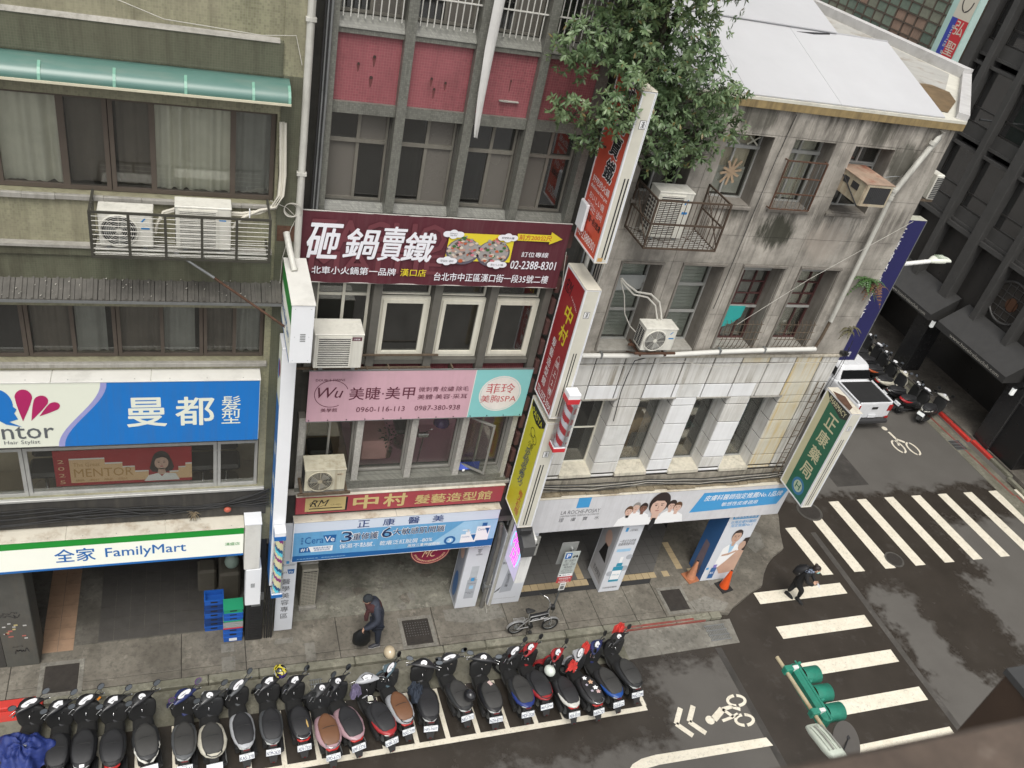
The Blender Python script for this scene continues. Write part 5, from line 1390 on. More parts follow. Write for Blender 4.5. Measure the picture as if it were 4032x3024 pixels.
for s_ in (-1,1):
 m = MB(); m.prism([(cx + s_ * .775,7.6,Z0 + 1.22),(cx + s_ * .775,9.0,Z0 + 1.22),(cx + s_ * .70,8.65,Z0 + 1.49),(cx + s_ * .70,7.68,Z0 + 1.49)],(s_ * .015,0,.005)); m.obj('side_window',tg,t)
 m = MB(); m.box(cx + s_ * .66 - .06 * (s_ > 0) ,cx + s_ * .66 + .12 * (s_ > 0) + .06 * (s_ < 0) - (0.12 if s_ < 0 else 0),5.955,6.03,Z0 + .82,Z0 + 1.1,0,.02); m.obj('taillight',tl,t)
 for y_ in (6.75,9.75):
  w_ = MB(); w_.torus((cx + s_ * .74,y_,Z0 + .33),(1,0,0),.24,.10,22,8); wh = w_.obj('wheel',black_rubber,t)
  w_ = MB(); w_.cyl((cx + s_ * .70,y_,Z0 + .33),(cx + s_ * .80,y_,Z0 + .33),.17,16); w_.obj('rim',steel_grey,wh)
 m = MB(); m.box(cx + s_ * .86 - .09,cx + s_ * .86 + .09,8.95,9.02,Z0 + 1.15,Z0 + 1.32,0,.03); m.obj('wing_mirror',wp,t)
m = MB(); m.box(cx - .74,cx + .74,5.82,5.97,Z0 + .36,Z0 + .52,0,.03); m.obj('rear_bumper',paint('bumper_dark',(.04,.04,.042),.5,space='O'),t)
m = MB(); m.box(cx - .13,cx + .13,5.955,5.975,Z0 + .92,Z0 + 1.02,0,.008); m.obj('tailgate_handle',black_plastic,t)
m = MB(); m.box(cx - .16,cx + .16,5.94,5.962,Z0 + .56,Z0 + .70); m.obj('number_plate',white_clean,t)
m = MB(); m.box(cx + .64,cx + .80,5.95,5.98,Z0 + .5,Z0 + .6,0,.01); m.box(cx - .8,cx - .64,5.95,5.98,Z0 + .5,Z0 + .6,0,.01); m.obj('reflector',tl,t)

# air conditioner fixed to the chamfered corner
t = thing('air_conditioner','small white air conditioner seen edge-on beyond the roof-end downpipe','air conditioner',(14.3,.55,11))
m = MB(); m.box(14.10,14.30,.40,.80,11.08,11.62,0,.02); m.obj('casing',ac_m,t)
m = MB()
for i in range(12): m.box(14.12,14.28,.39,.40,11.12 + i * .038,11.14 + i * .038)
m.obj('side_vent',ac_fan,t)
m = MB(); m.box(13.85,14.30,.42,.46,11.03,11.075); m.box(13.9,14.30,.74,.78,11.03,11.075); m.obj('bracket',rusty_steel,t)
# ================================================================ SIGNS ON THE FACADES
UX,VZ,UL = (1,0,0),(0,0,1),(0,-1,0)
cap_m = paint('sign_cap_aged',(.62,.58,.49),.6,dirt=.2,streak=.0,blotch=.65,grime=(.26,.18,.11),scale=3)
cap_w = paint('sign_cap_white',(.66,.65,.61),.55,dirt=.12,blotch=.15)
def fascia(name,label,x0,x1,yf,yb,zb,zt,facem,cat='sign',capm=None,seams=()):
 t = thing(name,label,cat,((x0 + x1) / 2,yf,zb))
 m = MB(); m.box(x0,x1,yf,yb,zb,zt - .012,0,.008); m.obj('box',[facem],t)
 m = MB(); xs_ = [x0 - .01,*seams,x1 + .01]
 for a,b in zip(xs_[:-1],xs_[1:]):
  MB().box(a + .003,b - .003,yf - .012,yb + .01,zt - .014,zt + .008,0,.004).obj('cap',capm or cap_m,t)
 m = MB()
 for a,b in zip(xs_[:-1],xs_[1:]):
  for k in range(3): m.cyl((a + (b - a) * (k + .5) / 3,yf + .05,zt + .007),(a + (b - a) * (k + .5) / 3,yf + .05,zt + .014),.008,6)
 m.obj('rivets',steel_grey,t)
 return t
# --- convenience store
lit = paint('fm_panel',(.80,.81,.72),.4,dirt=.03,emit=.10)
fm_green = paint('fm_green',(.015,.27,.035),.4,dirt=.05); fm_blue = paint('fm_blue',(.02,.14,.42),.4,dirt=.05)
t = fascia('shop_sign','long FamilyMart fascia sign with green and blue stripes over the arcade',-9,.84,-.57,F1,3.13,3.91,lit,seams=(-5.9,-3.9,-2.2,-.55))
f = Face(t,(-9,-.571,3.13),UX,VZ)
f.rect(0,.60,9.84,.78,fm_green,1); f.rect(0,0,9.84,.055,fm_blue,1)
X = lambda x: x + 9
f.text('全家',X(-2.41),.19,.66,.34,fm_blue,3,bold=.02); f.text('FamilyMart',X(-1.58),.17,1.38,.31,fm_blue,3,bold=.012); f.text('漢盛店',X(.50),.30,.27,.085,fm_green,3)
f.text('全家 FamilyMart',X(-7.4),.19,2.2,.33,fm_blue,3,bold=.015)
f.done()
# --- square end box and lower box on the black pillar
t = thing('sign_end_box','plain white metal box sign wrapped on the black pillar right of the FamilyMart fascia','sign box',(1.03,-.55,1.6))
m = MB(); m.box(.86,1.16,-.60,F1 - .03,2.72,3.98,0,.01); m.obj('upper_box',cap_w,t)
m = MB(); m.box(.90,1.20,-.60,F1 - .03,1.62,2.71,0,.01); m.obj('lower_box',white_clean,t)
m = MB(); m.box(.85,1.17,-.61,F1 - .02,3.981,4.0); m.obj('cap',white_clean,t)
m = MB()
for i in range(5): m.box(1.0,1.08,-.606,-.6005,2.18 + i * .025,2.19 + i * .025)
m.obj('vent',steel_grey,t)
# --- hair salon 'mentor'
mw = paint('mentor_white',(.66,.68,.58),.4,dirt=.03,emit=.06); mb_ = paint('mentor_blue',(.012,.16,.50),.35,dirt=.12,streak=.12,scale=1.2,emit=.05); mp = paint('mentor_magenta',(.42,.02,.12),.4); ml = paint('mentor_lilac',(.33,.33,.62),.4); mg = paint('mentor_grey',(.11,.12,.13),.4)
t = fascia('shop_sign','wide blue and cream Mentor hair stylist sign with magenta petals',-9,1.04,-.56,F1,6.09,7.41,mw,seams=(-6.4,-4.2,-2.1,-.66),capm=cap_w)
f = Face(t,(-9,-.561,6.09),UX,VZ)
def scurve(dx):
 out = []
 for i in range(15):
  q = i / 14; out.append((X(-2.10 + dx + .70 * (3 * q * q - 2 * q ** 3)),1.30 * q + .0))
 return out
f.poly(scurve(.0) + [(X(-.6),1.30),(X(-.6),0)],ml,1); f.poly(scurve(.09) + [(X(1.03),1.30),(X(1.03),0)],mb_,2)
f.text('曼',X(-1.05),.38,.60,.60,mw,5,bold=.03); f.text('都',X(-.30),.38,.60,.60,mw,5,bold=.03); f.text('髮\n型',X(.42),.39,.31,.60,mw,5,bold=.01)
def petal(cx,cz,rx,rz,tail,a):
 pts = []
 for i in range(25):
  th = 2 * PI * i / 24; r = 1.0; u = rx * math.cos(th); v = rz * math.sin(th)
  if v < 0: v *= tail; u *= (1 + v / (rz * tail)) ** .6 if rz * tail > -v else 0
  u,v = u * math.cos(a) - v * math.sin(a),u * math.sin(a) + v * math.cos(a)
  pts.append((X(cx) + u,cz + v))
 f.poly(pts,mp,3)
petal(-2.50,1.03,.12,.16,3.0,-.12); petal(-2.27,.94,.10,.13,3.2,-.42); petal(-2.10,.84,.08,.10,2.9,-.85)
f.ell(X(-2.86),.90,.20,.30,mb_,3); f.poly([(X(-2.74),.95),(X(-2.62),.80),(X(-2.66),.72),(X(-2.62),.60),(X(-2.75),.55),(X(-2.58),.44),(X(-2.80),.50),(X(-3.0),.7)],mb_,4)
f.ell(X(-3.0),.80,.10,.22,mw,5)
f.text('mentor',X(-3.42),.19,1.28,.26,mg,4,bold=.01); f.text('Hair Stylist',X(-2.87),.06,.51,.10,mg,4)
f.done()
# poster behind the salon glass
window(b1,-8.4,-2.73,4.66,5.75,F1 + .05,alu_w,pane_clear,(-5.5,),(),.06); window(b1,-2.72,.36,4.66,5.75,F1 + .05,alu_w,pane_clear,(),(),.06,bw=.06); window(b1,.37,1.07,4.66,5.75,F1 + .05,alu_w,pane_clear,(),(),.055)
m = MB(); m.box(-8.5,1.2,F1 - .06,F1 + .05,4.60,4.659,0,.008); m.obj('sill',alu_w,b1)
m = MB(); m.box(-8.9,1.4,1.1,1.15,4.1,7.0); m.box(-8.9,1.4,.0,1.1,4.07,4.1); m.obj('salon_lining',paint('salon_beige',(.55,.47,.34),.7,dirt=.2),b1)
red_d = paint('poster_red',(.42,.02,.03),.5,dirt=.08); sand = paint('poster_sand',(.80,.55,.32),.5,dirt=.08); gold = paint('poster_gold',(.55,.33,.12),.5); skin_p = paint('poster_skin',(.62,.42,.34),.5,dirt=.03); hair_p = paint('poster_hair',(.035,.022,.02),.5); lipm = paint('poster_lip',(.45,.08,.09),.5)
t = thing('window_poster','red and gold promotional poster with a dark-haired woman behind the salon glass','poster',(-1.2,-.12,4.9))
m = MB(); m.box(-2.30,-.07,-.12,-.112,4.78,5.60); m.obj('sheet',red_d,t)
f = Face(t,(-2.30,-.121,4.82),UX,VZ)
for i,(a,b,h) in enumerate(((.24,.80,.60),(.80,1.08,.48),(1.08,1.28,.38),(1.28,1.5,.26),(1.85,2.0,.22),(2.0,2.12,.32),(2.12,2.23,.40))):
 f.rect(a,.03,b,h,sand,1); f.rect(a,h - .03,b,h,white_ink,2)
f.text('2025',.03,.02,.55,.12,sand,3,rot=-PI / 2) if False else f.text('2\n0\n2\n5',.06,.02,.10,.56,sand,3)
f.text('The Great',.30,.41,.42,.09,gold,4); f.text('MENTOR',.30,.16,.95,.20,gold,4,bold=-.005); f.text('曼 都 髮 型',.30,.06,.85,.05,gold,4)
f.ell(1.72,.47,.155,.235,hair_p,4); f.poly([(1.56,.5),(1.52,.30),(1.56,.22),(1.66,.2),(1.80,.2),(1.90,.24),(1.93,.32),(1.88,.52)],hair_p,4.4); f.ell(1.72,.42,.115,.155,skin_p,5); f.poly([(1.67,.3),(1.77,.3),(1.80,.14),(1.64,.14)],skin_p,5)
f.poly([(1.42,0),(1.5,.14),(1.66,.18),(1.72,.1),(1.78,.18),(1.95,.16),(2.02,0)],white_ink,6); f.poly([(1.60,.52),(1.66,.60),(1.78,.6),(1.84,.52),(1.83,.56),(1.72,.56)],hair_p,7)
for s_ in (-1,1): f.ell(1.72 + s_ * .045,.44,.018,.009,hair_p,7); f.rect(1.72 + s_ * .045 - .022,.468,1.72 + s_ * .045 + .022,.474,hair_p,7)
f.ell(1.72,.345,.03,.012,lipm,7); f.rect(1.716,.37,1.724,.41,paint('poster_shade',(.5,.32,.26),.5),7)
f.done()
for x_,lab in ((-2.55,'black salon chair at the left edge of the red poster'),(.55,'black salon chair right of the red poster behind the narrow pane'),(.12,'black salon chair between the red poster and the narrow pane')):
 salon_chair(x_,.45,lab)
# cables along the band above the convenience store
t = thing('cable_bundle','bundle of sagging black cables on the dark band under the salon windows','cable')
for k in range(7):
 a = sag((-9,F1 - .05 - .01 * k,4.45 - .06 * k),(-2.5 + .5 * (k % 4),F1 - .06,4.45 - .05 * k),.08 + .05 * (k % 3),8,.02) + sag((-2.5 + .5 * (k % 4),F1 - .06,4.45 - .05 * k),(1.3,F1 - .05,4.2 + .07 * ((k * 3) % 7)),.03 + .07 * ((k * 2) % 5),10,.025)[1:]
 MB().tube(a,.012 + .003 * (k % 3),6).obj('cable',cable_m,t)
m = MB(); m.box(-9,1.25,F1 - .03,F1 - .001,3.95,4.6); m.obj('dark_band',paint('band_black',(.045,.042,.038),.75,dirt=.4,streak=.3),b1)
t = thing('dead_plant','withered tuft of plant on the ledge above the FamilyMart fascia','plant',(-.05,F1 - .06,3.95)); m = MB(); rr = random.Random(2)
for i in range(60):
 a = rr.uniform(0,2 * PI); p0 = Vector((-.05,F1 - .08,4.12)); p1 = p0 + Vector((math.cos(a) * rr.uniform(.03,.13),-abs(math.sin(a)) * .06,rr.uniform(-.18,.08)))
 m.tube([p0,(p0 + p1) / 2 + Vector((0,0,.03)),p1],.003,3)
m.obj('stems',paint('dead_straw',(.28,.22,.14),.8),t)
m = MB(); m.ell((.55,F1 - .07,4.15),(.07,.05,.06),10,6); m.cyl((.55,F1 - .07,4.15),(.55,F1,4.15),.02,6); m.obj('red_bell',paint('bell_red',(.45,.10,.06),.6),label='small faded red bell box on the dark band above the FamilyMart fascia',cat='alarm bell')

# --- FamilyMart projecting box (white top and end, green stripe on its left face)
t = thing('projecting_sign','white box sign with green stripe, highest on the wall corner beside the maroon banner','sign',(1.5,-1,8.5))
m = MB(); m.box(1.34,1.67,-1.70,-.33,8.57,9.60,0,.006); m.obj('box',white_clean,t)
m = MB(); m.box(1.33,1.68,-1.71,-.32,9.601,9.615); m.obj('cap',cap_w,t)
f = Face(t,(1.339,-.33,8.57),UL,VZ); f.rect(0,.0,1.37,1.03,lit,1); f.rect(0,.68,1.37,1.02,fm_green,2); f.rect(0,0,1.37,.05,fm_blue,2); f.text('FamilyMart',.12,.2,1.1,.26,fm_blue,3,bold=.01); f.done()
f = Face(t,(1.34,-1.702,8.57),UX,VZ)
for i in range(5): f.rect(.14,.40 + i * .03,.22,.415 + i * .03,steel_grey,1)
for u,v in ((.05,.97),(.28,.97),(.05,.05),(.28,.05),(.06,.48),(.27,.48)): f.ell(u,v,.006,.006,steel_grey,1,8)
f.done('vents')
# --- tall Mentor projecting sign
t = thing('projecting_sign','very tall narrow white and blue projecting sign between the green building and the pink banner','sign',(1.45,-.5,3))
m = MB(); m.box(1.345,1.585,-.75,-.30,2.35,8.18,0,.006); m.obj('box',white_clean,t)
f = Face(t,(1.344,-.31,2.36),UL,VZ); f.rect(0,0,.43,5.8,mw,1); f.rect(0,0,.43,4.6,mb_,2); f.text('曼\n都\n髮\n型',.08,1.0,.27,2.6,mw,3,bold=.02); f.ell(.26,5.3,.10,.16,mp,3); f.ell(.13,5.2,.09,.2,mb_,3); f.done()
# --- left barber pole
def barber(label,cx,cy,z0,z1,cap,cols,emit,w=.1):
 t = thing('barber_pole',label,'barber pole',(cx,cy,z0))
 m = MB(); m.box(cx - w,cx + w,cy - w,cy + w,z1 - .22,z1,0,.01); m.box(cx - w,cx + w,cy - w,cy + w,z0,z0 + .13,0,.01); m.obj('caps',cap[0],t)
 m = MB(); m.box(cx - w - .003,cx + w + .003,cy - w - .003,cy + w + .003,z1 - .22,z1 - .11); m.box(cx - w - .003,cx + w + .003,cy - w - .003,cy + w + .003,z0 + .01,z0 + .10); m.obj('cap_bands',cap[1],t)
 r = w * .72; n = 24; k = 44; h0,h1 = z0 + .13,z1 - .22
 m = MB(); vv = []; ff = []; mi = []
 for i in range(k + 1):
  zz = h0 + (h1 - h0) * i / k
  for j in range(n): vv.append((cx + r * math.cos(2 * PI * j / n),cy + r * math.sin(2 * PI * j / n),zz))
 for i in range(k):
  for j in range(n):
   ph = (j / n + i / k * (h1 - h0) / .55) % 1.0; c = cols[int(ph * len(cols)) % len(cols)]
   m.add([vv[i * n + j],vv[i * n + (j + 1) % n],vv[(i + 1) * n + (j + 1) % n],vv[(i + 1) * n + j]],[(0,1,2,3)],c,True)
 m.obj('striped_cylinder',emit,t)
 g_ = MB(); g_.box(cx - w + .004,cx + w - .004,cy - w + .004,cy + w - .004,h0,h1); g_.obj('clear_case',glass('barber_case_%d' % int(cx),(.97,.98,1),.02,.03,(.5,.5,.5)),t)
 return t
bp = [paint('stripe_cream',(.75,.70,.42),.4,emit=.25),paint('stripe_magenta',(.35,.04,.25),.4,emit=.1),paint('stripe_cyan',(.10,.55,.65),.4,emit=.35),paint('stripe_navy',(.02,.12,.30),.4,emit=.1)]
barber('lit blue, cream and magenta barber pole low on the tall projecting sign',1.475,-.88,2.24,4.12,(white_clean,fm_blue),[0,0,1,0,2,3],bp,.105)
t = barber('red and white striped barber pole under the red hair-salon sign',6.52,-1.22,6.15,7.55,(white_clean,redp),[0,1,0,1],[white_clean,redp],.12)
# --- maroon hot pot banner
mar = paint('banner_maroon',(.095,.016,.026),.6,dirt=.2,scale=1.5,streak=.12,grime=(.2,.12,.12)); mar2 = paint('banner_maroon_pale',(.14,.035,.045),.6,dirt=.08)
bw_ = paint('banner_white',(.74,.74,.78),.6,dirt=.03); by_ = paint('banner_yellow',(.68,.56,.03),.6,dirt=.05); br_ = paint('arrow_red',(.5,.05,.03),.6)
t = thing('banner_sign','wide maroon hot pot banner with white brush characters and a yellow arrow','banner',(3.9,-.15,9.1))
m = MB(); nn = 40
pts = [(1.60 + 4.55 * i / nn,-.15 + .012 * math.sin(i * .9),0) for i in range(nn + 1)]
m.skin([[(x_,y_,z_) for x_,y_,_ in pts] for z_ in (9.09,9.5,10.0,10.36)],0,False,True,False); m.obj('cloth',mar,t)
m = MB(); m.tube([(1.58,-.14,10.365),(3,-.13,10.35),(4.6,-.14,10.36),(6.17,-.13,10.36)],.012,6); m.tube([(1.58,-.14,9.085),(6.17,-.14,9.085)],.010,6); m.obj('edge_rope',paint('rope_pale',(.45,.43,.40),.7),t)
f = Face(t,(1.60,-.17,9.09),UX,VZ); X2 = lambda x: x - 1.60
f.text('ZAGUO',X2(1.75),.62,2.2,.52,mar2,1,bold=.05); f.text('MAITIE',X2(1.75),.22,2.2,.36,mar2,1,bold=.05)
for s_,a,b,c,d in (('砸',1.70,2.24,9.55,10.16),('鍋',2.28,2.84,9.56,10.10),('賣',2.84,3.28,9.54,10.16),('鐵',3.24,3.78,9.54,10.08)):
 f.text(s_,X2(a),c - 9.09,b - a,d - c,bw_,3,bold=.035,shear=.18)
f.text('北車小火鍋第一品牌',X2(1.80),.17,1.38,.14,bw_,3,bold=.02); f.text('漢口店',X2(3.26),.17,.44,.14,by_,3,bold=.02)
f.text('訂位專線',X2(5.34),.62,.50,.10,bw_,3,bold=.02); f.text('02-2388-8301',X2(5.18),.38,.85,.16,bw_,3,bold=.025); f.text('台北市中正區漢口街一段35號二樓',X2(3.85),.10,2.1,.16,bw_,3,bold=.02)
f.poly([(X2(5.19),.93),(X2(5.80),.93),(X2(5.80),.88),(X2(6.03),.99),(X2(5.80),1.12),(X2(5.80),1.06),(X2(5.19),1.06)],by_,2); f.text('前方200公尺',X2(5.23),.945,.60,.10,br_,3,bold=.02)
foodc = [paint('food_%d' % i,c_,.5) for i,c_ in enumerate(((.50,.30,.25),(.60,.45,.38),(.12,.08,.07),(.05,.15,.04),(.62,.20,.25),(.50,.12,.05),(.35,.33,.32),(.65,.58,.48)))]
rr = random.Random(21)
f.poly([(X2(3.98),.50),(X2(5.15),.50),(X2(5.15),1.02),(X2(4.0),1.02)],by_,1)
for cx_,cz_ in ((4.28,.70),(4.82,.68)):
 f.ell(X2(cx_),cz_ - .02,.30,.25,paint('pot_grey',(.12,.11,.14),.5),2); f.ell(X2(cx_),cz_,.27,.22,foodc[6],3)
 for i in range(70):
  a = rr.uniform(0,2 * PI); r = math.sqrt(rr.random()); c_ = foodc[rr.randrange(8)]
  u,v = X2(cx_) + .27 * r * math.cos(a),cz_ + .24 * r * math.sin(a) + .03; s_ = rr.uniform(.02,.05); q = rr.uniform(0,3)
  f.poly([(u + s_ * math.cos(q + k * 1.05) * rr.uniform(.6,1.2),v + s_ * .7 * math.sin(q + k * 1.05) * rr.uniform(.6,1.2)) for k in range(6)],c_,4 + i * .11 + (4 if cx_ > 4.5 else 0) * .01)
for cx_,cz_,s_ in ((4.06,1.0,'Delicious\nHot Pot'),(5.02,.98,'好吃的火鍋'),(4.02,.50,'맛있는 냄비'),(4.92,.46,'おいしい鍋')):
 for q_,(du,dv) in enumerate(((-.08,0),(0,.03),(.08,0),(0,-.03),(.11,.0),(-.11,0))): f.ell(X2(cx_) + du,cz_ + dv,.07,.055,bw_,13 + q_ * .3)
 f.text(s_,X2(cx_) - .11,cz_ - .03,.22,.06,black_ink,17,keep=True)
f.done()
# --- pink banner
t = thing('banner_sign','pink and turquoise beauty salon banner below the maroon banner','banner',(3.9,-.15,6.1))
pk = paint('banner_pink',(.58,.36,.42),.6,dirt=.12,scale=1.2,streak=.22,grime=(.40,.28,.28),blotch=.12); tq = paint('banner_turquoise',(.22,.52,.52),.6,dirt=.06); plum = paint('plum_ink',(.12,.03,.05),.5); rdk = paint('rose_ink',(.50,.09,.10),.5); cr_ = paint('banner_cream',(.74,.70,.66),.5)
m = MB(); m.box(1.90,6.14,-.155,-.145,6.12,7.27); m.obj('cloth',pk,t)
m = MB(); m.box(1.89,6.15,-.16,-.13,7.27,7.29); m.box(1.89,6.15,-.16,-.14,6.105,6.12); m.obj('edge_bar',steel_grey,t)
m = MB()
for i in range(13): m.cyl((1.95 + i * .345,-.158,6.15),(1.95 + i * .345,-.166,6.15),.012,6)
m.obj('eyelets',dark_steel,t)
f = Face(t,(1.90,-.156,6.12),UX,VZ); X3 = lambda x: x - 1.90
f.rect(X3(4.99),0,4.24,1.15,tq,1); f.rect(X3(4.985),0,X3(5.0),1.15,cr_,2)
f.ring(X3(2.32),.64,.31,.31,.012,plum,2,30,20,300); f.text('Wu',X3(2.07),.55,.46,.24,plum,3,shear=.3); f.text('DOUBLE TWINS',X3(2.02),.93,.52,.05,plum,3); f.text('美學館',X3(2.15),.22,.30,.09,plum,3)
f.text('美睫·美甲',X3(2.64),.49,1.22,.29,plum,3,bold=.01); f.text('微刺青·紋繡·除毛',X3(3.93),.65,.98,.12,plum,3); f.text('美體·美容·采耳',X3(3.93),.47,.98,.12,plum,3)
f.text('0960-116-113',X3(2.80),.20,.92,.12,plum,3); f.text('0987-380-938',X3(3.91),.20,.90,.12,plum,3)
f.ell(X3(5.57),.57,.43,.43,cr_,2); f.ring(X3(5.57),.57,.40,.40,.006,tq,3); f.text('菲玲',X3(5.27),.58,.58,.24,rdk,4); f.text('美胸SPA',X3(5.19),.36,.74,.18,rdk,4); f.done()
# --- Nakamura fascia
t = fascia('shop_sign','dusty red hair salon fascia sign with gold characters above the blue-and-white sign',1.84,6.20,-.14,.0,3.70,4.19,paint('naka_red',(.36,.055,.07),.5,dirt=.15,streak=.15))
f = Face(t,(1.84,-.141,3.70),UX,VZ); gold2 = paint('naka_gold',(.55,.43,.19),.5,dirt=.1)
f.rect(.22,.05,1.02,.42,black_ink,1); f.rect(.18,.07,.98,.44,gold2,2); f.text('RM',.27,.20,.38,.18,black_ink,3,shear=.4); f.ring(.42,.27,.15,.09,.01,black_ink,3,20,40,330); f.rect(.26,.13,.92,.155,black_ink,3); f.text('ヘアーサロン',.68,.20,.22,.05,black_ink,3)
f.text('中',1.14,.07,.50,.36,gold2,3,bold=.06); f.text('村',1.76,.08,.48,.35,gold2,3,bold=.06); f.text('髮藝造型館',2.42,.09,1.68,.26,gold2,3,bold=.03); f.done()
# --- CeraVe fascia
cw = paint('cerave_pale',(.60,.66,.76),.4,dirt=.03); cbl = paint('cerave_blue',(.13,.36,.62),.4,dirt=.10,streak=.12); cdk = paint('cerave_dark',(.015,.11,.32),.4,dirt=.04); cli = paint('cerave_light',(.35,.58,.78),.4)
t = fascia('shop_sign','blue and white CeraVe pharmacy fascia sign over the middle arcade',1.82,6.20,-.24,-.0,2.42,3.58,cw,capm=cap_m,seams=(3.9,))
f = Face(t,(1.82,-.241,2.42),UX,VZ); X4 = lambda x: x - 1.82
f.rect(0,0,4.38,.86,cbl,1); f.poly([(2.7,.0),(4.38,.0),(4.38,.84),(3.6,.84)],cli,2); f.poly([(0,0),(4.38,0),(4.38,.24),(3.5,.17),(2.2,.14),(0,.18)],cdk,3)
f.rect(0,0,4.38,.012,white_ink,4); f.rect(0,0,.012,1.13,white_ink,4)
for i,s_ in enumerate('正康醫美'): f.text(s_,X4(3.10) + i * .53,.90,.25,.20,navy_ink,4,bold=.01)
f.text('Cera',X4(2.06),.52,.38,.20,cdk,4,bold=.005); f.poly([(X4(2.42),.74),(X4(2.69),.74),(X4(2.68),.52),(X4(2.50),.52)],cdk,4); f.text('Ve',X4(2.46),.55,.20,.15,white_ink,5,bold=.01); f.text('適\n樂\n膚',X4(1.98),.52,.05,.2,cdk,4)
f.poly([(X4(1.96),.27),(X4(2.2),.27),(X4(2.14),.42),(X4(1.96),.42)],cdk,4); f.text('#1',X4(1.99),.30,.14,.10,white_ink,5,bold=.02); f.poly([(X4(2.2),.27),(X4(2.64),.27),(X4(2.64),.43),(X4(2.14),.43)],white_ink,4); f.text('美國皮膚科醫生\n推薦保濕品牌',X4(2.24),.29,.37,.12,cdk,5)
for s_,a,w_,h_,v_ in (('3',2.80,.22,.30,.50),('重修護',3.04,.52,.20,.53),('6',3.64,.22,.30,.54),('大敏感肌問題',3.88,1.12,.19,.59)):
 f.text(s_,X4(a) - .01,v_ - .01,w_ + .02,h_ + .02,white_ink,4,bold=.05); f.text(s_,X4(a),v_,w_,h_,paint('cerave_ink',(.012,.03,.10),.4),6,bold=.012)
f.text('保濕不黏膩．乾癢泛紅脫屑 -80%',X4(2.78),.30,2.0,.14,white_ink,4,rot=0.0); f.text('高效三重神經醯胺',X4(4.25),.18,.72,.09,white_ink,6,bold=.01); f.text('本產品僅供外用．使用前請詳閱說明',X4(1.92),.06,1.0,.035,cli,4)
f.ell(X4(5.18),.29,.13,.13,cdk,5); f.ell(X4(5.18),.29,.08,.08,cli,6); f.text('3',X4(5.14),.24,.08,.10,white_ink,7,bold=.03)
f.rect(X4(5.42),.18,X4(5.78),.44,white_ink,5); f.rect(X4(5.52),.44,X4(5.62),.52,white_ink,5); f.rect(X4(5.43),.56,X4(5.60),.585,white_ink,5); f.rect(X4(5.55),.5,X4(5.58),.58,white_ink,5)
f.rect(X4(5.75),.22,X4(6.06),.66,white_ink,6); f.rect(X4(5.86),.66,X4(5.97),.76,cdk,6); f.text('CeraVe',X4(5.78),.53,.24,.07,cdk,7); f.poly([(X4(5.95),.60),(X4(6.05),.60),(X4(6.03),.40)],cdk,7); f.poly([(X4(5.64),.42),(X4(5.76),.42),(X4(5.74),.22)],cdk,6); f.text('CeraVe',X4(5.44),.34,.18,.05,cdk,7)
f.done()
# --- La Roche fascia
lw = paint('roche_white',(.62,.62,.64),.4,dirt=.10,streak=.12,blotch=.05); lb = paint('roche_blue',(.055,.30,.60),.4,dirt=.04); lg = paint('roche_grey',(.12,.12,.13),.4)
t = fascia('shop_sign','long white La Roche-Posay pharmacy fascia with a group of doctors and a blue panel',7.12,13.93,-.16,F3,2.60,3.68,lw,seams=(9.4,11.6))
m = MB(); rr = random.Random(31); xx = 7.15
while xx < 13.9:
 w = rr.uniform(.1,.5); m.box(xx,xx + w,-.14 + rr.uniform(0,.05),.02,3.70,3.71 + rr.uniform(.0,.02)); xx += w + .01
m.obj('rust_stains',paint('cap_grime',(.30,.25,.17),.9,dirt=.6,scale=8,blotch=.6,grime=(.05,.04,.03)),t)
f = Face(t,(7.12,-.161,2.60),UX,VZ); X5 = lambda x: x - 7.12
f.rect(X5(8.08),.74,X5(8.40),1.06,lb,1); f.text('LA ROCHE-POSAY',X5(7.74),.56,.98,.12,lg,2,bold=-.005); f.text('LABORATOIRE DERMATOLOGIQUE',X5(7.74),.47,.98,.06,lg,2)
for i,s_ in enumerate('理膚寶水'): f.text(s_,X5(7.74) + i * .30,.32,.12,.12,lg,2)
f.poly([(X5(11.20),.30),(X5(13.72),.38),(X5(13.88),.94),(X5(11.40),.94)],lb,1); f.text('皮膚科醫師指定推薦No.1品牌',X5(11.48),.66,2.25,.19,white_ink,2,bold=.008,shear=.1); f.text('敏感性皮膚適用',X5(12.05),.44,1.05,.14,white_ink,2,shear=.1)
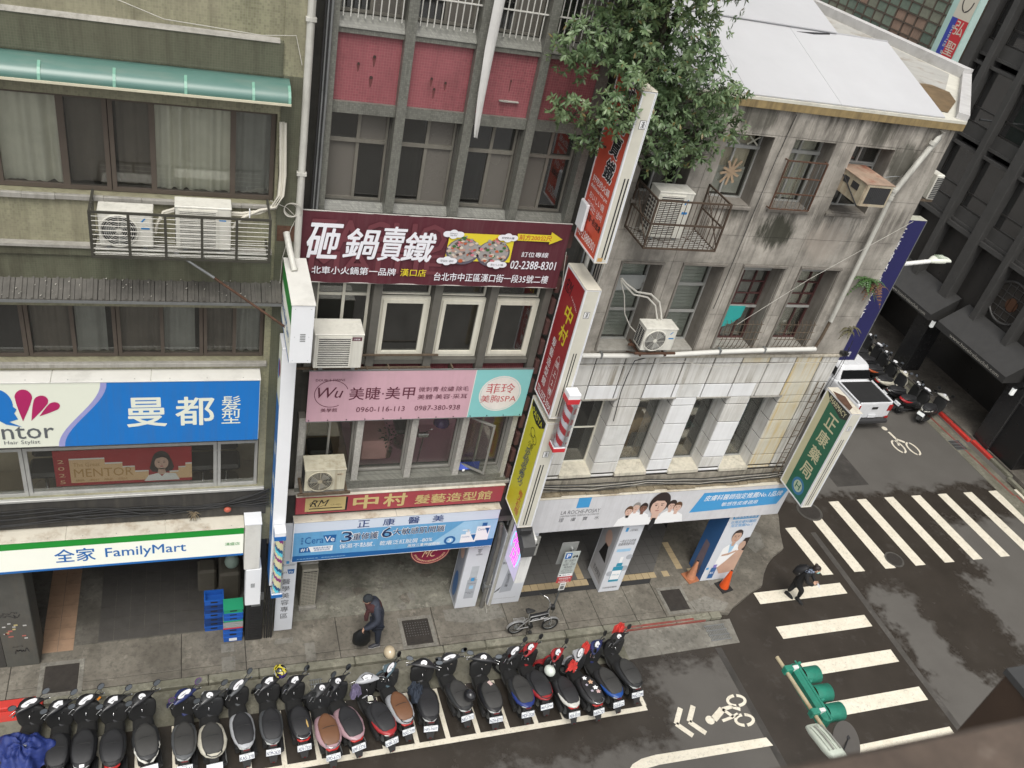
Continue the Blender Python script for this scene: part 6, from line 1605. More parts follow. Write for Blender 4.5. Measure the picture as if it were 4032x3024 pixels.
# generic doctors, flat print
def doctor(u,v,s,hair,sk,lev,tie=None,longhair=False,coat=True):
 if coat: f.poly([(u - .34 * s,0.02),(u - .26 * s,v - .30 * s),(u - .10 * s,v - .20 * s),(u + .10 * s,v - .20 * s),(u + .26 * s,v - .30 * s),(u + .36 * s,.02)],white_ink,lev)
 f.poly([(u - .06 * s,v - .1 * s),(u + .06 * s,v - .1 * s),(u + .05 * s,v - .26 * s),(u - .05 * s,v - .26 * s)],sk,lev + 1)
 if longhair: f.ell(u,v + .06 * s,.155 * s,.20 * s,hair,lev + 1)
 f.ell(u,v + .04 * s,.135 * s,.19 * s,hair,lev + 2); f.ell(u,v,.115 * s,.165 * s,sk,lev + 3)
 f.poly([(u - .12 * s,v + .05 * s),(u - .09 * s,v + .17 * s),(u + .03 * s,v + .20 * s),(u + .11 * s,v + .14 * s),(u + .12 * s,v + .04 * s),(u + .06 * s,v + .10 * s),(u - .06 * s,v + .11 * s)],hair,lev + 4)
 for k in (-1,1): f.ell(u + k * .045 * s,v + .02 * s,.018 * s,.009 * s,hair,lev + 5,10); f.rect(u + k * .045 * s - .025 * s,v + .045 * s,u + k * .045 * s + .025 * s,v + .053 * s,hair,lev + 5)
 f.ell(u,v - .08 * s,.032 * s,.010 * s,paint('print_lip',(.4,.16,.14),.5),lev + 5,10); f.rect(u - .006 * s,v - .05 * s,u + .006 * s,v + .01 * s,paint('print_shade',(.42,.27,.21),.5),lev + 5)
 if tie: f.poly([(u - .03 * s,v - .22 * s),(u + .03 * s,v - .22 * s),(u + .045 * s,v - .38 * s),(u,v - .48 * s),(u - .045 * s,v - .38 * s)],tie,lev + 6)
greyh = paint('print_hair_grey',(.30,.28,.26),.5); brn = paint('print_hair_brown',(.12,.06,.03),.5); dsk = paint('print_skin_dark',(.20,.10,.07),.5)
doctor(X5(9.50),.50,.8,brn,skin_p,1); doctor(X5(10.62),.58,.8,hair_p,skin_p,1,longhair=True); doctor(X5(9.66),.62,.75,greyh,skin_p,2); doctor(X5(10.80),.52,.85,brn,skin_p,3); doctor(X5(9.86),.58,.78,hair_p,dsk,4)
doctor(X5(10.25),.62,1.75,hair_p,skin_p,9,black_ink,True)
f.done()
# --- projecting lightboxes at the party wall
def lightbox(label,x0,x1,yf,yb,zb,zt,facem,name='projecting_sign',sidem=None,capm=None,trim=None):
 t = thing(name,label,'sign',((x0 + x1) / 2,(yf + yb) / 2,zb))
 m = MB(); m.box(x0,x1,yf,yb,zb,zt,0,.006); m.obj('box',sidem or white_clean,t)
 m = MB(); m.box(x0 - .012,x1 + .012,yf - .012,yb,zt + .001,zt + .02,0,.006); m.box(x0 - .008,x1 + .008,yf - .008,yb,zb - .014,zb - .001,0,.004); m.obj('cap',capm or cap_m,t)
 m = MB()
 m.box(x0 - .012,x0 - .001,yf - .012,yf + .03,zb,zt); m.box(x0 - .012,x0 - .001,yb - .03,yb,zb,zt); m.box(x0 - .012,x0 - .001,yf + .03,yb - .03,zb,zb + .03); m.box(x0 - .012,x0 - .001,yf + .03,yb - .03,zt - .03,zt)
 m.box(x1 + .001,x1 + .012,yf - .012,yf + .03,zb,zt)
 m.obj('trim',trim or white_clean,t)
 # edge strip with the double black line and the small seal
 e = Face(t,(x0,yf - .001,zb),UX,VZ); w = x1 - x0
 e.rect(.02,.02,w - .02,zt - zb - .02,paint('edge_cream',(.60,.58,.50),.5,dirt=.12),1)
 return t,Face(t,(x0 - .002,yb - .03,zb + .03),UL,VZ),e
def seal(e,w,v,s_='漢'):
 e.rect(w * .30,v,w * .70,v + w * .5,black_ink,2); e.rect(w * .33,v + .008,w * .67,v + w * .5 - .008,white_ink,3); e.text(s_,w * .38,v + .014,w * .24,w * .4,black_ink,5)
org = paint('hotpot_red',(.62,.095,.055),.45,dirt=.06,streak=.05); org2 = paint('hotpot_red2',(.48,.05,.03),.45)
t,f,e = lightbox('tall orange-red hot pot sign partly hidden by the overhanging tree',6.25,6.47,-1.10,-.15,10.16,13.03,org)
f.rect(0,0,.89,2.81,org,1)
for s_,v in (('砸',2.47),('鍋',2.07),('賣',1.66),('鐵',1.25)): f.text(s_,.38,v,.37,.36,white_ink,2,bold=.10,shear=.15); f.text(s_,.39,v + .01,.35,.34,black_ink,4,bold=.04,shear=.15)
f.text('好吃的火鍋',.08,1.06,.70,.12,white_ink,3,bold=.02); f.text('dtelicious hot pot',.08,.94,.70,.09,white_ink,3,bold=.02); f.text('おいしい鍋',.12,.78,.62,.12,white_ink,3); f.text('맛있는 냄비',.12,.61,.64,.13,white_ink,3)
f.text('北市漢口街一段35號2樓',.03,.44,.78,.12,black_ink,3,bold=.03); f.text('02-23888301',.04,.08,.75,.16,white_ink,3,bold=.01); f.text('訂位專線',.2,.22,.4,.08,org2,3); f.done()
e.rect(.10,.06,.125,1.5,black_ink,2); e.rect(.16,.06,.185,1.5,black_ink,2); seal(e,.28,2.3); e.rect(.04,.02,.13,.09,gold,3); e.done('edge_print')
m = MB(); m.box(6.16,6.22,-.5,-.2,10.4,10.9,0,.02); m.obj('transformer',white_clean,t)
m = MB(); m.cyl((6.3,-.9,10.14),(6.3,.1,10.10),.025,8); m.cyl((6.45,-.6,10.14),(6.45,.1,10.10),.02,8); m.obj('bracket',dark_steel,t)
nr = paint('naka_sign_red',(.30,.018,.022),.45,dirt=.06)
t,f,e = lightbox('long dark red hair salon sign with yellow characters, just above the yellow pasta sign',6.28,6.55,-1.06,-.15,6.78,9.60,nr)
f.rect(0,0,.85,2.76,nr,1); f.text('RM',.10,2.34,.30,.26,black_ink,3,shear=.4); f.ring(.20,2.46,.14,.12,.012,black_ink,3,20,30,330); f.text('ショップサロン',.42,2.30,.36,.055,white_ink,3,rot=-.35)
f.text('中',.34,1.86,.34,.36,by_,3,bold=.05,shear=.1); f.text('村',.34,1.44,.34,.36,by_,3,bold=.05,shear=.1)
f.text('髮\n藝\n造\n型\n館',.16,.30,.18,1.08,white_ink,3,bold=.01); f.ring(.60,.72,.12,.48,.008,white_ink,2,40); f.text('請\n上\n2\n樓',.53,.33,.14,.76,white_ink,3); f.text('TEL:2375-3934',.05,.05,.74,.15,white_ink,3,bold=.01); f.done()
e.rect(.10,.06,.12,1.5,black_ink,2); e.rect(.15,.06,.17,1.5,black_ink,2); seal(e,.27,2.25); e.done('edge_print')
ylw = paint('pasta_yellow',(.62,.58,.03),.45,dirt=.06)
t,f,e = lightbox('long yellow pasta restaurant sign below the dark red sign',6.29,6.60,-1.02,-.15,3.80,6.62,ylw)
f.rect(0,0,.81,2.76,ylw,1); f.poly([(.02,2.74),(.79,2.74),(.79,2.62),(.60,2.46),(.40,2.42),(.2,2.46),(.02,2.62)],black_ink,2); f.text('PASTA',.12,2.50,.56,.14,ylw,3,bold=.02)
f.ring(.38,2.18,.12,.10,.015,black_ink,3,20); f.ring(.52,2.10,.11,.10,.015,black_ink,3,20,-120,130); f.text('J.K.D',.26,2.02,.26,.07,black_ink,3); f.text('小廚',.30,1.80,.26,.18,black_ink,3,shear=.3)
f.text('金\n鍋\n盈\n義\n坊',.24,.78,.30,1.02,navy_ink,3,bold=.015,shear=.3); f.text('義\n大\n利\n麵',.48,.12,.22,.66,redp,3,shear=.2); f.done()
e.rect(.10,.06,.125,1.75,black_ink,2); e.rect(.16,.06,.185,1.75,black_ink,2); seal(e,.31,1.95); e.done('edge_print')
# spider-like loose hardware under the yellow sign
m = MB(); m.box(6.35,6.62,-1.1,-.3,3.62,3.78,0,.02); m.obj('bracket',dark_steel,t)
# LED sign
t = thing('led_sign','glowing pink neon panel sign hanging below the yellow sign','sign',(6.6,-.9,2.1))
m = MB(); m.box(6.56,6.80,-1.10,-.35,2.08,3.45,0,.008); m.obj('box',white_metal,t)
m = MB(); m.prism([(6.45,-1.25,3.10),(6.45,-.4,3.55),(6.45,-.4,3.8),(6.45,-1.25,3.4)],(.28,0,0)); m.obj('hood',paint('hood_grey',(.07,.07,.07),.6,dirt=.3),t)
ledb = paint('led_ground',(.55,.50,.68),.4,dirt=.15,emit=.35); ledp = paint('led_pink',(.95,.04,.62),.4,emit=1.5); ledc = paint('led_cyan',(.2,.65,.95),.4,emit=.9)
f = Face(t,(6.559,-.37,2.10),UL,VZ); f.rect(0,0,.70,1.3,ledb,1)
f.text('酒',.16,.72,.40,.42,ledp,3,bold=.02); f.text('店',.20,.28,.36,.38,ledp,3,bold=.02); f.ring(.36,.70,.28,.50,.02,ledc,2,30,-60,60); f.ring(.36,.70,.28,.50,.02,ledc,2,30,130,200); f.done('neon')
# --- pharmacy green sign
pg = paint('pharm_green',(.02,.13,.075),.45,dirt=.06); pc = paint('pharm_cream',(.58,.55,.36),.5,dirt=.08); pb = paint('pharm_black',(.03,.032,.03),.5)
t,f,e = lightbox('tall green pharmacy sign with cream characters at the street corner',13.47,13.74,-1.10,-.15,3.82,6.66,pg)
f.rect(0,0,.89,2.78,pc,1); f.rect(.20,.0,.89,2.78,pg,2); f.poly([(.02,2.78),(.89,2.78),(.89,2.60),(.7,2.50),(.2,2.62)],pb,3); f.text('PHARMACY',.16,2.60,.64,.13,pc,4,bold=.02,rot=-.06)
for s_,v in (('正',2.06),('康',1.60),('藥',1.12),('局',.64)): f.text(s_,.36,v,.36,.36,pc,4,bold=.03)
f.ell(.54,.30,.22,.22,paint('pharm_blue',(.05,.20,.38),.5),3); f.ell(.54,.30,.15,.15,paint('pharm_ivory',(.50,.58,.42),.5),4); f.text('H',.46,.22,.16,.17,pg,5,bold=.04); f.done()
e.rect(.09,.05,.11,2.1,black_ink,2); e.rect(.15,.05,.17,2.1,black_ink,2); seal(e,.27,2.35); e.done('edge_print')
m = MB(); m.add([(13.46,-1.0,6.683),(13.62,-.9,6.683),(13.7,-.5,6.683),(13.5,-.3,6.683),(13.44,-.6,6.683)],[(0,1,2,3,4)]); m.obj('rust_patch',rust,t)
# lattice ladder behind it
t = thing('lattice_frame','rusty lattice sign frame fixed to the wall beside the green pharmacy sign','frame',(13.3,-.1,4))
m = MB(); m.cyl((13.20,-.08,4.0),(13.20,-.08,6.78),.012,6); m.cyl((13.34,-.12,4.0),(13.34,-.12,6.78),.012,6); m.obj('rail',rusty_steel,t)
for i in range(13): MB().cyl((13.20,-.08,4.1 + i * .21),(13.34,-.12,4.1 + i * .21 + (.1 if i % 2 else 0)),.008,5).obj('rung',rusty_steel,t)

# --- wrapped pillars and panels at street level
wrapm = paint('wrap_white',(.62,.64,.68),.4,dirt=.04,blotch=.05); wblue = paint('wrap_blue',(.04,.13,.32),.4,dirt=.06); wmid = paint('wrap_grey',(.42,.44,.48),.4)
def panelbox(label,x0,x1,y0,y1,zt,name='pillar_advert'):
 t = thing(name,label,'advertisement',((x0 + x1) / 2,y0,0))
 m = MB(); m.box(x0,x1,y0,y1,.015,zt,0,.006); m.obj('wrap',wrapm,t)
 return t,Face(t,(x0,y0 - .001,.015),UX,VZ),Face(t,(x0 - .001,y1,.015),UL,VZ)
t = thing('panel_sign','narrow white vertical board with six dark characters beside the middle arcade','sign',(1.78,-.1,0))
m = MB(); m.box(1.57,1.96,-.11,-.06,.04,3.4,0,.004); m.obj('board',wrapm,t)
f = Face(t,(1.57,-.111,.04),UX,VZ); f.text('醫\n學\n美\n容\n專\n區',.11,.42,.17,1.3,lg,2,bold=.03,line=1.05); f.text('Cera',.05,1.90,.15,.08,lg,2); f.poly([(.20,2.02),(.35,2.02),(.34,1.88),(.23,1.88)],cdk,2); f.text('Ve',.23,1.91,.09,.07,white_ink,3); f.rect(.17,2.2,.23,2.28,lb,2); f.text('LA ROCHE-POSAY',.04,2.13,.32,.045,lg,2); f.done()
t,f,s_ = panelbox('white column advert with a pale spray bottle, left of the drainpipe',5.79,6.32,-.02,.52,2.5)
f.text('多容安系列',.12,2.12,.34,.09,lg,2); f.text('舒緩保濕\n敏感肌\n適用\n多重舒緩修護',.2,1.85,.16,.22,lg,2)
f.rect(.16,.34,.40,1.02,wmid,1); f.ell(.28,1.06,.10,.08,wmid,1); f.rect(.19,1.10,.37,1.48,paint('bottle_pale',(.50,.53,.56),.4),2); f.rect(.24,.96,.32,1.08,lb,3); f.text('TOLERIANE',.18,.86,.2,.03,lg,3); f.rect(.24,.68,.34,.80,cli,3); f.text('DERMALLERGO\nFLUIDE',.18,.50,.20,.08,lg,3); f.done()
s_.rect(.05,.1,.46,2.4,paint('wrap_side_grey',(.30,.32,.38),.4),1); s_.ell(.25,.6,.14,.42,wblue,2); s_.ell(.25,1.7,.12,.2,skin_p,2); s_.done('side_print')
t,f,s_ = panelbox('white column advert with a grey tube, right of the drainpipe',6.62,7.44,-.02,.52,2.5)
f.text('一次修復',.10,1.72,.30,.08,lg,2); f.text('B5+金盾修復',.12,1.45,.55,.10,lg,2,bold=.02); f.poly([(.22,.42),(.52,.46),(.58,1.28),(.30,1.30)],wmid,1); f.poly([(.08,.42),(.2,.52),(.24,.66),(.10,.48)],lg,2); f.text('CICAPLAST',.32,.62,.08,.5,lg,3); f.rect(.1,.2,.7,.206,lg,2); f.done()
t,f,s_ = panelbox('white column advert with a teal dropper bottle in the middle of the corner arcade',9.64,10.22,-.01,.77,2.56)
f.rect(.10,2.22,.17,2.36,lb,2); f.text('TAIWAN\n皮膚科醫師',.22,2.18,.22,.16,lg,2,keep=True); f.text('一滴全方位修護\n肌膚彈潤更年輕',.05,1.72,.45,.22,lg,2); f.rect(.07,1.50,.45,1.60,cli,2)
teal = paint('bottle_teal',(.03,.28,.42),.3); f.rect(.16,.38,.44,.95,teal,2); f.rect(.17,.46,.43,.80,white_ink,3); f.rect(.22,.96,.38,1.08,teal,3); f.rect(.26,1.08,.34,1.30,white_ink,2); f.ell(.48,.86,.10,.10,wmid,1); f.ell(.12,.70,.09,.09,wmid,1); f.ell(.50,1.28,.09,.09,wmid,1); f.text('HYALU B5',.20,.62,.20,.05,teal,4); f.text('B5玻尿酸修護精華',.08,.13,.40,.06,lg,2); f.done()
s_.rect(.05,.2,.70,2.3,paint('wrap_side_pale',(.45,.45,.47),.4),1); s_.ell(.40,1.6,.16,.26,skin_p,2); s_.poly([(.2,.9),(.6,.9),(.5,1.4),(.35,1.4)],black_ink,2); s_.text('肌膚彈潤',.2,.3,.4,.2,lg,2); s_.done('side_print')
t,f,s_ = panelbox('large column advert with a doctor and a woman at the street corner',12.66,13.60,-.01,.62,2.56)
f.rect(.10,2.34,.86,2.48,lb,2); f.text('敏感性皮膚首選',.14,2.37,.68,.08,white_ink,3); f.text('台灣皮膚科醫師\n指定推薦No.1',.10,2.05,.76,.24,lb,2)
sk2 = paint('print_skin2',(.55,.36,.27),.5)
f.poly([(.22,.5),(.25,1.25),(.38,1.38),(.62,1.38),(.80,1.2),(.88,.6)],white_ink,2); f.poly([(.40,1.40),(.58,1.40),(.55,1.12),(.48,1.05)],cli,3); f.poly([(.44,1.52),(.56,1.52),(.54,1.32),(.46,1.32)],sk2,4)
f.ell(.50,1.72,.155,.22,hair_p,4); f.ell(.50,1.66,.135,.20,sk2,5); f.poly([(.36,1.72),(.38,1.88),(.5,1.93),(.62,1.88),(.64,1.72),(.6,1.82),(.4,1.82)],hair_p,6)
for k in (-1,1): f.ell(.5 + k * .05,1.68,.02,.01,hair_p,7,10); f.rect(.5 + k * .05 - .03,1.71,.5 + k * .05 + .03,1.72,hair_p,7)
f.rect(.49,1.6,.51,1.67,paint('print_shade',(.42,.27,.21),.5),7); f.ell(.5,1.55,.04,.012,lipm,7,10)
f.poly([(.94,1.62),(.80,1.60),(.74,1.42),(.80,1.18),(.94,1.1)],hair_p,6); f.ell(.80,1.32,.10,.17,sk2,7); f.poly([(.94,.3),(.5,.25),(.34,.5),(.52,.75),(.75,1.16),(.94,1.12)],sk2,6); f.poly([(.3,.96),(.5,.98),(.72,1.1),(.7,1.16),(.48,1.06),(.3,1.02)],sk2,8)
f.rect(.18,.10,.34,.52,wblue,9); f.rect(.21,.52,.31,.64,paint('violet_cap',(.25,.22,.55),.4),9); f.rect(.02,.45,.10,.53,lb,3); f.text('B5',.20,.28,.1,.08,white_ink,10); f.done()
s_.rect(.0,.0,.63,2.5,wblue,1); s_.poly([(.15,.1),(.45,.1),(.40,1.2),(.2,1.2)],paint('wrap_side_rose',(.22,.17,.20),.5),2); s_.done('side_print')
# round magenta decal board under the arcade
t = thing('round_sign','round dark magenta sign hanging under the blue-and-white CeraVe fascia','sign',(4.90,.05,2.1))
m = MB(); m.cyl((4.90,.03,2.13),(4.90,.06,2.13),.46,40); m.obj('disc',paint('magenta_disc',(.23,.015,.05),.5,dirt=.1),t)
f = Face(t,(4.90,.029,2.13),UX,VZ); f.ring(0,0,.44,.44,.012,sand,1); f.text('MC',-.18,-.22,.34,.22,sand,2,shear=.4)
for i in range(17):
 a = math.radians(200 + i * 8.7); text('美甲皮膚美睫除毛繡霧眉保養美白飄眉'[i % 16],t,f.P(.36 * math.cos(a) - .03,.36 * math.sin(a) - .03,0),UX,VZ,.055,.055,sand,off=.004,rot=a + PI / 2)
f.done()
# ================================================================ SCOOTERS
SC = .86
def gloss(nm,c): return paint('scooter_' + nm,c,.38,dirt=.25,space='O',scale=7,coat=.12,blotch=.15,grime=(.07,.065,.055))
K = {'black': gloss('black',(.016,.016,.018)),'grey': gloss('grey',(.09,.095,.10)),'dark': gloss('charcoal',(.035,.036,.038)),'silver': gloss('silver',(.42,.43,.45)),'white': gloss('white',(.62,.61,.56)),
  'cream': gloss('cream',(.56,.53,.44)),'red': gloss('red',(.36,.022,.026)),'blue': gloss('blue',(.015,.035,.19)),'navy': gloss('navy',(.02,.03,.12)),'pink': gloss('pink',(.42,.27,.30)),'teal': gloss('steel_blue',(.10,.15,.18)),
  'orange': gloss('orange',(.40,.08,.02)),'purple': gloss('purple',(.12,.03,.18)),'royal': gloss('royal',(.012,.07,.30))}
seat_black = paint('seat_black',(.022,.022,.024),.6,dirt=.25,space='O',bump=.05); seat_grey = paint('seat_grey',(.045,.044,.042),.65,dirt=.25,space='O'); seat_brown = paint('seat_brown',(.17,.078,.038),.55,dirt=.2,space='O')
matte = paint('matte_black',(.022,.022,.022),.65,dirt=.25,space='O'); tailred = paint('tail_lens',(.40,.015,.012),.2,dirt=.1,space='O'); taildark = paint('tail_lens_dark',(.10,.008,.008),.2,dirt=.1,space='O'); clearl = paint('clear_lens',(.42,.43,.42),.15,dirt=.2,space='O'); amber = paint('amber_lens',(.55,.18,.01),.25,space='O')
dialm = paint('dial_white',(.70,.70,.72),.2,dirt=.15,space='O',scale=14); plate_w = paint('plate_white',(.72,.74,.73),.4,dirt=.05,space='O'); mirror_g = paint('mirror_glass',(.13,.14,.15),.12,1.0,dirt=.05,space='O')
def scooter(label,x,y,ang,plate='',body='black',seat=None,rear=None,front=None,steer=38,dial='long',style='sport',tail='v',group='scooters parked in the bays',lean=0.0,mirrors=2,grab=False,mirrcol=None,cover=None,z=RZ,det=True,wplate=True):
 """x, y: the number plate seen from above; ang: heading in degrees clockwise from the building side"""
 t = thing('scooter',label,'scooter',(x,y,z),-math.radians(ang),group)
 rv = random.Random(int(x * 1000)); t.scale = (1.03 * rv.uniform(.95,1.05),.91 * rv.uniform(.97,1.03),.85 * rv.uniform(.96,1.04))
 sk_ = rv.uniform(.9,1.1); sh_ = rv.uniform(-.02,.02)
 B = K[body]; Rr = K[rear or body]; Fr = K[front or body]; st = seat or seat_black
 tailc = style == 'sport' and (rear or body) in ('red','blue','royal','orange','white'); Rt = Rr; Rr = K['dark'] if tailc else Rr
 P = lambda mb,nm,m_,par=t: mb.obj(nm,m_,par,True)
 tyre = MB(); tyre.torus((0,.24,.25),(1,0,0),.19,.062,20,8); rwh = P(tyre,'rear_wheel',black_rubber)
 m = MB(); m.cyl((-.05,.24,.25),(.05,.24,.25),.13,14); P(m,'rim',steel_grey,rwh)
 # rear body: teardrop shell under the seat
 cl = 1.0 if style == 'sport' else 1.12
 m = MB(); m.loft([((0,-.04,.76),(0.043,0,0),(0,0,.02),2.2),((0,.02,.745),(0.124 * cl,0,0),(0,0,.055),2.4),((0,.16,.71),(0.192 * cl,0,0),(0,0,.095),2.6),((0,.38,.66),(0.229 * cl,0,0),(0,0,.13),2.8),((0,.62,.61),(0.229,0,0),(0,0,.15),2.8),((0,.78,.54),(0.205,0,0),(0,0,.17),2.6),((0,.85,.48),(0.174,0,0),(0,0,.17),2.6)],20); P(m,'rear_body',Rr)
 if tailc:
  m = MB(); m.loft([((0,-.06,.765),(.045,0,0),(0,0,.022),2.2),((0,.01,.748),(.135,0,0),(0,0,.060),2.4),((0,.14,.712),(.203,0,0),(0,0,.085),2.6),((0,.27,.70),(.226,0,0),(0,0,.075),2.6),((0,.42,.705),(.234,0,0),(0,0,.03),2.6)],20); P(m,'tail_cowl',Rt)
 m = MB(); m.loft([((0,.05,.62),(0.112,0,0),(0,0,.05),3),((0,.3,.55),(0.174,0,0),(0,0,.10),3),((0,.8,.42),(0.186,0,0),(0,0,.14),3),((0,1.25,.30),(0.161,0,0),(0,0,.08),3)],14); P(m,'lower_body',matte)
 # seat with a step between rider and pillion
 m = MB(); m.loft([((0,.04,.80),(0.074,0,0),(0,0,.012),2.3),((0,.08,.805),(0.143,0,0),(0,0,.035),2.5),((0,.22,.815),(0.180,0,0),(0,0,.055),2.7),((0,.40,.805),(0.186,0,0),(0,0,.06),2.7),((0,.46,.785),(0.186,0,0),(0,0,.055),2.7),((0,.60,.765),(0.174,0,0),(0,0,.055),2.6),((0,.72,.755),(0.124,0,0),(0,0,.05),2.3),((0,.80,.745),(0.068,0,0),(0,0,.04),2.2),((0,.83,.73),(0.025,0,0),(0,0,.02),2)],20); so = P(m,'seat',st)
 if det:
  m = MB(); m.tube([(-.135,.42,.842),(-.06,.435,.861),(.06,.435,.861),(.135,.42,.842)],.006,5); P(m,'seam',matte,so)
 # tail lamp, grab rail, side flashes
 if tail == 'v':
  for s_ in (-1,1):
   m = MB(); m.loft([((s_ * .03,-.05,.735),(.03,0,0),(0,0,.022),2.2),((s_ * .09,.0,.73),(.03,.02,0),(0,0,.024),2.2),((s_ * .15,.12,.72),(.012,.02,0),(0,0,.014),2.2)],10); P(m,'side_flash',clearl if rear != 'red' else K['white'])
  m = MB(); m.box(-.06,.06,-.075,-.035,.70,.725,0,.01); P(m,'taillight',taildark)
 elif tail == 'wide':
  m = MB(); m.loft([((-.13,.03,.70),(0,.02,0),(0,0,.02),3),((-.08,-.02,.70),(0,.03,0),(0,0,.032),3),((.08,-.02,.70),(0,.03,0),(0,0,.032),3),((.13,.03,.70),(0,.02,0),(0,0,.02),3)],10); P(m,'taillight',tailred)
 elif tail == 'flare':
  for s_ in (-1,1):
   m = MB(); m.loft([((s_ * .04,-.07,.70),(.03,0,0),(0,0,.012),2.4),((s_ * .13,.04,.72),(.025,.02,0),(0,0,.02),2.4),((s_ * .205,.24,.73),(.010,.02,0),(0,0,.03),2.4),((s_ * .20,.34,.73),(.004,.02,0),(0,0,.01),2.4)],10); P(m,'side_flash',K['white'])
 if grab:
  m = MB(); m.tube([(-.12,.16,.80),(-.13,.02,.83),(-.05,-.05,.83),(.05,-.05,.83),(.13,.02,.83),(.12,.16,.80)],.012,6); P(m,'grab_rail',chrome if grab == 1 else matte)
 # mudguard tongue and number plate
 m = MB(); m.prism([(-.075,.02,.66),(.075,.02,.66),(.085,-.14,.42),(.06,-.22,.30),(-.06,-.22,.30),(-.085,-.14,.42)],(0,.02,.012)); P(m,'rear_mudguard',matte)
 if det:
  m = MB(); m.box(-.025,.025,-.235,-.222,.315,.345,0,.004); P(m,'reflector',taildark)
 if wplate:
  U = Vector((1,0,0)); V = Vector((0,.50,.866)); V.normalize(); N = U.cross(V)
  O = Vector((-.14,-.16,.49)); hp = .15
  m = MB(); m.prism([O,O + U * .28,O + U * .28 + V * hp,O + V * hp],N * -.006); pl = P(m,'number_plate',plate_w)
  m = MB();
  for (a,b,c,d) in ((0,.28,0,.004),(0,.28,hp - .004,hp),(0,.004,0,hp),(.276,.28,0,hp)):
   m.add([O + U * a + V * c + N * .001,O + U * b + V * c + N * .001,O + U * b + V * d + N * .001,O + U * a + V * d + N * .001],[(0,1,2,3)])
  P(m,'plate_rim',K['navy'],pl)
  if plate:
   text(plate,pl,O + U * .016 + V * .018,U,V,.248,.082,K['navy'],bold=.02,local=True,off=.0025)
   text('臺灣省',pl,O + U * .09 + V * .118,U,V,.10,.018,K['navy'],local=True,off=.0025) if det else None
 # engine, exhaust, stand
 m = MB(); m.loft([((-.12,.20,.27),(.05,0,0),(0,0,.09),3),((-.12,.55,.30),(.06,0,0),(0,0,.11),3),((-.10,.75,.32),(.05,0,0),(0,0,.08),3)],10); P(m,'engine_case',matte)
 m = MB(); m.tube([(.17,.0,.34),(.17,.12,.31),(.16,.42,.26)],.055,12,0); m.tube([(.16,.42,.26),(.12,.8,.22)],.018,6,0); ex = P(m,'exhaust',dark_steel)
 m = MB(); m.box(.20,.228,.02,.38,.26,.36,0,.01); P(m,'heat_shield',steel_grey if style != 'sport' else matte,ex)
 # footboard and leg shield
 m = MB(); m.loft([((0,.84,.30),(.17,0,0),(0,0,.035),5),((0,1.05,.285),(.185,0,0),(0,0,.03),5),((0,1.22,.31),(.17,0,0),(0,0,.035),5)],14); P(m,'footboard',paint('footboard_grey',(.05,.05,.05),.7,dirt=.3,space='O'))
 w = .245 if style == 'sport' else .265
 m = MB(); m.loft([((0,1.20,.30),(.15,0,0),(0,.03,.01),3.5),((0,1.235,.45),(w - .02,0,0),(0,.035,.0),3.5),((0,1.265,.65),(w,0,0),(0,.045,0),3.2),((0,1.27,.82),(w - .005,0,0),(0,.055,0),2.8),((0,1.265,.92),(w - .03,0,0),(0,.05,0),2.6),((0,1.26,.98),(.11,0,0),(0,.03,0),2.4)],18); P(m,'leg_shield',matte if style == 'sport' else K['dark'])
 m = MB(); m.loft([((0,1.27,.38),(.14,0,0),(0,.04,0),3),((0,1.36,.55),(w * .85,0,0),(0,.05,0),2.6),((0,1.385,.72),(w * .92,0,0),(0,.055,0),2.5),((0,1.35,.88),(w * .7,0,0),(0,.05,0),2.4),((0,1.30,.97),(w * .3,0,0),(0,.03,0),2.2)],18); P(m,'front_shell',Fr)
 # everything that turns with the handlebar
 cs,sn = math.cos(math.radians(steer)),math.sin(math.radians(steer)); pv = Vector((0,1.27,0))
 Rm = Matrix.Translation(pv) @ Matrix.Rotation(math.radians(steer),4,'Z') @ Matrix.Translation(-pv)
 def T_(): q = MB(); q.xf = Rm; return q
 m = T_(); m.torus((0,1.42,.24),(1,0,0),.185,.055,20,8); fw_ = P(m,'front_wheel',black_rubber)
 m = T_(); m.cyl((-.04,1.42,.24),(.04,1.42,.24),.12,14); P(m,'rim',steel_grey,fw_)
 m = T_(); arc_ = [math.radians(a) for a in (-10,20,55,90,125,150)]
 m.loft([((0,1.42 + .27 * math.cos(a),.25 + .27 * math.sin(a)),(.075,0,0),(.03 * math.cos(a),0,.03 * math.sin(a)) if False else (0,.028 * math.cos(a),.028 * math.sin(a)),3) for a in arc_],12); P(m,'front_mudguard',Fr)
 m = T_(); m.tube([(-.07,1.42,.24),(-.07,1.33,.6)],.02,6); m.tube([(.07,1.42,.24),(.07,1.33,.6)],.02,6); P(m,'fork',steel_grey)
 m = T_()
 if style == 'sport':
  m.loft([((-.25,1.215,1.035),(0,.022,0),(0,0,.020),2.2),((-.19,1.24,1.045),(0,.060,0),(0,0,.045),2.4),((-.10,1.27,1.055),(0,.112,0),(0,0,.062),2.5),((0,1.285,1.06),(0,.132,0),(0,0,.070),2.5),((.10,1.27,1.055),(0,.112,0),(0,0,.062),2.5),((.19,1.24,1.045),(0,.060,0),(0,0,.045),2.4),((.25,1.215,1.035),(0,.022,0),(0,0,.020),2.2)],16)
 else:
  m.loft([((-.24,1.215,1.03),(0,.024,0),(0,0,.02),2.2),((-.12,1.25,1.05),(0,.085,0),(0,0,.05),2.4),((0,1.29,1.055),(0,.135,0),(0,0,.08),2.2),((.12,1.25,1.05),(0,.085,0),(0,0,.05),2.4),((.24,1.215,1.03),(0,.024,0),(0,0,.02),2.2)],16)
 cow = P(m,'handlebar_cowl',Fr)
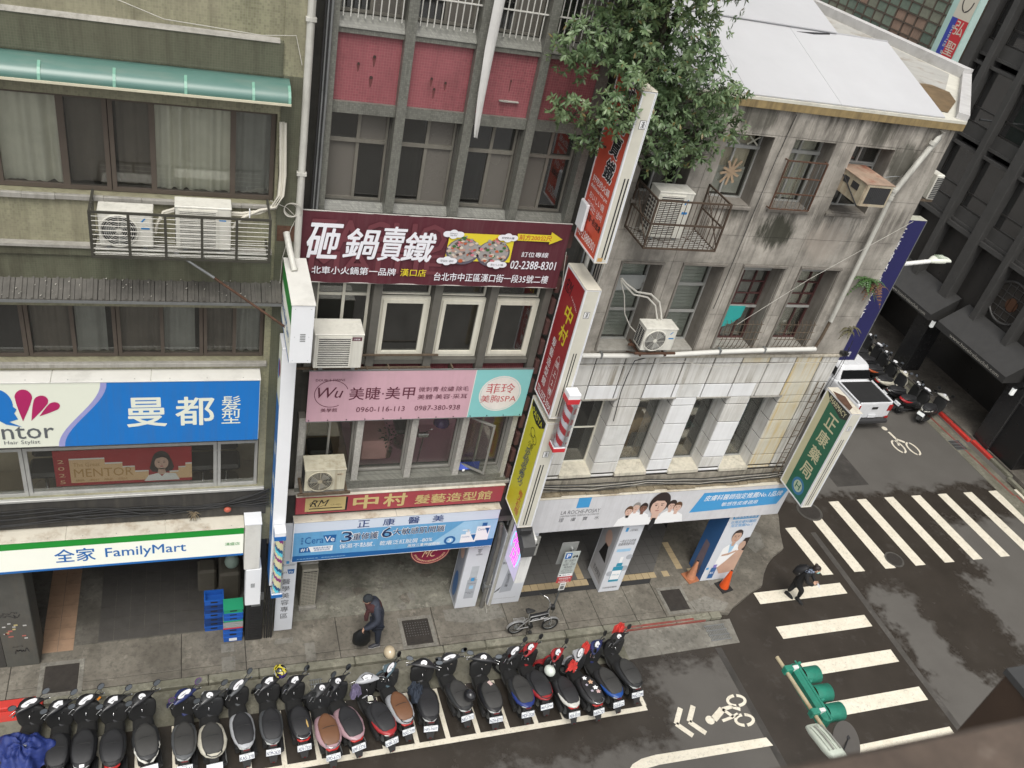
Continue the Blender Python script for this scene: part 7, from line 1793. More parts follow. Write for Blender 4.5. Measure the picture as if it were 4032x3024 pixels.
 m = T_(); dn = Vector((0,-.52,.85)); dn.normalize(); du = Vector((1,0,0)); dv = Vector((0,.85,.52)); c0 = Vector((0,1.235,1.128))
 rx,ry = (.125,.055) if dial == 'long' else ((.062,.062) if dial == 'round' else (.07,.06))
 if dial == 'long': prof = [(math.cos(a) * rx * (1.15 if abs(math.cos(a)) > .7 else 1),math.sin(a) * ry) for a in [2 * PI * i / 18 for i in range(18)]]
 elif dial == 'shield': prof = [(-.10,.035),(-.04,.07),(.04,.07),(.10,.035),(.055,-.05),(0,-.07),(-.055,-.05)]
 else: prof = [(math.cos(a) * rx,math.sin(a) * ry) for a in [2 * PI * i / 18 for i in range(18)]]
 m.prism([c0 + du * (a * 1.22) + dv * (b * 1.25) - dn * .012 for a,b in prof],dn * .010,1); m.prism([c0 + du * a + dv * b - dn * .004 for a,b in prof],dn * .010,0)
 if det:
  m.prism([c0 + du * (a * .45 - .02) + dv * (b * .12) + dn * .006 for a,b in prof],dn * .002,2)
 P(m,'instrument_dial',[dialm,matte,K['grey']],cow)
 m = T_(); m.cyl((0,1.36,1.05),(0,1.385,1.04),.06,14); P(m,'headlight',clearl)
 for s_ in (-1,1):
  m = T_(); m.cyl((s_ * .21,1.215,1.035),(s_ * .325,1.18,1.03),.019,8,0); m.cyl((s_ * .325,1.18,1.03),(s_ * .34,1.175,1.03),.022,8,1); m.box(min(s_ * .2,s_ * .235),max(s_ * .2,s_ * .235),1.19,1.235,1.01,1.06,0,.008); hb = P(m,'grip',[matte,chrome])
  m = T_(); m.tube([(s_ * .215,1.245,1.035),(s_ * .25,1.275,1.03),(s_ * .36,1.245,1.02)],.0075,5); P(m,'brake_lever',chrome,hb)
 for k,s_ in enumerate((-1,1)):
  if k >= mirrors: break
  m = T_(); m.tube([(s_ * .17,1.235,1.07),(s_ * .205,1.235,1.16),(s_ * .285,1.205,1.26)],.0085,5,1)
  c = Vector((s_ * .30,1.20,1.29)); a_ = Vector((.075,.0,.014 * s_)); b_ = Vector((0,.030,.048))
  nrm = Vector((0,.035,-.01))
  m.loft([(c + nrm * .9,a_ * .3,b_ * .3,2.2),(c + nrm * .7,a_ * .85,b_ * .85,2.2),(c,a_,b_,2.4)],14); mr = P(m,'mirror',[K[mirrcol] if mirrcol else matte,matte])
  m = T_(); pts = [c - Vector((0,.0015,0)) + a_ * (.88 * math.cos(2 * PI * i / 14)) + b_ * (.88 * math.sin(2 * PI * i / 14)) for i in range(14)]; m.add(pts,[tuple(range(14))]); P(m,'mirror_glass',mirror_g,mr)
 # little cables and key
 if det:
  m = T_(); m.tube([(.1,1.3,1.05),(.06,1.4,.98),(.03,1.38,.88)],.006,4); m.tube([(-.12,1.3,1.05),(-.05,1.42,.98),(-.02,1.38,.88)],.006,4); P(m,'brake_cable',matte)
  m = MB(); m.cyl((.06,1.21,.86),(.06,1.195,.86),.022,10); P(m,'ignition_lock',chrome)
  m = MB(); m.tube([(0,1.2,.72),(0,1.16,.70),(0,1.15,.66)],.007,5); P(m,'bag_hook',chrome)
 if lean:
  t.rotation_euler = (0,math.radians(lean),-math.radians(ang))
 return t
def local(t,x,y,z):
 return Matrix.LocRotScale(t.location,t.rotation_euler,t.scale) @ Vector((x,y,z))
G = 'scooters parked in the kerbside bays'
S = {}
A = [
 (2,-2.43,-2.98,-3,'',dict(body='black',dial='shield',steer=35,grab=2)),
 (3,-2.01,-3.02,-1,'',dict(body='black',dial='long',steer=38,seat=seat_black)),
 (4,-1.51,-3.08,-2,'',dict(body='black',rear='dark',front='black',dial='shield',steer=36,tail='wide',grab=2)),
 (5,-.90,-3.06,-8,'',dict(body='black',rear='dark',tail='flare',dial='round',steer=35,seat=seat_grey)),
 (6,-.28,-3.17,-1,'NTQ-0657',dict(body='dark',front='navy',rear='grey',dial='long',steer=38,seat=seat_grey,mirrcol='purple')),
 (7,.24,-3.23,-4,'',dict(body='cream',front='dark',rear='cream',style='classic',dial='round',steer=33,tail='x',grab=2,seat=seat_grey)),
 (8,.82,-3.12,-6,'KA5-378',dict(body='silver',front='grey',rear='silver',dial='long',steer=42,tail='v',seat=seat_black)),
 (9,1.32,-3.12,-1,'NTM-2620',dict(body='black',rear='grey',front='black',dial='shield',steer=34)),
 (10,1.90,-3.12,-5,'ADV-7320',dict(body='black',rear='black',dial='shield',steer=38,tail='wide',grab=1)),
 (11,2.42,-3.42,-6,'EPD-6175',dict(body='pink',front='dark',rear='pink',style='classic',seat=seat_brown,dial='round',steer=38,tail='wide',grab=1)),
 (12,2.92,-3.30,-14,'EPF-5776',dict(body='black',front='black',rear='pink',style='classic',dial='round',steer=36,tail='wide')),
 (13,3.58,-3.30,-16,'K9K-521',dict(body='black',front='silver',rear='red',dial='shield',steer=-12,tail='v',mirrors=0)),
 (14,3.97,-3.13,-11,'NXZ-7199',dict(body='teal',front='teal',rear='silver',style='classic',seat=seat_brown,dial='long',steer=42,tail='wide',grab=2)),
 (15,4.46,-3.14,3,'NFJ-7607',dict(body='black',dial='round',steer=-18,tail='flare' if False else 'v',seat=seat_black)),
 (16,5.26,-3.03,-9,'NEU-7371',dict(body='dark',front='dark',rear='dark',dial='long',steer=5,seat=seat_grey,grab=2)),
 (17,5.86,-3.18,-1,'NZH-8773',dict(body='black',dial='round',steer=-22,seat=seat_grey)),
 (18,6.58,-3.18,-2,'MDF-5528',dict(body='dark',rear='blue',front='dark',dial='long',steer=38,seat=seat_grey)),
 (19,7.06,-3.06,-5,'887-JYW',dict(body='black',front='red',rear='red',dial='shield',steer=38,tail='x',grab=2)),
 (20,7.60,-3.36,-4,'AEA-0310',dict(body='dark',front='red',rear='white',dial='shield',steer=40,tail='wide')),
 (21,8.18,-3.38,-7,'NK9-721',dict(body='dark',front='silver',rear='dark',dial='long',steer=44,style='classic',grab=1,mirrors=0,tail='wide')),
 (22,8.71,-3.27,-8,'323-KGZ',dict(body='black',rear='royal',front='navy',dial='shield',steer=40,seat=seat_grey)),
 (23,9.25,-3.12,-5,'MAZ-1299',dict(body='black',rear='dark',dial='round',steer=30,seat=seat_grey,grab=2,tail='v')),
]
LB = {2: 'black scooter just right of the one under the blue cover',3: 'black scooter with an orange tag on its handlebar, third from the left',4: 'black scooter with a red tail and large white dial near the left end',
 5: 'black scooter with two white side flashes on its tail',6: 'dark grey scooter with purple mirrors, plate NTQ-0657',7: 'cream classic scooter with dark handlebar cover and black rear rail',8: 'silver scooter with plate KA5-378',
 9: 'black scooter with plate NTM-2620 and a full-face helmet hung on its mirror',10: 'black scooter with plate ADV-7320 and a chrome rail',11: 'pink scooter with a brown seat, plate EPD-6175',12: 'pink-sided scooter with a long black seat, plate EPF-5776',
 13: 'red-tailed scooter with plate K9K-521 and straight silver handlebar cover',14: 'grey-blue scooter with brown seat, plate NXZ-7199, below the beige helmet',15: 'black scooter with plate NFJ-7607 and a dark jacket beside its seat',16: 'charcoal scooter with plate NEU-7371 and a black helmet on its seat',
 17: 'black scooter with plate NZH-8773 and a sticker on its seat',18: 'blue-tailed scooter with plate MDF-5528',19: 'red scooter with plate 887-JYW and a black tail rack',20: 'red and white scooter with plate AEA-0310, white helmet at its side',
 21: 'dark scooter with flowered seat cover and red handlebar mitts, plate NK9-721',22: 'royal blue scooter with plate 323-KGZ',23: 'black scooter at the right end of the row, plate MAZ-1299'}
for n_,x,y,a,pl,kw in A:
 kw = dict(kw); S[n_] = scooter(LB[n_],x,y + .04,a,pl,group=G,wplate=(n_ not in (4,5,7)) or True,**kw)
S[1] = scooter('black scooter at the far left, half hidden under a blue rain cover',-3.08,-2.83,5,'',body='black',dial='long',steer=38,group=G)
# rain cover draped over scooter 1
def drape(name,label,cat,cx,cy,z0,rx,ry,h,mat,seed=1,rot=0.3,parent=None):
 rr = random.Random(seed); nu,nv = 56,24; ph = [rr.uniform(0,6.28) for _ in range(8)]
 vs_ = [];
 for j in range(nv + 1):
  q = j / nv
  for i in range(nu):
   a = 2 * PI * i / nu
   r = (q ** .75) * (1 + .16 * math.sin(3 * a + ph[0]) * (.3 + q) + .07 * math.sin(5 * a + ph[1]) + .05 * q * math.sin(9 * a + ph[2]))
   z_ = h * (1 - q ** 2.2) + .06 * math.sin(4 * a + ph[3] + 5 * q) * q + .04 * math.sin(7 * a + ph[4] - 9 * q) + .03 * abs(math.sin(11 * a + ph[5] + 14 * q)) + .02 * math.sin(17 * q + 5 * a + ph[6])
   u,v = rx * r * math.cos(a),ry * r * math.sin(a)
   vs_.append((cx + u * math.cos(rot) - v * math.sin(rot),cy + u * math.sin(rot) + v * math.cos(rot),z0 + z_))
 m = MB(); fs = [(j * nu + i,j * nu + (i + 1) % nu,(j + 1) * nu + (i + 1) % nu,(j + 1) * nu + i) for j in range(nv) for i in range(nu)]
 m.add(vs_,fs,0,True)
 return m.obj(name,mat,parent,label=label,cat=cat)
blue_cloth = paint('blue_nylon',(.018,.038,.20),.5,dirt=.35,space='W',scale=9,bump=.8)
drape('rain_cover','crumpled blue nylon rain cover over the leftmost scooter','cover',-3.0,-2.56,.42,.46,.52,.38,blue_cloth,3,.35)
m = MB(); m.prism([(-2.98,-2.55,.835),(-2.90,-2.52,.84),(-2.91,-2.60,.83)],(0,0,.005)); m.obj('cover_tag',steel_grey,label='small grey buckle tag on the blue rain cover',cat='tag')

def helmet(label,c,rot,shell,kind='open',r=.125,visor=None):
 t = thing('helmet',label,'helmet',c,rot)
 m = MB(); m.ell((0,0,0),(r * .93,r * 1.12,r * 1.05),20,12,0,-.45 if kind == 'open' else -.8,1); P_ = m.obj('shell',shell,t,True)
 m = MB(); m.torus((0,0,-r * .47),(0,0,1),r * .86,.009,22,6); m.obj('rim',black_plastic,t,True)
 m = MB(); m.ell((0,0,-.01),(r * .84,r * .98,r * .9),16,6,0,-.5,.2); m.obj('lining',matte,t,True)
 if visor:
  m = MB(); rings = []
  for zz in (-.35,-.1,.15,.4):
   q = math.sqrt(1 - zz * zz) * 1.02; rings.append([(r * .95 * q * math.cos(a),r * 1.14 * q * math.sin(a),r * 1.05 * zz) for a in [math.radians(215 + 110 * i / 10) for i in range(11)]])
  m.skin(rings,0,False,True,False); m.obj('visor',visor,t,True)
 return t
hy = MB()
def racing_mat():
 t = NT('helmet_racing'); v = t.co('O'); n = t.noise(v,7,2,.4,1.2)
 c = t.ramp(n,(.0,(.01,.01,.012)),(.44,(.01,.01,.012)),(.46,(.60,.50,.03)),(.54,(.60,.50,.03)),(.56,(.35,.36,.38)),(.66,(.02,.02,.025)),interp='CONSTANT')
 return t.bsdf(c,.15,coat=.5)
iri = paint('visor_iridescent',(.20,.14,.55),.06,.8,dirt=.3,space='O',scale=9)
def at(n_,x,y,z): return tuple(local(S[n_],x,y,z))
helmet('black and yellow full-face racing helmet with violet visor',at(9,.24,1.42,1.18),math.radians(35),racing_mat(),'full',.135,iri)
helmet('glossy beige open helmet hung on the mirror above the walking bays',at(14,.12,1.60,1.20),.2,paint('helmet_beige',(.46,.38,.26),.12,dirt=.05,space='O',coat=.5),'open',.135)
helmet('black open helmet resting on the seat of scooter NEU-7371',at(16,.10,.20,.97),.3,paint('helmet_black',(.014,.014,.016),.2,dirt=.1,space='O',coat=.4),'open',.13)
helmet('white open helmet hanging between the red scooters',at(20,-.22,1.0,.80),.4,paint('helmet_white',(.62,.66,.60),.15,dirt=.06,space='O',coat=.5),'open',.125)
redcloth = paint('red_mitt',(.62,.05,.04),.7,dirt=.15,space='O')
def mitt(label,c,seed,s=.11,rot=.3):
 drape('handlebar_mitt',label,'mitt',c[0],c[1],c[2] - s,s,s * .8,s * 1.7,redcloth,seed,rot)
mitt('red cloth wrapped over the right handlebar of scooter MAZ-1299',at(23,.16,1.50,1.10),4,.14)
mitt('red handlebar mitt on the left grip of the flowered-seat scooter',at(21,-.26,1.02,1.03),5,.12)
mitt('red handlebar mitt on the right grip of the flowered-seat scooter',at(21,.26,1.42,1.04),6,.12)
# flower pattern seat cover, stickers, jacket, bags
def decal(par,pts,mat,nm='sticker'):
 m = MB(); m.add(pts,[tuple(range(len(pts)))]); return m.obj(nm,mat,par,True)
for (u,v,r_,mt) in ((-.05,.70,.045,white_ink),(.03,.55,.05,paint('petal_peach',(.60,.38,.25),.6)),(.06,.36,.05,white_ink),(-.05,.30,.03,paint('petal_lilac',(.45,.42,.5),.6)),(.08,.24,.045,paint('petal_rose',(.60,.40,.38),.6)),(-.09,.50,.03,paint('petal_lilac',(.45,.42,.5),.6))):
 zt = .825 if v > .6 else (.845 if v > .46 else .872)
 decal(S[21],[(u + r_ * (1 + .3 * math.cos(5 * a)) * math.cos(a),v + r_ * (1 + .3 * math.cos(5 * a)) * math.sin(a),zt) for a in [2 * PI * i / 25 for i in range(25)]],mt,'flower_print')
decal(S[17],[(-.02,.74,.815),(.05,.78,.812),(.09,.66,.822),(.03,.62,.828)],paint('sticker_pinkish',(.60,.45,.42),.5))
decal(S[10],[(.10,.38,.868),(.12,.30,.868),(.12,.18,.868),(.10,.16,.87),(.085,.28,.873)],paint('leaf_yellow',(.50,.34,.12),.6),'fallen_leaf')
decal(S[3],[(-.04,.02,.80),(.04,.02,.80),(.04,-.04,.79),(-.04,-.04,.79)],white_ink)
decal(S[3],[(.20,1.24,1.09),(.25,1.30,1.09),(.28,1.27,1.09),(.23,1.21,1.09)],amber,'tag')
drape('folded_jacket','dark jacket stuffed beside the seat of scooter NFJ-7607','jacket',*at(15,-.20,.72,0)[:2],.40,.15,.22,.30,paint('jacket_navy',(.03,.04,.06),.8,dirt=.3),8,.2)
drape('plastic_bag','crumpled lilac plastic bag hanging from the handlebar of scooter K9K-521','bag',*at(13,-.30,1.12,0)[:2],.62,.11,.10,.28,paint('bag_lilac',(.20,.17,.28),.4,dirt=.4,scale=9),11)
t = thing('chrome_basket','small chrome rack with paper on the footboard of scooter K9K-521','rack',at(13,0,.98,.5))
m = MB(); c = Vector(at(13,0,.98,.62)); m.torus(c,(0,.3,1),.11,.009,20,6); m.obj('ring',chrome,t); m = MB(); m.prism([c + Vector((-.06,-.05,.01)),c + Vector((.06,-.04,.01)),c + Vector((.05,.05,.02)),c + Vector((-.05,.06,.02))],(0,0,.01)); m.obj('paper',paint('paper_crumple',(.5,.5,.42),.8),t)

# row of motorcycles in the side street, heads towards the hotel
G2 = 'scooters parked along the side street'
for k,(x,y,a,pl,kw,lab) in enumerate((
 (24.76,6.80,84,'MWV-3305',dict(body='black',front='black',rear='red',tail='x',dial='long',steer=10),'black and red scooter nearest the junction behind the pickup truck'),
 (24.55,8.02,90,'NLB-8806',dict(body='cream',front='cream',rear='cream',style='classic',dial='round',steer=5,tail='wide',grab=1),'cream classic scooter beside the bed of the pickup truck'),
 (24.65,7.42,96,'',dict(body='black',dial='long',steer=-10),'black scooter between the cream scooter and the red-tailed one'),
 (24.60,8.75,92,'NPD-0921',dict(body='orange',front='black',rear='orange',tail='v',dial='shield',steer=15),'dark orange scooter beside the truck cab'),
 (24.7,9.35,88,'',dict(body='black',front='dark',dial='round',steer=-8),'black scooter behind the orange one in the side street'),
 (24.75,9.95,93,'',dict(body='dark',front='black',rear='dark',tail='wide',dial='long',steer=12),'charcoal scooter with a wide tail lamp second from the far end of the side-street row'),
 (24.8,10.6,90,'',dict(body='black',rear='silver',dial='round',steer=0),'black and silver scooter at the far end of the side-street row'),
 (25.35,6.15,70,'',dict(body='black',front='white',rear='dark',tail='flare',dial='round',steer=0),'black motor scooter with white front shell next to the red kerb'))):
 s_ = scooter(lab,x,y,a,pl,group=G2,det=False,**kw)
 s_.scale = (.98,.95,.90)
# ================================================================ STREET THINGS
# electric folding bicycle
t = thing('bicycle','small silver and black electric bicycle standing by the parking sign post','bicycle',(7.45,-1.02,0))
rx0,fx0,yb_ = 7.06,7.93,-.92
def Bk(): return MB()
for nm,x_ in (('rear_wheel',rx0),('front_wheel',fx0)):
 m = Bk(); m.torus((x_,yb_,.215),(0,1,0),.19,.024,26,6); w_ = m.obj(nm,black_rubber,t)
 m = Bk(); m.torus((x_,yb_,.215),(0,1,0),.165,.010,26,5); m.cyl((x_,yb_ - .03,.215),(x_,yb_ + .03,.215),.05 if nm == 'rear_wheel' else .025,12); m.obj('rim',steel_grey,w_)
 m = Bk()
 for i in range(14):
  a = 2 * PI * i / 14; m.tube([(x_,yb_,.215),(x_ + .163 * math.cos(a),yb_,.215 + .163 * math.sin(a))],.0025,3)
 m.obj('spokes',steel_grey,w_)
 m = Bk(); aa = [math.radians(a) for a in range(10 if nm == 'rear_wheel' else 20,176 if nm == 'rear_wheel' else 150,15)]
 m.loft([((x_ + .235 * math.cos(a) ,yb_,.215 + .235 * math.sin(a)),(0,.032,0),(.007 * math.cos(a),0,.007 * math.sin(a)),2.4) for a in aa],8); m.obj('mudguard',paint('mudguard_silver',(.50,.50,.50),.3,.6),t)
frs = paint('frame_silver',(.55,.55,.54),.3,.7,dirt=.1)
m = Bk(); m.loft([((7.34,yb_,.53),(0,.045,0),(0,0,.085),5),((7.78,yb_,.60),(0,.045,0),(0,0,.085),5)],16); fr_ = m.obj('battery_box',paint('battery_black',(.02,.02,.022),.4),t)
m = Bk(); m.tube([(7.33,yb_ - .047,.615),(7.77,yb_ - .047,.685),(7.80,yb_ - .047,.60)],.010,5); m.tube([(7.33,yb_ - .047,.45),(7.78,yb_ - .047,.52)],.010,5); m.tube([(7.33,yb_ - .047,.45),(7.33,yb_ - .047,.615)],.010,5); m.obj('frame_tube',frs,t)
text('JOU',fr_,(7.37,yb_ - .048,.475),Vector((1,0,.158)),Vector((0,0,1)),.17,.065,white_ink,bold=.04,shear=.3); text('er',fr_,(7.60,yb_ - .048,.515),Vector((1,0,.158)),Vector((0,0,1)),.11,.06,white_ink,bold=.04,shear=.3)
m = Bk(); m.tube([(rx0,yb_ - .05,.215),(7.30,yb_ - .03,.48)],.012,6); m.tube([(rx0,yb_ + .05,.215),(7.30,yb_ + .03,.48)],.012,6); m.tube([(rx0,yb_ - .05,.215),(7.38,yb_ - .03,.23)],.012,6); m.tube([(7.33,yb_,.5),(7.40,yb_,.22)],.018,6); m.obj('stay',frs,t)
m = Bk(); m.tube([(7.80,yb_,.60),(7.78,yb_,.72),(7.76,yb_,.98)],.018,8); m.tube([(7.80,yb_,.62),(fx0,yb_ - .04,.36),(fx0,yb_ - .04,.215)],.013,6); m.tube([(7.80,yb_,.62),(fx0,yb_ + .04,.36),(fx0,yb_ + .04,.215)],.013,6); m.obj('fork',frs,t)
m = Bk(); m.tube([(7.62,yb_ + .22,1.06),(7.72,yb_ + .12,1.05),(7.77,yb_,.99),(7.72,yb_ - .12,1.05),(7.62,yb_ - .22,1.06)],.011,6); hb_ = m.obj('handlebar',chrome,t)
m = Bk(); m.cyl((7.56,yb_ + .27,1.06),(7.64,yb_ + .19,1.06),.018,8); m.cyl((7.56,yb_ - .27,1.06),(7.64,yb_ - .19,1.06),.018,8); m.obj('grip',matte,hb_)
m = Bk(); m.box(7.80,7.90,yb_ - .05,yb_ + .05,.78,.92,0,.02); m.tube([(7.82,yb_,.92),(7.9,yb_ - .05,.85),(7.86,yb_ - .03,.65)],.006,4); m.obj('headlight',black_plastic,t)
m = Bk(); m.loft([((7.20,yb_,.80),(0,.07,0),(0,0,.03),2.5),((7.26,yb_,.81),(0,.075,0),(0,0,.035),2.5),((7.34,yb_,.79),(0,.05,0),(0,0,.03),2.4),((7.42,yb_,.78),(0,.02,0),(0,0,.02),2.2)],12); m.obj('saddle',matte,t)
m = Bk(); m.cyl((7.32,yb_,.5),(7.29,yb_,.78),.014,8); m.obj('seat_post',frs,t)
m = Bk()
for k in range(4): m.tube([(6.95,yb_ - .05 + k * .033,.50),(7.22,yb_ - .05 + k * .033,.50)],.005,4)
m.tube([(6.95,yb_ - .06,.50),(6.95,yb_ + .06,.50)],.006,4); m.tube([(7.22,yb_ - .06,.50),(7.22,yb_ + .06,.50)],.006,4); m.tube([(6.98,yb_ - .05,.5),(rx0,yb_ - .05,.22)],.005,4); m.obj('luggage_rack',frs,t)
m = Bk(); m.cyl((7.42,yb_ - .05,.24),(7.42,yb_ + .05,.24),.06,14); m.tube([(7.42,yb_ - .06,.24),(7.40,yb_ - .07,.12)],.008,5); m.box(7.36,7.45,yb_ - .13,yb_ - .06,.10,.125); m.tube([(7.36,yb_,.2),(7.34,yb_ - .08,.01)],.008,5); m.obj('crank_and_stand',matte,t)

# parking sign on its post
t = thing('parking_sign','grey and blue motorcycle parking sign on a thin post above the bicycle','sign',(8.22,-.40,0))
m = MB(); m.cyl((8.24,-.38,0),(8.24,-.38,2.2),.022,10); m.obj('post',paint('post_grey',(.14,.15,.15),.5,.4),t)
m = MB(); m.box(8.03,8.42,-.425,-.418,1.30,2.17,0,.003); m.obj('panel',paint('sign_pale_grey',(.46,.50,.48),.45),t)
m = MB(); m.box(8.04,8.43,-.425,-.418,1.08,1.297,0,.003); m.obj('red_panel',paint('sign_red_small',(.48,.06,.06),.45),t)
m = MB(); m.box(8.17,8.33,-.425,-.416,.80,1.075,0,.003); m.obj('small_panel',white_metal,t)
f = Face(t,(8.03,-.426,1.30),UX,VZ); f.rect(.03,.64,.19,.83,paint('sign_blue_p',(.03,.14,.42),.45),1); f.text('P',.07,.67,.09,.13,white_ink,3,bold=.04)
f.ell(.25,.68,.025,.025,black_ink,2); f.ell(.34,.68,.025,.025,black_ink,2); f.poly([(.23,.70),(.30,.695),(.35,.70),(.34,.745),(.32,.745),(.31,.72),(.26,.735)],black_ink,3)
f.text('週一至週六',.05,.53,.29,.07,lg,2); f.text('Mon - Sat',.09,.47,.20,.04,lg,2); f.text('08:00 - 17:00',.04,.40,.31,.055,lg,2,bold=.02); f.text('每次20元',.09,.31,.21,.065,lg,2,bold=.02); f.text('(停滿1日)',.09,.25,.21,.035,lg,2); f.text('NTD 20 PER DAY',.04,.19,.31,.04,lg,2); f.text('例假日不收費',.07,.12,.25,.04,lg,2); f.rect(.02,.01,.37,.10,white_ink,1); f.text('電話1999',.12,.03,.2,.05,lg,2); f.ell(.06,.055,.03,.02,black_ink,2)
f.done()
f = Face(t,(8.04,-.426,1.08),UX,VZ); f.text('禁停違規拖吊',.04,.13,.31,.06,white_ink,2); f.text('No Standing',.09,.08,.21,.035,white_ink,2); f.text('拖吊專線116',.06,.015,.27,.05,white_ink,2); f.done()
f = Face(t,(8.17,-.426,.80),UX,VZ); f.rect(.03,.04,.13,.16,steel_grey,1); f.text('機車',.03,.19,.1,.05,lg,2); f.done()
m = MB(); m.box(7.95,8.38,-.30,-.294,1.62,2.36,0,.003); m.cyl((8.24,-.3,2.16),(8.24,-.4,2.16),.03,8); m.obj('back_panel',paint('sign_back_alu',(.42,.43,.42),.35,.5,dirt=.15),t)
m = MB(); m.box(7.30,7.50,-.06,.0,1.72,2.35,0,.01); m.cyl((7.42,-.062,2.1),(7.42,-.068,2.1),.04,12,1); m.obj('meter_box',[paint('meter_grey',(.30,.30,.28),.6,dirt=.2),black_ink],label='grey meter box at head height on the pillar beside the pink neon panel',cat='meter box')

# traffic cones
def cone(x,y,lab,col,rot=.2):
 t = thing('traffic_cone',lab,'traffic cone',(x,y,0),rot)
 m = MB(); m.box(-.19,.19,-.19,.19,.002,.035,0,.01); m.obj('base',black_rubber if col == 1 else paint('cone_base_faded',(.35,.13,.06),.7),t,True)
 m = MB(); m.cyl((0,0,.03),(0,0,.66),.13,18,0,.03); m.cyl((0,0,.66),(0,0,.665),.03,12,1); m.obj('cone',[paint('cone_orange',(.62,.08,.01),.5,dirt=.1) if col else paint('cone_faded',(.50,.22,.12),.6,dirt=.3),black_ink],t,True)
cone(13.28,-.28,'bright orange traffic cone in front of the doctor advert',1); cone(12.46,.15,'faded orange traffic cone left of the doctor advert',0)

# stacks of delivery crates
cblue = paint('crate_blue',(.015,.10,.42),.45,dirt=.15); cdkb = paint('crate_navy',(.01,.05,.2),.5,dirt=.2); cgreen = paint('crate_green',(.02,.28,.14),.45,dirt=.1); cgrey = paint('crate_grey',(.30,.31,.31),.5,dirt=.15); cred = paint('crate_red',(.55,.03,.05),.5)
def crate(lab,x0,y0,z0,h,mat,w=.40,d=.30,rot=0,gp=None):
 t = thing('delivery_crate',lab,'crate',(x0 + w / 2,y0 + d / 2,z0),rot,gp)
 m = MB(); a,b = w / 2,d / 2
 m.box(-a + .012,a - .012,-b + .012,b - .012,0,.012)
 m.box(-a + .01,a - .01,-b + .01,-b + .022,.012,h - .02); m.box(-a + .01,a - .01,b - .022,b - .01,.012,h - .02); m.box(-a + .01,-a + .022,-b + .022,b - .022,.012,h - .02); m.box(a - .022,a - .01,-b + .022,b - .022,.012,h - .02)
 m.obj('tub',mat,t,True)
 m = MB(); m.box(-a,a,-b,-b + .03,h - .03,h); m.box(-a,a,b - .03,b,h - .03,h); m.box(-a,-a + .03,-b + .03,b - .03,h - .03,h); m.box(a - .03,a,-b + .03,b - .03,h - .03,h); m.obj('rim',mat,t,True)
 m = MB(); m.box(-.07,.07,-b + .004,-b + .0095,h * .45,h * .75); m.obj('hand_hold',black_ink,t,True)
 return t
z = 0.0
seq = [(.16,cblue,'lowest'),(.16,cblue,'second-lowest'),(.14,cblue,'third-lowest'),(.03,cred,None),(.06,cgrey,None),(.06,cgrey,None),(.06,cgrey,None),(.06,cgrey,None),(.03,cgreen,None),(.13,cblue,'upper'),(.13,cblue,'second from top')]
names = ['bottom blue crate of the front stack, with a white label','second blue crate from the bottom of the front stack','third blue crate of the front stack, under the red tray','flat red tray in the front crate stack','lowest grey tray of the front crate stack','second grey tray of the front crate stack','third grey tray of the front crate stack','topmost grey tray of the front crate stack','thin green tray between grey trays and blue crates','blue crate above the thin green tray','blue crate directly under the green lidded crate']
for (h,mt,_),nm in zip(seq,names):
 crate(nm,.50,-.24,z,h,mt); z += h - .006
c_ = crate('green crate on top of the front crate stack',.50,-.24,z,.14,cgreen)
m = MB(); m.box(-.19,.19,-.14,.14,.12,.132); m.obj('lid',cgreen,c_,True)
z = 0.0
for k in range(7):
 crate(['bottom','second','third','fourth','fifth','sixth','top'][k] + ' dark blue crate of the rear stack beside the pillar',.12,.10 + .005 * (k % 2),z,.15,cdkb if k % 3 else cblue); z += .145
m = MB(); m.box(.62,.78,-.2485,-.2475,.05,.14); m.obj('label_sheet',white_ink,label='white paper label on the lowest blue crate',cat='label')
# things by the pillar inside the arcade
t = thing('trash_pile','dim heap of shop stock and a pale bag behind the crates under the FamilyMart arcade','stock',(.6,1.2,0))
m = MB(); m.box(.45,.9,.9,1.5,0,.9,0,.05); m.box(.0,.4,1.2,1.6,0,.7,0,.05); m.obj('cartons',paint('carton_dark',(.10,.09,.07),.8),t)
m = MB(); m.ell((.72,1.1,1.1),(.16,.14,.2),12,8); m.obj('bag',paint('bag_pale_green',(.25,.32,.27),.6),t)

# the outdoor unit in the middle arcade (seen from its slatted side)
def side_ac(lab,x0,y0,z0,w,h):
 t = thing('air_conditioner',lab,'air conditioner',(x0 + w / 2,y0,z0))
 m = MB(); m.box(x0,x0 + w,y0,y0 + .55,z0 + .02,z0 + h,0,.015); m.obj('casing',paint('ac_beige',(.36,.34,.28),.6,dirt=.2,blotch=.3),t)
 m = MB(); m.box(x0 + .03,x0 + w - .03,y0 - .002,y0 - .0005,z0 + .06,z0 + h - .06); m.obj('vent_recess',black_ink,t)
 n = int(h / .055)
 for i in range(n): MB().box(x0 + .02,x0 + w - .02,y0 - .014,y0 - .003,z0 + .06 + i * (h - .12) / n,z0 + .06 + (i + .45) * (h - .12) / n).obj('slat',paint('ac_beige',(.36,.34,.28),.6),t)
 m = MB()
 for q in range(5): xx = x0 + .03 + q * (w - .06) / 4; m.box(xx - .005,xx + .005,y0 - .018,y0 - .0145,z0 + .06,z0 + h - .06)
 m.obj('bars',paint('ac_beige',(.36,.34,.28),.6),t)
 m = MB(); m.box(x0 - .02,x0 + w + .02,y0 - .05,y0 + .05,0 if z0 < .3 else z0 - .04,z0 + .02,0,.01); m.obj('foot',conc_lt,t)
side_ac('tall beige outdoor unit standing edge-on in the middle arcade',2.18,.45,.08,.36,1.25)
side_ac('upper beige outdoor unit just under the CeraVe fascia',2.14,.5,1.55,.36,.62)
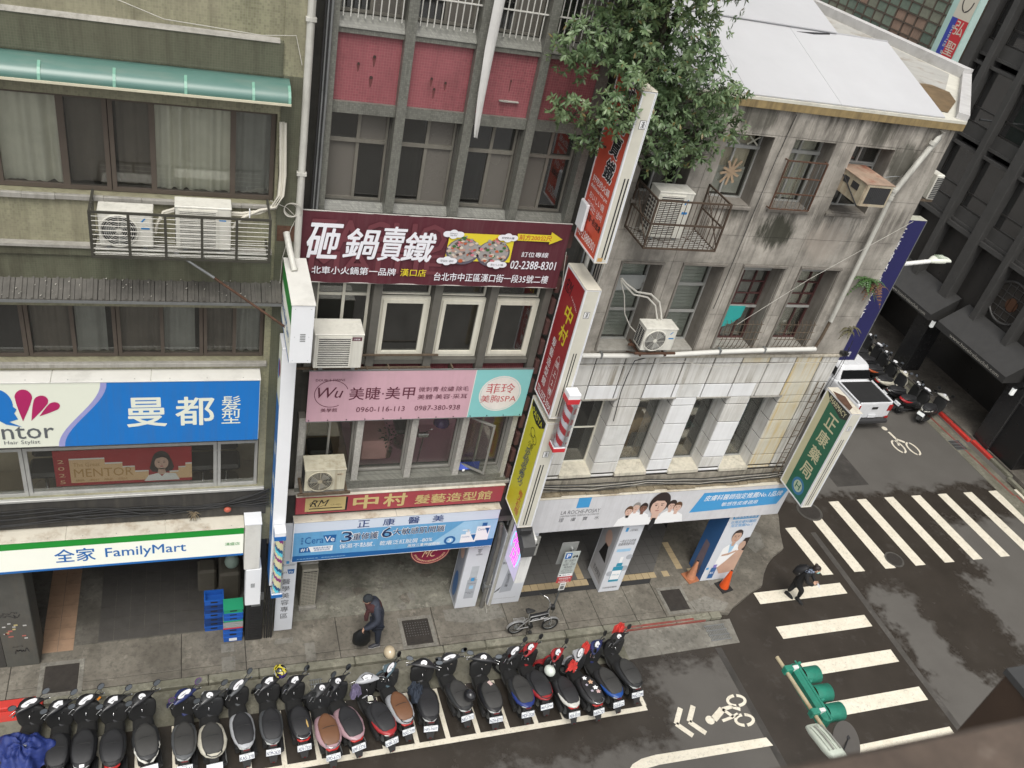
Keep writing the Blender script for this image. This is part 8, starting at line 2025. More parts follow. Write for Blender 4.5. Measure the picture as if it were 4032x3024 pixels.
# air conditioners on building two
ac_unit('dirty white air conditioner with louvred grille between the tall white box sign and the window',1.88,2.69,-.60,-.12,7.64,8.36,'square',ac_m,lambda f,w,h: (f.rect(-.02,h * .82,w * .18,h * .92,plum,1),f.text('冷氣機',.0,h * .84,w * .14,h * .05,white_ink,3)),slats=16,side_vent=False)
ac_unit('aged cream air conditioner with round fan above the red hair-salon fascia',1.92,2.68,-.50,-.07,4.66,5.22,'round',ac_m2,lambda f,w,h: (f.rect(-.01,h * .72,w * .15,h * .82,paint('badge_tan',(.5,.42,.3),.5),1),f.text('國際',.0,h * .74,w * .11,h * .06,black_ink,3)))
t = thing('shelf_bracket','rusty angle-iron shelf carrying the aged cream air conditioner','bracket',(2.3,-.3,4.6))
m = MB(); m.box(1.8,2.8,-.52,-.48,4.58,4.63); m.box(1.85,1.9,-.5,-.05,4.58,4.63); m.box(2.7,2.75,-.5,-.05,4.58,4.63); m.box(1.55,4.2,-.12,-.09,7.57,7.60); m.box(1.9,1.95,-.55,-.05,7.58,7.62); m.box(2.6,2.65,-.55,-.05,7.58,7.62); m.obj('angle_iron',rusty_steel,t)
# cage and unit on building three
t = thing('railing_cage','brown bar cage holding a white air conditioner under the tree on the corner building','railing',(8,F3,10.3))
brn_s = paint('cage_brown',(.10,.07,.05),.6,.2,dirt=.4)
x0,x1,yf,yb2,zb,zt = 7.27,8.70,-.78,F3,10.29,11.21
m = MB()
for xx in (x0,x1):
 m.box(xx - .015,xx + .015,yf - .015,yf + .015,zb,zt); m.box(xx - .012,xx + .012,yf + .015,yb2,zt - .03,zt); m.box(xx - .012,xx + .012,yf + .015,yb2,zb,zb + .03); m.box(xx - .012,xx + .012,yf + .015,yb2,(zb + zt) / 2 - .012,(zb + zt) / 2 + .012)
 m.tube([(xx,yf,zb + .1),(xx,yb2,zt - .1)],.012,5); m.box(xx - .012,xx + .012,yb2 - .03,yb2,zb,zt)
for zz in (zb,(zb + zt) / 2,zt - .03): m.box(x0,x1,yf - .012,yf + .012,zz,zz + .03)
m.obj('frame',brn_s,t)
for i in range(14): MB().cyl((x0 + (i + .5) * (x1 - x0) / 14,yf,zb),(x0 + (i + .5) * (x1 - x0) / 14,yf,zt),.0065,5).obj('bar',brn_s,t)
for xx in (x0,x1):
 for i in range(6): MB().cyl((xx,yf + .1 + i * .12,zb),(xx,yf + .1 + i * .12,zt),.0055,5).obj('side_bar',brn_s,t)
for i in range(11): MB().cyl((x0,yf + .06 + i * .07,zb + .02),(x1,yf + .06 + i * .07,zb + .02),.009,5).obj('floor_bar',bar,t)
m = MB(); m.tube([(x0,yf,zb + .015),(8.0,yb2,zb + .015),(x1,yf,zb + .015)],.014,5); m.tube([(x0,yb2,zb + .015),(8.0,yf,zb + .015),(x1,yb2,zb + .015)],.014,5); m.obj('floor_brace',brn_s,t)
ac_unit('white air conditioner with square grille inside the brown bar cage',7.42,8.10,-.52,-.17,10.36,11.25,'square',logo=lg_tri,slats=22)
ac_unit('small cream air conditioner with beige round grille on a rusty bracket above the white tiles',8.08,8.77,-.50,-.15,7.93,8.46,'round',logo=lg_tri)
t = thing('wall_bracket','rusty double bracket under the small cream air conditioner','bracket',(8.4,-.2,7.8))
m = MB(); m.box(8.0,8.9,-.5,-.46,7.85,7.89); m.box(8.0,8.9,-.2,-.16,7.85,7.89)
for xx in (8.12,8.68): m.box(xx,xx + .03,-.5,F3,7.81,7.85); m.tube([(xx + .015,-.45,7.82),(xx + .015,F3,7.55)],.012,5)
m.obj('angle_iron',rust,t)
t = thing('pipe_bundle','white refrigerant hoses looping from the frosted window to the small cream air conditioner','pipe',(8.2,0,9))
MB().tube([(7.5,.0,9.25),(7.62,-.02,9.15),(7.9,-.03,8.98),(8.2,-.05,8.95),(8.42,-.08,8.8),(8.5,-.14,8.6),(8.53,-.2,8.46)],.022,8).obj('hose',cable_w,t)
MB().tube([(7.5,.0,9.22),(7.62,-.02,9.10),(7.85,-.03,8.92),(8.15,-.05,8.88),(8.36,-.08,8.72),(8.42,-.14,8.55),(8.44,-.2,8.46)],.018,8).obj('hose',cable_w,t)
MB().tube([(7.5,.0,9.2),(7.66,-.02,8.9),(7.78,-.05,8.5),(7.95,-.1,8.25),(8.08,-.15,8.15)],.012,6).obj('hose',cable_w,t)
# window air conditioner, rusty box, under the top right window
t = thing('air_conditioner','rusty old box air conditioner sticking out of the top-floor window nearest the corner','air conditioner',(11.8,-.2,11.3))
rbx = paint('rusty_white_steel',(.50,.44,.32),.7,dirt=.4,scale=6,streak=.5,blotch=.75,grime=(.22,.09,.04)); rtop = paint('rusty_top',(.42,.30,.22),.75,dirt=.5,scale=3,blotch=.9,grime=(.20,.06,.03))
m = MB(); m.box(11.48,12.10,-.62,.36,11.28,11.705,0,.01); m.obj('casing',rbx,t)
m = MB(); m.box(11.46,12.12,-.64,.3,11.706,11.72); m.obj('top_plate',rtop,t)
m = MB(); m.box(11.56,12.06,-.626,-.621,11.33,11.66); m.obj('coil_recess',ac_fan,t)
m = MB();
for i in range(12): m.box(11.57 + i * .041,11.575 + i * .041,-.629,-.6265,11.34,11.65)
m.obj('coil_fins',paint('fins_dark',(.05,.05,.045),.5),t)
m = MB();
for (a,b,c,d) in ((11.50,12.09,11.285,11.33),(11.50,12.09,11.66,11.70),(11.50,11.56,11.33,11.66),(12.06,12.09,11.33,11.66)): m.box(a,b,-.634,-.6265,c,d)
m.obj('front_frame',rbx,t)
m = MB(); m.box(11.472,11.479,-.45,-.25,11.5,11.62); m.box(11.472,11.479,-.15,.0,11.5,11.62); m.tube([(11.47,-.6,11.27),(11.47,.04,11.6)],.012,5,1); m.obj('side_louvre',[ac_fan,dark_steel],t)
m = MB(); m.tube([(12.1,-.3,11.74),(12.3,-.35,11.80),(12.45,-.3,11.78),(12.3,-.2,11.5)],.008,5); m.obj('aerial_wire',steel_grey,t)
# downpipe of building three
t = thing('downpipe','cream plastic downpipe zigzagging from the roof corner down the concrete wall','pipe',(12.8,F3,8))
MB().tube([(13.18,-.05,12.62),(13.16,-.06,12.50),(13.06,-.07,12.32),(12.78,-.07,11.55),(12.70,-.07,11.32)],.055,12).obj('upper_pipe',pvc,t)
MB().tube([(12.70,-.07,11.33),(12.71,-.07,10.7),(12.72,-.07,8.40)],.048,12).obj('vertical_pipe',pvc,t)
for z_ in (12.36,11.38,11.22): m = MB(); m.cyl((12.70 + max(0,(z_ - 11.4) * .36),-.07,z_),(12.70 + max(0,(z_ - 11.35) * .36),-.07,z_ + .07),.063,12); m.obj('collar',pvc,t)
MB().tube([(12.72,-.06,8.42),(12.70,-.06,8.0),(12.66,-.06,7.70)],.034,10).obj('lower_pipe',rusty_steel,t)
t = thing('overflow_pipe','white horizontal pipe running along the ledge above the white tiles','pipe',(10,F3,7.6))
MB().tube([(12.64,-.10,7.70),(11.5,-.10,7.68),(10.2,-.10,7.63),(9.0,-.10,7.56),(8.0,-.10,7.54),(7.1,-.10,7.55)],.052,12).obj('pipe',paint('pvc_white',(.62,.61,.57),.45,dirt=.15),t)
for xx in (11.3,10.2,8.9,7.5): MB().box(xx,xx + .035,-.16,-.04,7.49 + (xx - 7) * .032,7.61 + (xx - 7) * .032).obj('pipe_clamp',steel_grey,t)
# pipes in the gap between building two and three, behind the projecting signs
t = thing('gap_pipes','bundle of pipes, frames and cables in the dark gap behind the red projecting signs','pipe',(6.7,0,7))
for k,(xx,yy,r,mt) in enumerate(((6.68,-.0,.045,pvc),(6.58,.0,.02,steel_grey),(6.85,.02,.03,steel_grey),(6.93,-.02,.015,cable_m),(6.98,-.02,.012,cable_m))):
 MB().tube([(xx,yy,13.5),(xx + .02,yy,9),(xx,yy,0 if k == 0 else 2.8)],r,8).obj('pipe',mt,t)
m = MB()
for i in range(14): m.box(6.18,6.26,-.1,.1,3.9 + i * .46,4.2 + i * .46)
m.obj('bracket_box',paint('box_brown',(.09,.04,.035),.7,dirt=.3),t)
for k in range(6):
 z1 = 9.8 - k * .9
 MB().tube(sag((6.2 + .1 * k,-.1,z1),(6.6 + .3 * (k % 3),-.12,z1 - 2.2),.1,8,.03),.008,4).obj('cable',cable_m if k % 2 else cable_w,t)
# drainpipe between the two white column adverts
t = thing('drainpipe','grey drainpipe with a clamp between two white column adverts','pipe',(6.47,-.05,0))
MB().tube([(6.46,-.06,.02),(6.47,-.06,2.2),(6.40,-.06,2.9)],.05,12).obj('pipe',paint('pipe_grey_dirty',(.17,.165,.15),.6,dirt=.3),t); MB().box(6.38,6.56,-.13,.0,.8,.85).obj('pipe_clamp',steel_grey,t); MB().tube([(6.52,-.08,1.2),(6.5,-.1,.3),(6.55,-.25,.02)],.010,5).obj('cable',cable_w,t)
# conduits by the black pillar
t = thing('conduits','cluster of thin dark conduits between the black pillar and the narrow white board','pipe',(1.45,-.2,0))
for k,xx in enumerate((1.36,1.41,1.455,1.50)): MB().tube([(xx,F1 + .02,.0),(xx,F1 + .02,4.0),(xx + .02 * (k % 2),F1 + .03,8.9)],.014 + .006 * (k % 2),6).obj('conduit',dark_steel if k % 2 else cable_m,t)
# loose cables on building three
def cab(lab,P,mt,r=.008):
 MB().tube(P,r,5).obj('cable',mt,label=lab,cat='cable')
cab('thin pale wire stretched diagonally across the third-floor windows to the top wall',[(10.3,-.2,8.38),(11.5,-.25,9.5),(13.3,-.3,10.9)],cable_w,.005)
t = thing('cable_bundle','bundle of black and grey cables along the top of the white pharmacy fascia','cable',(10,-.05,4))
for k in range(5):
 MB().tube(sag((7.0,-.03,4.02 - .03 * k),(9.8,-.05,4.0 - .03 * k),.05 + .02 * k,8,.015) + sag((9.8,-.05,4.0 - .03 * k),(13.6,-.04,3.98 - .03 * k),.06 + .02 * k,8,.015)[1:],.012 if k % 2 == 0 else .007,5).obj('cable',cable_m if k % 2 == 0 else cable_w,t)
cab('black cable hanging down the white tiles below the ledge pipe',[(8.6,-.04,7.45),(8.35,-.05,7.38),(8.30,-.05,7.0),(8.28,-.05,6.6),(8.34,-.05,5.8)],cable_m,.010)
cab('grey cable lying across the upper tile row of the corner building',[(7.0,-.04,7.28),(8.5,-.05,7.26),(9.4,-.06,7.38),(10.2,-.06,7.22),(12.0,-.05,7.3),(13.5,-.05,7.32)],cable_w,.006)
cab('dark cable down the concrete joint between top-floor windows',[(9.92,.03,12.6),(9.86,.03,11.8),(9.82,.03,10.2),(9.78,.03,8.6)],cable_m,.006)
cab('thick rope hanging beside the red projecting sign',[(7.05,-.06,11.2),(7.03,-.07,9.6),(6.98,-.07,8.2),(7.0,-.07,6.6)],cable_w,.014)
t = thing('street_cables','two dark cables dropping from the wall corner past the pickup truck','cable',(13.6,0,7.6))
MB().tube([(13.55,-.1,7.75),(13.50,-.12,7.2),(13.40,-.14,6.6)],.008,4).obj('cable',cable_m,t); MB().tube([(13.6,-.05,7.9),(13.6,-.1,7.3),(13.52,-.14,6.7)],.008,4).obj('cable',cable_m,t)
m = MB(); m.cyl((13.55,-.06,7.6),(13.55,-.16,7.6),.03,8); m.box(13.5,13.62,-.1,F3,7.5,7.56); m.obj('insulator',dark_steel,t)

# ---------------- traffic light hung over the road, seen from above
gm_ = paint('signal_green',(.025,.25,.17),.5,dirt=.3,scale=6,streak=.1,blotch=.15,grime=(.12,.2,.15))
t = thing('traffic_light','green horizontal traffic light with three round visors seen from above','traffic light',(9.05,-6.7,5.5))
m = MB(); m.box(9.02,9.20,-7.22,-6.17,5.44,5.74,0,.05); bodyo = m.obj('housing',gm_,t)
m = MB(); m.box(9.10,9.13,-7.23,-6.16,5.741,5.755,0,.004); m.obj('housing_seam',gm_,t)
for k,yy in enumerate((-6.36,-6.70,-7.04)):
 m = MB(); rings = []
 for xx,r in ((9.20,.145),(9.50,.145),(9.50,.138),(9.21,.138)):
  rings.append([(xx + (.0 if math.sin(a) > -.3 or xx < 9.3 else -.18),yy + r * math.cos(a),5.58 + r * math.sin(a)) for a in [2 * PI * i / 28 for i in range(28)]])
 m.skin(rings,0,False); m.obj('visor',gm_,t)
 m = MB(); m.cyl((9.205,yy,5.58),(9.215,yy,5.58),.13,24); m.obj('lens',paint('lens_dark_%d' % k,((.10,.02,.02),(.10,.07,.01),(.02,.10,.07))[k],.2),t)
 m = MB(); m.box(9.14,9.20,yy + .13,yy + .17,5.72,5.765,0,.01); m.obj('latch',gm_,t)
poleb = paint('pole_cream_rust',(.50,.42,.27),.5,dirt=.3,streak=.0,blotch=.6,grime=(.30,.17,.06),scale=5)
m = MB(); m.cyl((8.87,-6.02,5.70),(8.93,-7.45,5.70),.032,12); arm = m.obj('arm',poleb,t)
for yy in (-6.28,-7.06):
 m = MB(); m.box(8.84,8.99,yy - .05,yy + .05,5.64,5.78,0,.01); m.box(8.99,9.10,yy - .03,yy + .03,5.68,5.78,1,.01); m.obj('clamp',[gm_,white_metal],t)
t = thing('detector_unit','ribbed pale camera housing on the signal arm below the traffic light','camera housing',(8.95,-7.6,5.6))
hm = paint('housing_pale',(.52,.56,.48),.4,dirt=.12)
m = MB(); m.loft([((8.68,-7.28,5.78),(.11,0,0),(0,0,.04),3.5),((8.70,-7.38,5.80),(.145,0,0),(0,0,.07),3.5),((8.76,-7.68,5.80),(.15,0,0),(0,0,.075),3.5),((8.83,-7.92,5.78),(.12,0,0),(0,0,.06),3.5)],20); m.obj('shell',hm,t)
m = MB()
for k in range(4):
 dx = -.10 + k * .062
 m.tube([(8.69 + dx,-7.34,5.868),(8.73 + dx,-7.52,5.885),(8.77 + dx,-7.74,5.878)],.016,6,k % 2)
m.obj('rib',[hm,paint('rib_grey',(.28,.28,.25),.5)],t)
t = thing('round_sign','grey back of a round road sign beside the pale camera housing','sign',(9.35,-7.5,5.5))
m = MB(); m.cyl((9.30,-7.52,5.50),(9.305,-7.53,5.515),.33,36); m.obj('disc',paint('sign_back_grey',(.11,.10,.09),.45,.4,dirt=.1),t)
m = MB(); m.tube([(9.18,-7.62,5.53),(9.38,-7.46,5.54)],.010,6); m.box(9.34,9.40,-7.48,-7.42,5.52,5.56,0,.008); m.obj('bracket',dark_steel,t)
# mast for the arm standing on the near pavement
m = MB(); m.cyl((9.1,-11.2,RZ),(9.1,-11.2,6.2),.09,14); m.tube([(9.1,-11.2,5.7),(9.0,-8.5,5.70),(8.935,-7.44,5.70)],.04,10); m.obj('signal_mast',poleb,label='cream signal mast and arm reaching over the road from the near pavement',cat='signal mast')

# ---------------- the window ledge from which one looks down (bottom right)
led = paint('ledge_brown',(.10,.072,.054),.85,dirt=.5,scale=9,blotch=.75,grime=(.24,.20,.165),bump=.3)
t = thing('window_ledge','blurred brown concrete ledge close to the viewer along the bottom right','ledge',(1.2,-12.1,15))
m = MB(); m.box(-3,6,-12.46,-11.9,14.8,15.06,0,.015); m.obj('slab',led,t)
t = thing('lower_canopy','dark brown canopy corner below the blurred ledge at the right edge','canopy',(3.9,-10.8,12.5))
m = MB(); m.box(4.01,7.5,-12.4,-10.8,11.6,13.1,0,.01); m.obj('fascia',paint('canopy_brown',(.06,.036,.022),.8,dirt=.3,scale=2),t)
m = MB(); m.box(4.0,7.5,-12.4,-10.79,13.101,13.14); m.obj('top',paint('canopy_top',(.055,.055,.055),.7,dirt=.3),t)
# ================================================================ PEOPLE
def skinbody(name,joints,bones,mat,parent,root=0,sub=2):
 """joints: (x, y, z, radius); one continuous skinned surface"""
 me = bpy.data.meshes.new(name + '_skeleton'); me.from_pydata([j[:3] for j in joints],bones,[]); me.materials.append(mat)
 ob = bpy.data.objects.new(name,me); COL.objects.link(ob)
 ob.modifiers.new('skin','SKIN'); sk = me.skin_vertices[0].data if me.skin_vertices else None
 if sk is None:
  bpy.context.view_layer.update()
 if not me.skin_vertices:
  me.attributes.new('dummy','FLOAT','POINT')
 SKN.append((ob,parent,name,mat,joints,root,sub))
SKN = []
def finish_skin():
 for ob,parent,name,mat,joints,root,sub in SKN:
  bpy.context.view_layer.objects.active = ob
  me = ob.data
  if not me.skin_vertices:
   with bpy.context.temp_override(object=ob,active_object=ob):
    bpy.ops.mesh.customdata_skin_add()
  for i,j in enumerate(joints):
   r = j[3]; me.skin_vertices[0].data[i].radius = (r,r) if not isinstance(r,tuple) else r
   me.skin_vertices[0].data[i].use_root = (i == root)
  s = ob.modifiers.new('sub','SUBSURF'); s.levels = sub; s.render_levels = sub
 dg = bpy.context.evaluated_depsgraph_get(); dg.update()
 for ob,parent,name,mat,joints,root,sub in SKN:
  me = bpy.data.meshes.new_from_object(ob.evaluated_get(dg)); me.name = name
  me.materials.clear(); me.materials.append(mat)
  for p in me.polygons: p.use_smooth = True
  old = ob.data; bpy.data.objects.remove(ob)
  o = bpy.data.objects.new(name,me); link(o,parent)
skin_m = paint('skin',(.50,.30,.21),.55,dirt=.08)
def head(t,c,fwd,skin,hair=None,r=.095,hat=None):
 c = Vector(c); fwd = Vector(fwd).normalized(); up = Vector((0,0,1)); side = fwd.cross(up).normalized(); upv = side.cross(fwd).normalized()
 m = MB(); rings = []
 for z_,a,b,o in ((-1.15,.25,.35,.35),(-1.0,.55,.60,.25),(-.7,.80,.82,.12),(-.3,.92,.98,.04),(.1,.98,1.05,0),(.5,.93,1.02,-.03),(.85,.66,.75,-.05),(1.08,.25,.3,-.05),(1.12,.05,.05,-.05)):
  rings.append([c + upv * z_ * r * 1.05 + (side * math.cos(q) * a * .82 + fwd * (math.sin(q) * b + o)) * r for q in [2 * PI * i / 18 for i in range(18)]])
 m.skin(rings)
 nb = c + fwd * r * 1.02 - upv * r * .15
 m.add([nb + upv * r * .35,nb - side * r * .18 - upv * r * .15,nb + fwd * r * .28 - upv * r * .15,nb + side * r * .18 - upv * r * .15],[(0,1,2),(0,2,3),(1,3,2)],0,True)
 for s_ in (-1,1): m.ell(c + side * s_ * r * .83,(r * .1,r * .2,r * .26),8,5)
 hd = m.obj('head',skin,t)
 m = MB()
 for s_ in (-1,1): m.ell(c + fwd * r * .93 + side * s_ * r * .32 + upv * r * .12,(r * .11,r * .08,r * .06),8,5)
 m.obj('eye',black_ink,hd)
 m = MB(); m.ell(c + fwd * r * .98 - upv * r * .55,(r * .2,r * .1,r * .05),8,5); m.obj('mouth',paint('lips',(.35,.13,.11),.5),hd)
 return c,fwd,side,upv
def hand(t,p,d,n,s=.085,curl=.6,mat=None):
 """palm with four bent fingers and a thumb; d: finger direction, n: palm normal"""
 d = Vector(d).normalized(); n = Vector(n).normalized(); w = d.cross(n).normalized(); p = Vector(p); m = MB()
 m.loft([(p,w * .024,n * .016,2.4),(p + d * s * .5,w * .036,n * .015,2.6),(p + d * s,w * .036,n * .012,2.8)],12)
 for k,L in enumerate((.060,.068,.064,.050)):
  b = p + d * s * .97 + w * (-.027 + .018 * k); a1 = d * math.cos(curl * .6) + n * math.sin(curl * .6); a2 = d * math.cos(curl * 1.6) + n * math.sin(curl * 1.6); a3 = d * math.cos(curl * 2.3) + n * math.sin(curl * 2.3)
  m.tube([b,b + a1 * L * .45,b + a1 * L * .45 + a2 * L * .32,b + a1 * L * .45 + a2 * L * .32 + a3 * L * .25],.0088,7,0,True,.0062)
 b = p + d * s * .3 - w * .028; m.tube([b,b + (-w * .6 + d * .6 + n * .3).normalized() * .035,b + (-w * .4 + d * .8 + n * .5).normalized() * .065],.0105,7,0,True,.008)
 return m.obj('hand',mat or skin_m,t)
def shoe(t,heel,d,mat,sole,L=.26):
 heel = Vector(heel); d = Vector(d).normalized(); w = Vector((-d.y,d.x,0)).normalized(); u = Vector((0,0,1))
 m = MB(); m.loft([(heel + u * .05,w * .030,u * .035,2.6),(heel + d * .05 + u * .055,w * .040,u * .050,2.6),(heel + d * .12 + u * .05,w * .042,u * .045,2.6),(heel + d * .19 + u * .035,w * .046,u * .030,2.6),(heel + d * L + u * .025,w * .025,u * .018,2.4)],12); s_ = m.obj('shoe',mat,t)
 m = MB(); m.loft([(heel - d * .005 + u * .011,w * .034,u * .011,3),(heel + d * .12 + u * .011,w * .044,u * .011,3),(heel + d * .19 + u * .011,w * .049,u * .011,3),(heel + d * (L + .008) + u * .011,w * .026,u * .010,3)],12); m.obj('sole',sole,s_)
# ---- walking man with beanie, walks to the left
t = thing('person','walking person in a dark puffer coat and black beanie carrying a black bag','person',(3.6,-.7,0))
coat = paint('coat_slate',(.028,.033,.05),.75,dirt=.25,scale=9,bump=.5); trous = paint('trousers_navy',(.022,.028,.045),.85,dirt=.2);
J = [(3.72,-.70,.86,.145),(3.70,-.70,1.08,.17),(3.64,-.70,1.28,.175),(3.56,-.70,1.42,.13),(3.50,-.70,1.49,.06),
  (3.62,-.86,1.36,.085),(3.66,-.97,1.12,.075),(3.48,-.98,.92,.058),(3.38,-.93,.86,.042),
  (3.60,-.54,1.36,.085),(3.68,-.47,1.12,.072),(3.58,-.46,.92,.055),(3.50,-.50,.84,.042),
  (3.74,-.70,.62,.17),(3.75,-.70,.46,.16)]
skinbody('coat',J,[(0,1),(1,2),(2,3),(3,4),(2,5),(5,6),(6,7),(7,8),(2,9),(9,10),(10,11),(11,12),(0,13),(13,14)],coat,t)
L_ = [(3.74,-.70,.72,.13),(3.74,-.79,.66,.10),(3.76,-.80,.38,.075),(3.78,-.80,.11,.058),(3.72,-.61,.66,.10),(3.52,-.60,.40,.075),(3.46,-.60,.13,.055)]
skinbody('trousers',L_,[(0,1),(1,2),(2,3),(0,4),(4,5),(5,6)],trous,t)
shoe(t,(3.84,-.80,.0),(-1,-.1,0),paint('shoe_grey',(.05,.05,.06),.6),paint('sole_pale',(.35,.34,.32),.7)); shoe(t,(3.52,-.60,.01),(-1,.05,0),paint('shoe_teal',(.02,.07,.08),.6),paint('sole_pale',(.35,.34,.32),.7))
c,fw,sd,up_ = head(t,(3.43,-.70,1.56),(-1,-.05,-.35),skin_m,r=.10)
m = MB(); rings = []
for z_,a in ((-.15,1.0),(.1,1.08),(.45,1.04),(.85,.78),(1.1,.45),(1.22,.15),(1.24,.03)):
 rings.append([c + up_ * z_ * .108 + (sd * math.cos(q) * a * .92 + fw * (math.sin(q) * a * 1.05 - .08)) * .10 for q in [2 * PI * i / 18 for i in range(18)]])
m.skin(rings); m.obj('beanie',paint('beanie',(.018,.022,.026),.9,bump=.4),t)
m = MB(); m.loft([((3.47,-.70,1.45),(.10,0,.02),(0,.11,0),2.4),((3.53,-.70,1.41),(.15,0,.03),(0,.165,0),2.4),((3.57,-.70,1.35),(.17,0,.04),(0,.19,0),2.4),((3.60,-.70,1.30),(.16,0,.05),(0,.18,0),2.4)],18); m.obj('scarf_hood',paint('scarf_maroon',(.06,.018,.018),.9,dirt=.4,bump=.4,scale=8),t)
m = MB(); m.loft([((3.44,-.84,1.34),(.05,0,0),(0,.03,0),2.4),((3.41,-.86,1.18),(.055,0,0),(0,.03,0),2.4),((3.42,-.86,1.04),(.04,0,0),(0,.02,0),2.4)],10); m.obj('scarf_end',paint('scarf_maroon',(.06,.018,.018),.9),t)
hand(t,(3.38,-.93,.86),(-.3,0,-1),(.9,0,-.2)); hand(t,(3.50,-.50,.84),(-.3,0,-1),(.9,0,-.2))
bg = thing('carried_bag','bulging black bag held low by the walking person','bag',(3.36,-.86,.3))
m = MB(); m.loft([((3.38,-.90,.80),(.03,0,0),(0,.03,0),2),((3.38,-.88,.70),(.12,0,.02),(0,.08,0),2.2),((3.37,-.86,.56),(.19,0,.04),(0,.13,0),2.6),((3.38,-.86,.38),(.20,0,.02),(0,.14,0),2.5),((3.40,-.86,.27),(.14,0,0),(0,.10,0),2.3),((3.38,-.86,.23),(.03,0,0),(0,.03,0),2)],18); m.obj('sack',paint('bag_black',(.008,.009,.010),.5,dirt=.3,scale=10),bg)
m = MB(); m.tube([(3.36,-.90,.70),(3.36,-.93,.80),(3.37,-.91,.79),(3.38,-.87,.70)],.007,5); m.obj('strap',matte,bg)
# ---- woman crossing, heads right, all in black, backpack
t = thing('person','person in black with a face mask and backpack crossing the crosswalk, looking at a phone','person',(15.2,-.85,RZ))
blk = paint('clothes_black',(.010,.010,.011),.8,dirt=.2,bump=.3,scale=8)
J = [(15.03,-.86,.74,.13),(15.04,-.88,.92,.14),(15.06,-.95,1.12,.15),(15.09,-1.01,1.25,.11),(15.10,-1.04,1.31,.05),
  (14.95,-1.05,1.18,.07),(14.98,-1.16,.98,.058),(15.16,-1.20,.88,.045),(15.23,-1.17,.88,.034),
  (15.20,-.88,1.18,.07),(15.32,-.86,.99,.058),(15.34,-1.02,.89,.045),(15.31,-1.10,.88,.034),
  (15.00,-.93,.66,.10),(15.22,-.97,.38,.075),(15.33,-.89,.02,.05),
  (15.07,-.80,.66,.10),(15.04,-.80,.38,.075),(15.13,-.68,.05,.05)]
skinbody('clothes',J,[(0,1),(1,2),(2,3),(3,4),(2,5),(5,6),(6,7),(7,8),(2,9),(9,10),(10,11),(11,12),(0,13),(13,14),(14,15),(0,16),(16,17),(17,18)],blk,t)
shoe(t,(15.31,-.84,RZ + .002),(.3,-1,0),blk,matte); shoe(t,(15.10,-.62,RZ + .004),(.4,-.9,0),blk,matte)
c,fw,sd,up_ = head(t,(15.14,-1.09,1.40),(.85,-.6,-.3),skin_m,r=.095)
hm_ = paint('hair_dark',(.022,.014,.012),.6,bump=.4,scale=14)
m = MB(); rings = []
for z_,a,b,o in ((-.55,.80,.55,-.48),(-.2,.98,.72,-.35),(.2,1.06,.90,-.18),(.55,1.0,.98,-.10),(.9,.72,.78,-.08),(1.16,.25,.3,-.08),(1.2,.03,.03,-.08)):
 rings.append([c + up_ * z_ * .10 + (sd * math.cos(q) * a * .84 + fw * (math.sin(q) * b + o)) * .098 for q in [2 * PI * i / 18 for i in range(18)]])
m.skin(rings); m.ell(c - fw * .09 + up_ * .10,(.045,.045,.04),10,6); m.obj('hair',hm_,t)
m = MB(); m.loft([(c + fw * .060 - up_ * .085,sd * .055,up_ * .012,2.6),(c + fw * .092 - up_ * .05,sd * .066,up_ * .034,3),(c + fw * .108 - up_ * .045,sd * .035,up_ * .028,2.6),(c + fw * .118 - up_ * .04,sd * .01,up_ * .01,2)],14); m.obj('face_mask',paint('mask_mint',(.32,.62,.58),.7),t)
m = MB(); m.loft([((14.93,-.80,.90),(.05,0,0),(0,.08,0),3),((14.91,-.79,.96),(.12,.04,0),(-.03,.10,0),3.2),((14.93,-.83,1.16),(.13,.05,0),(-.04,.11,0),3.2),((14.98,-.90,1.28),(.10,.04,0),(-.03,.08,0),3),((15.0,-.92,1.32),(.05,.02,0),(0,.04,0),2.4)],18); bp_ = m.obj('backpack',paint('backpack_black',(.014,.014,.016),.6,dirt=.2,scale=8),t)
m = MB(); m.box(14.82,14.88,-.935,-.925,1.05,1.1); m.obj('badge',steel_grey,bp_)
def camo():
 tt = NT('scarf_patterned'); n = tt.noise(tt.co(),26,3,.6); return tt.bsdf(tt.ramp(n,(.0,(.02,.02,.03)),(.48,(.06,.07,.11)),(.52,(.28,.34,.44)),interp='CONSTANT'),.85)
m = MB(); m.loft([((15.09,-1.03,1.33),(.08,0,.02),(0,.08,-.03),2.5),((15.08,-1.01,1.29),(.14,0,.02),(0,.11,-.04),2.4),((15.07,-1.0,1.24),(.155,0,.02),(0,.12,-.04),2.4),((15.07,-.99,1.20),(.13,0,.02),(0,.10,-.04),2.4)],16); m.obj('scarf',camo(),t)
hand(t,(15.23,-1.17,.885),(.7,.1,.1),(.2,-.3,.9),.06,.7); hand(t,(15.31,-1.10,.885),(.3,-.7,.1),(-.2,-.2,.9),.06,.7)
p_ = thing('mobile_phone','white phone held in the hands of the crossing person','phone',(15.33,-1.17,.9))
m = MB(); m.prism([(15.29,-1.21,.92),(15.35,-1.15,.92),(15.41,-1.23,.84),(15.35,-1.29,.84)],(.006,0,.008)); m.obj('case',paint('phone_white',(.6,.6,.62),.3),p_)
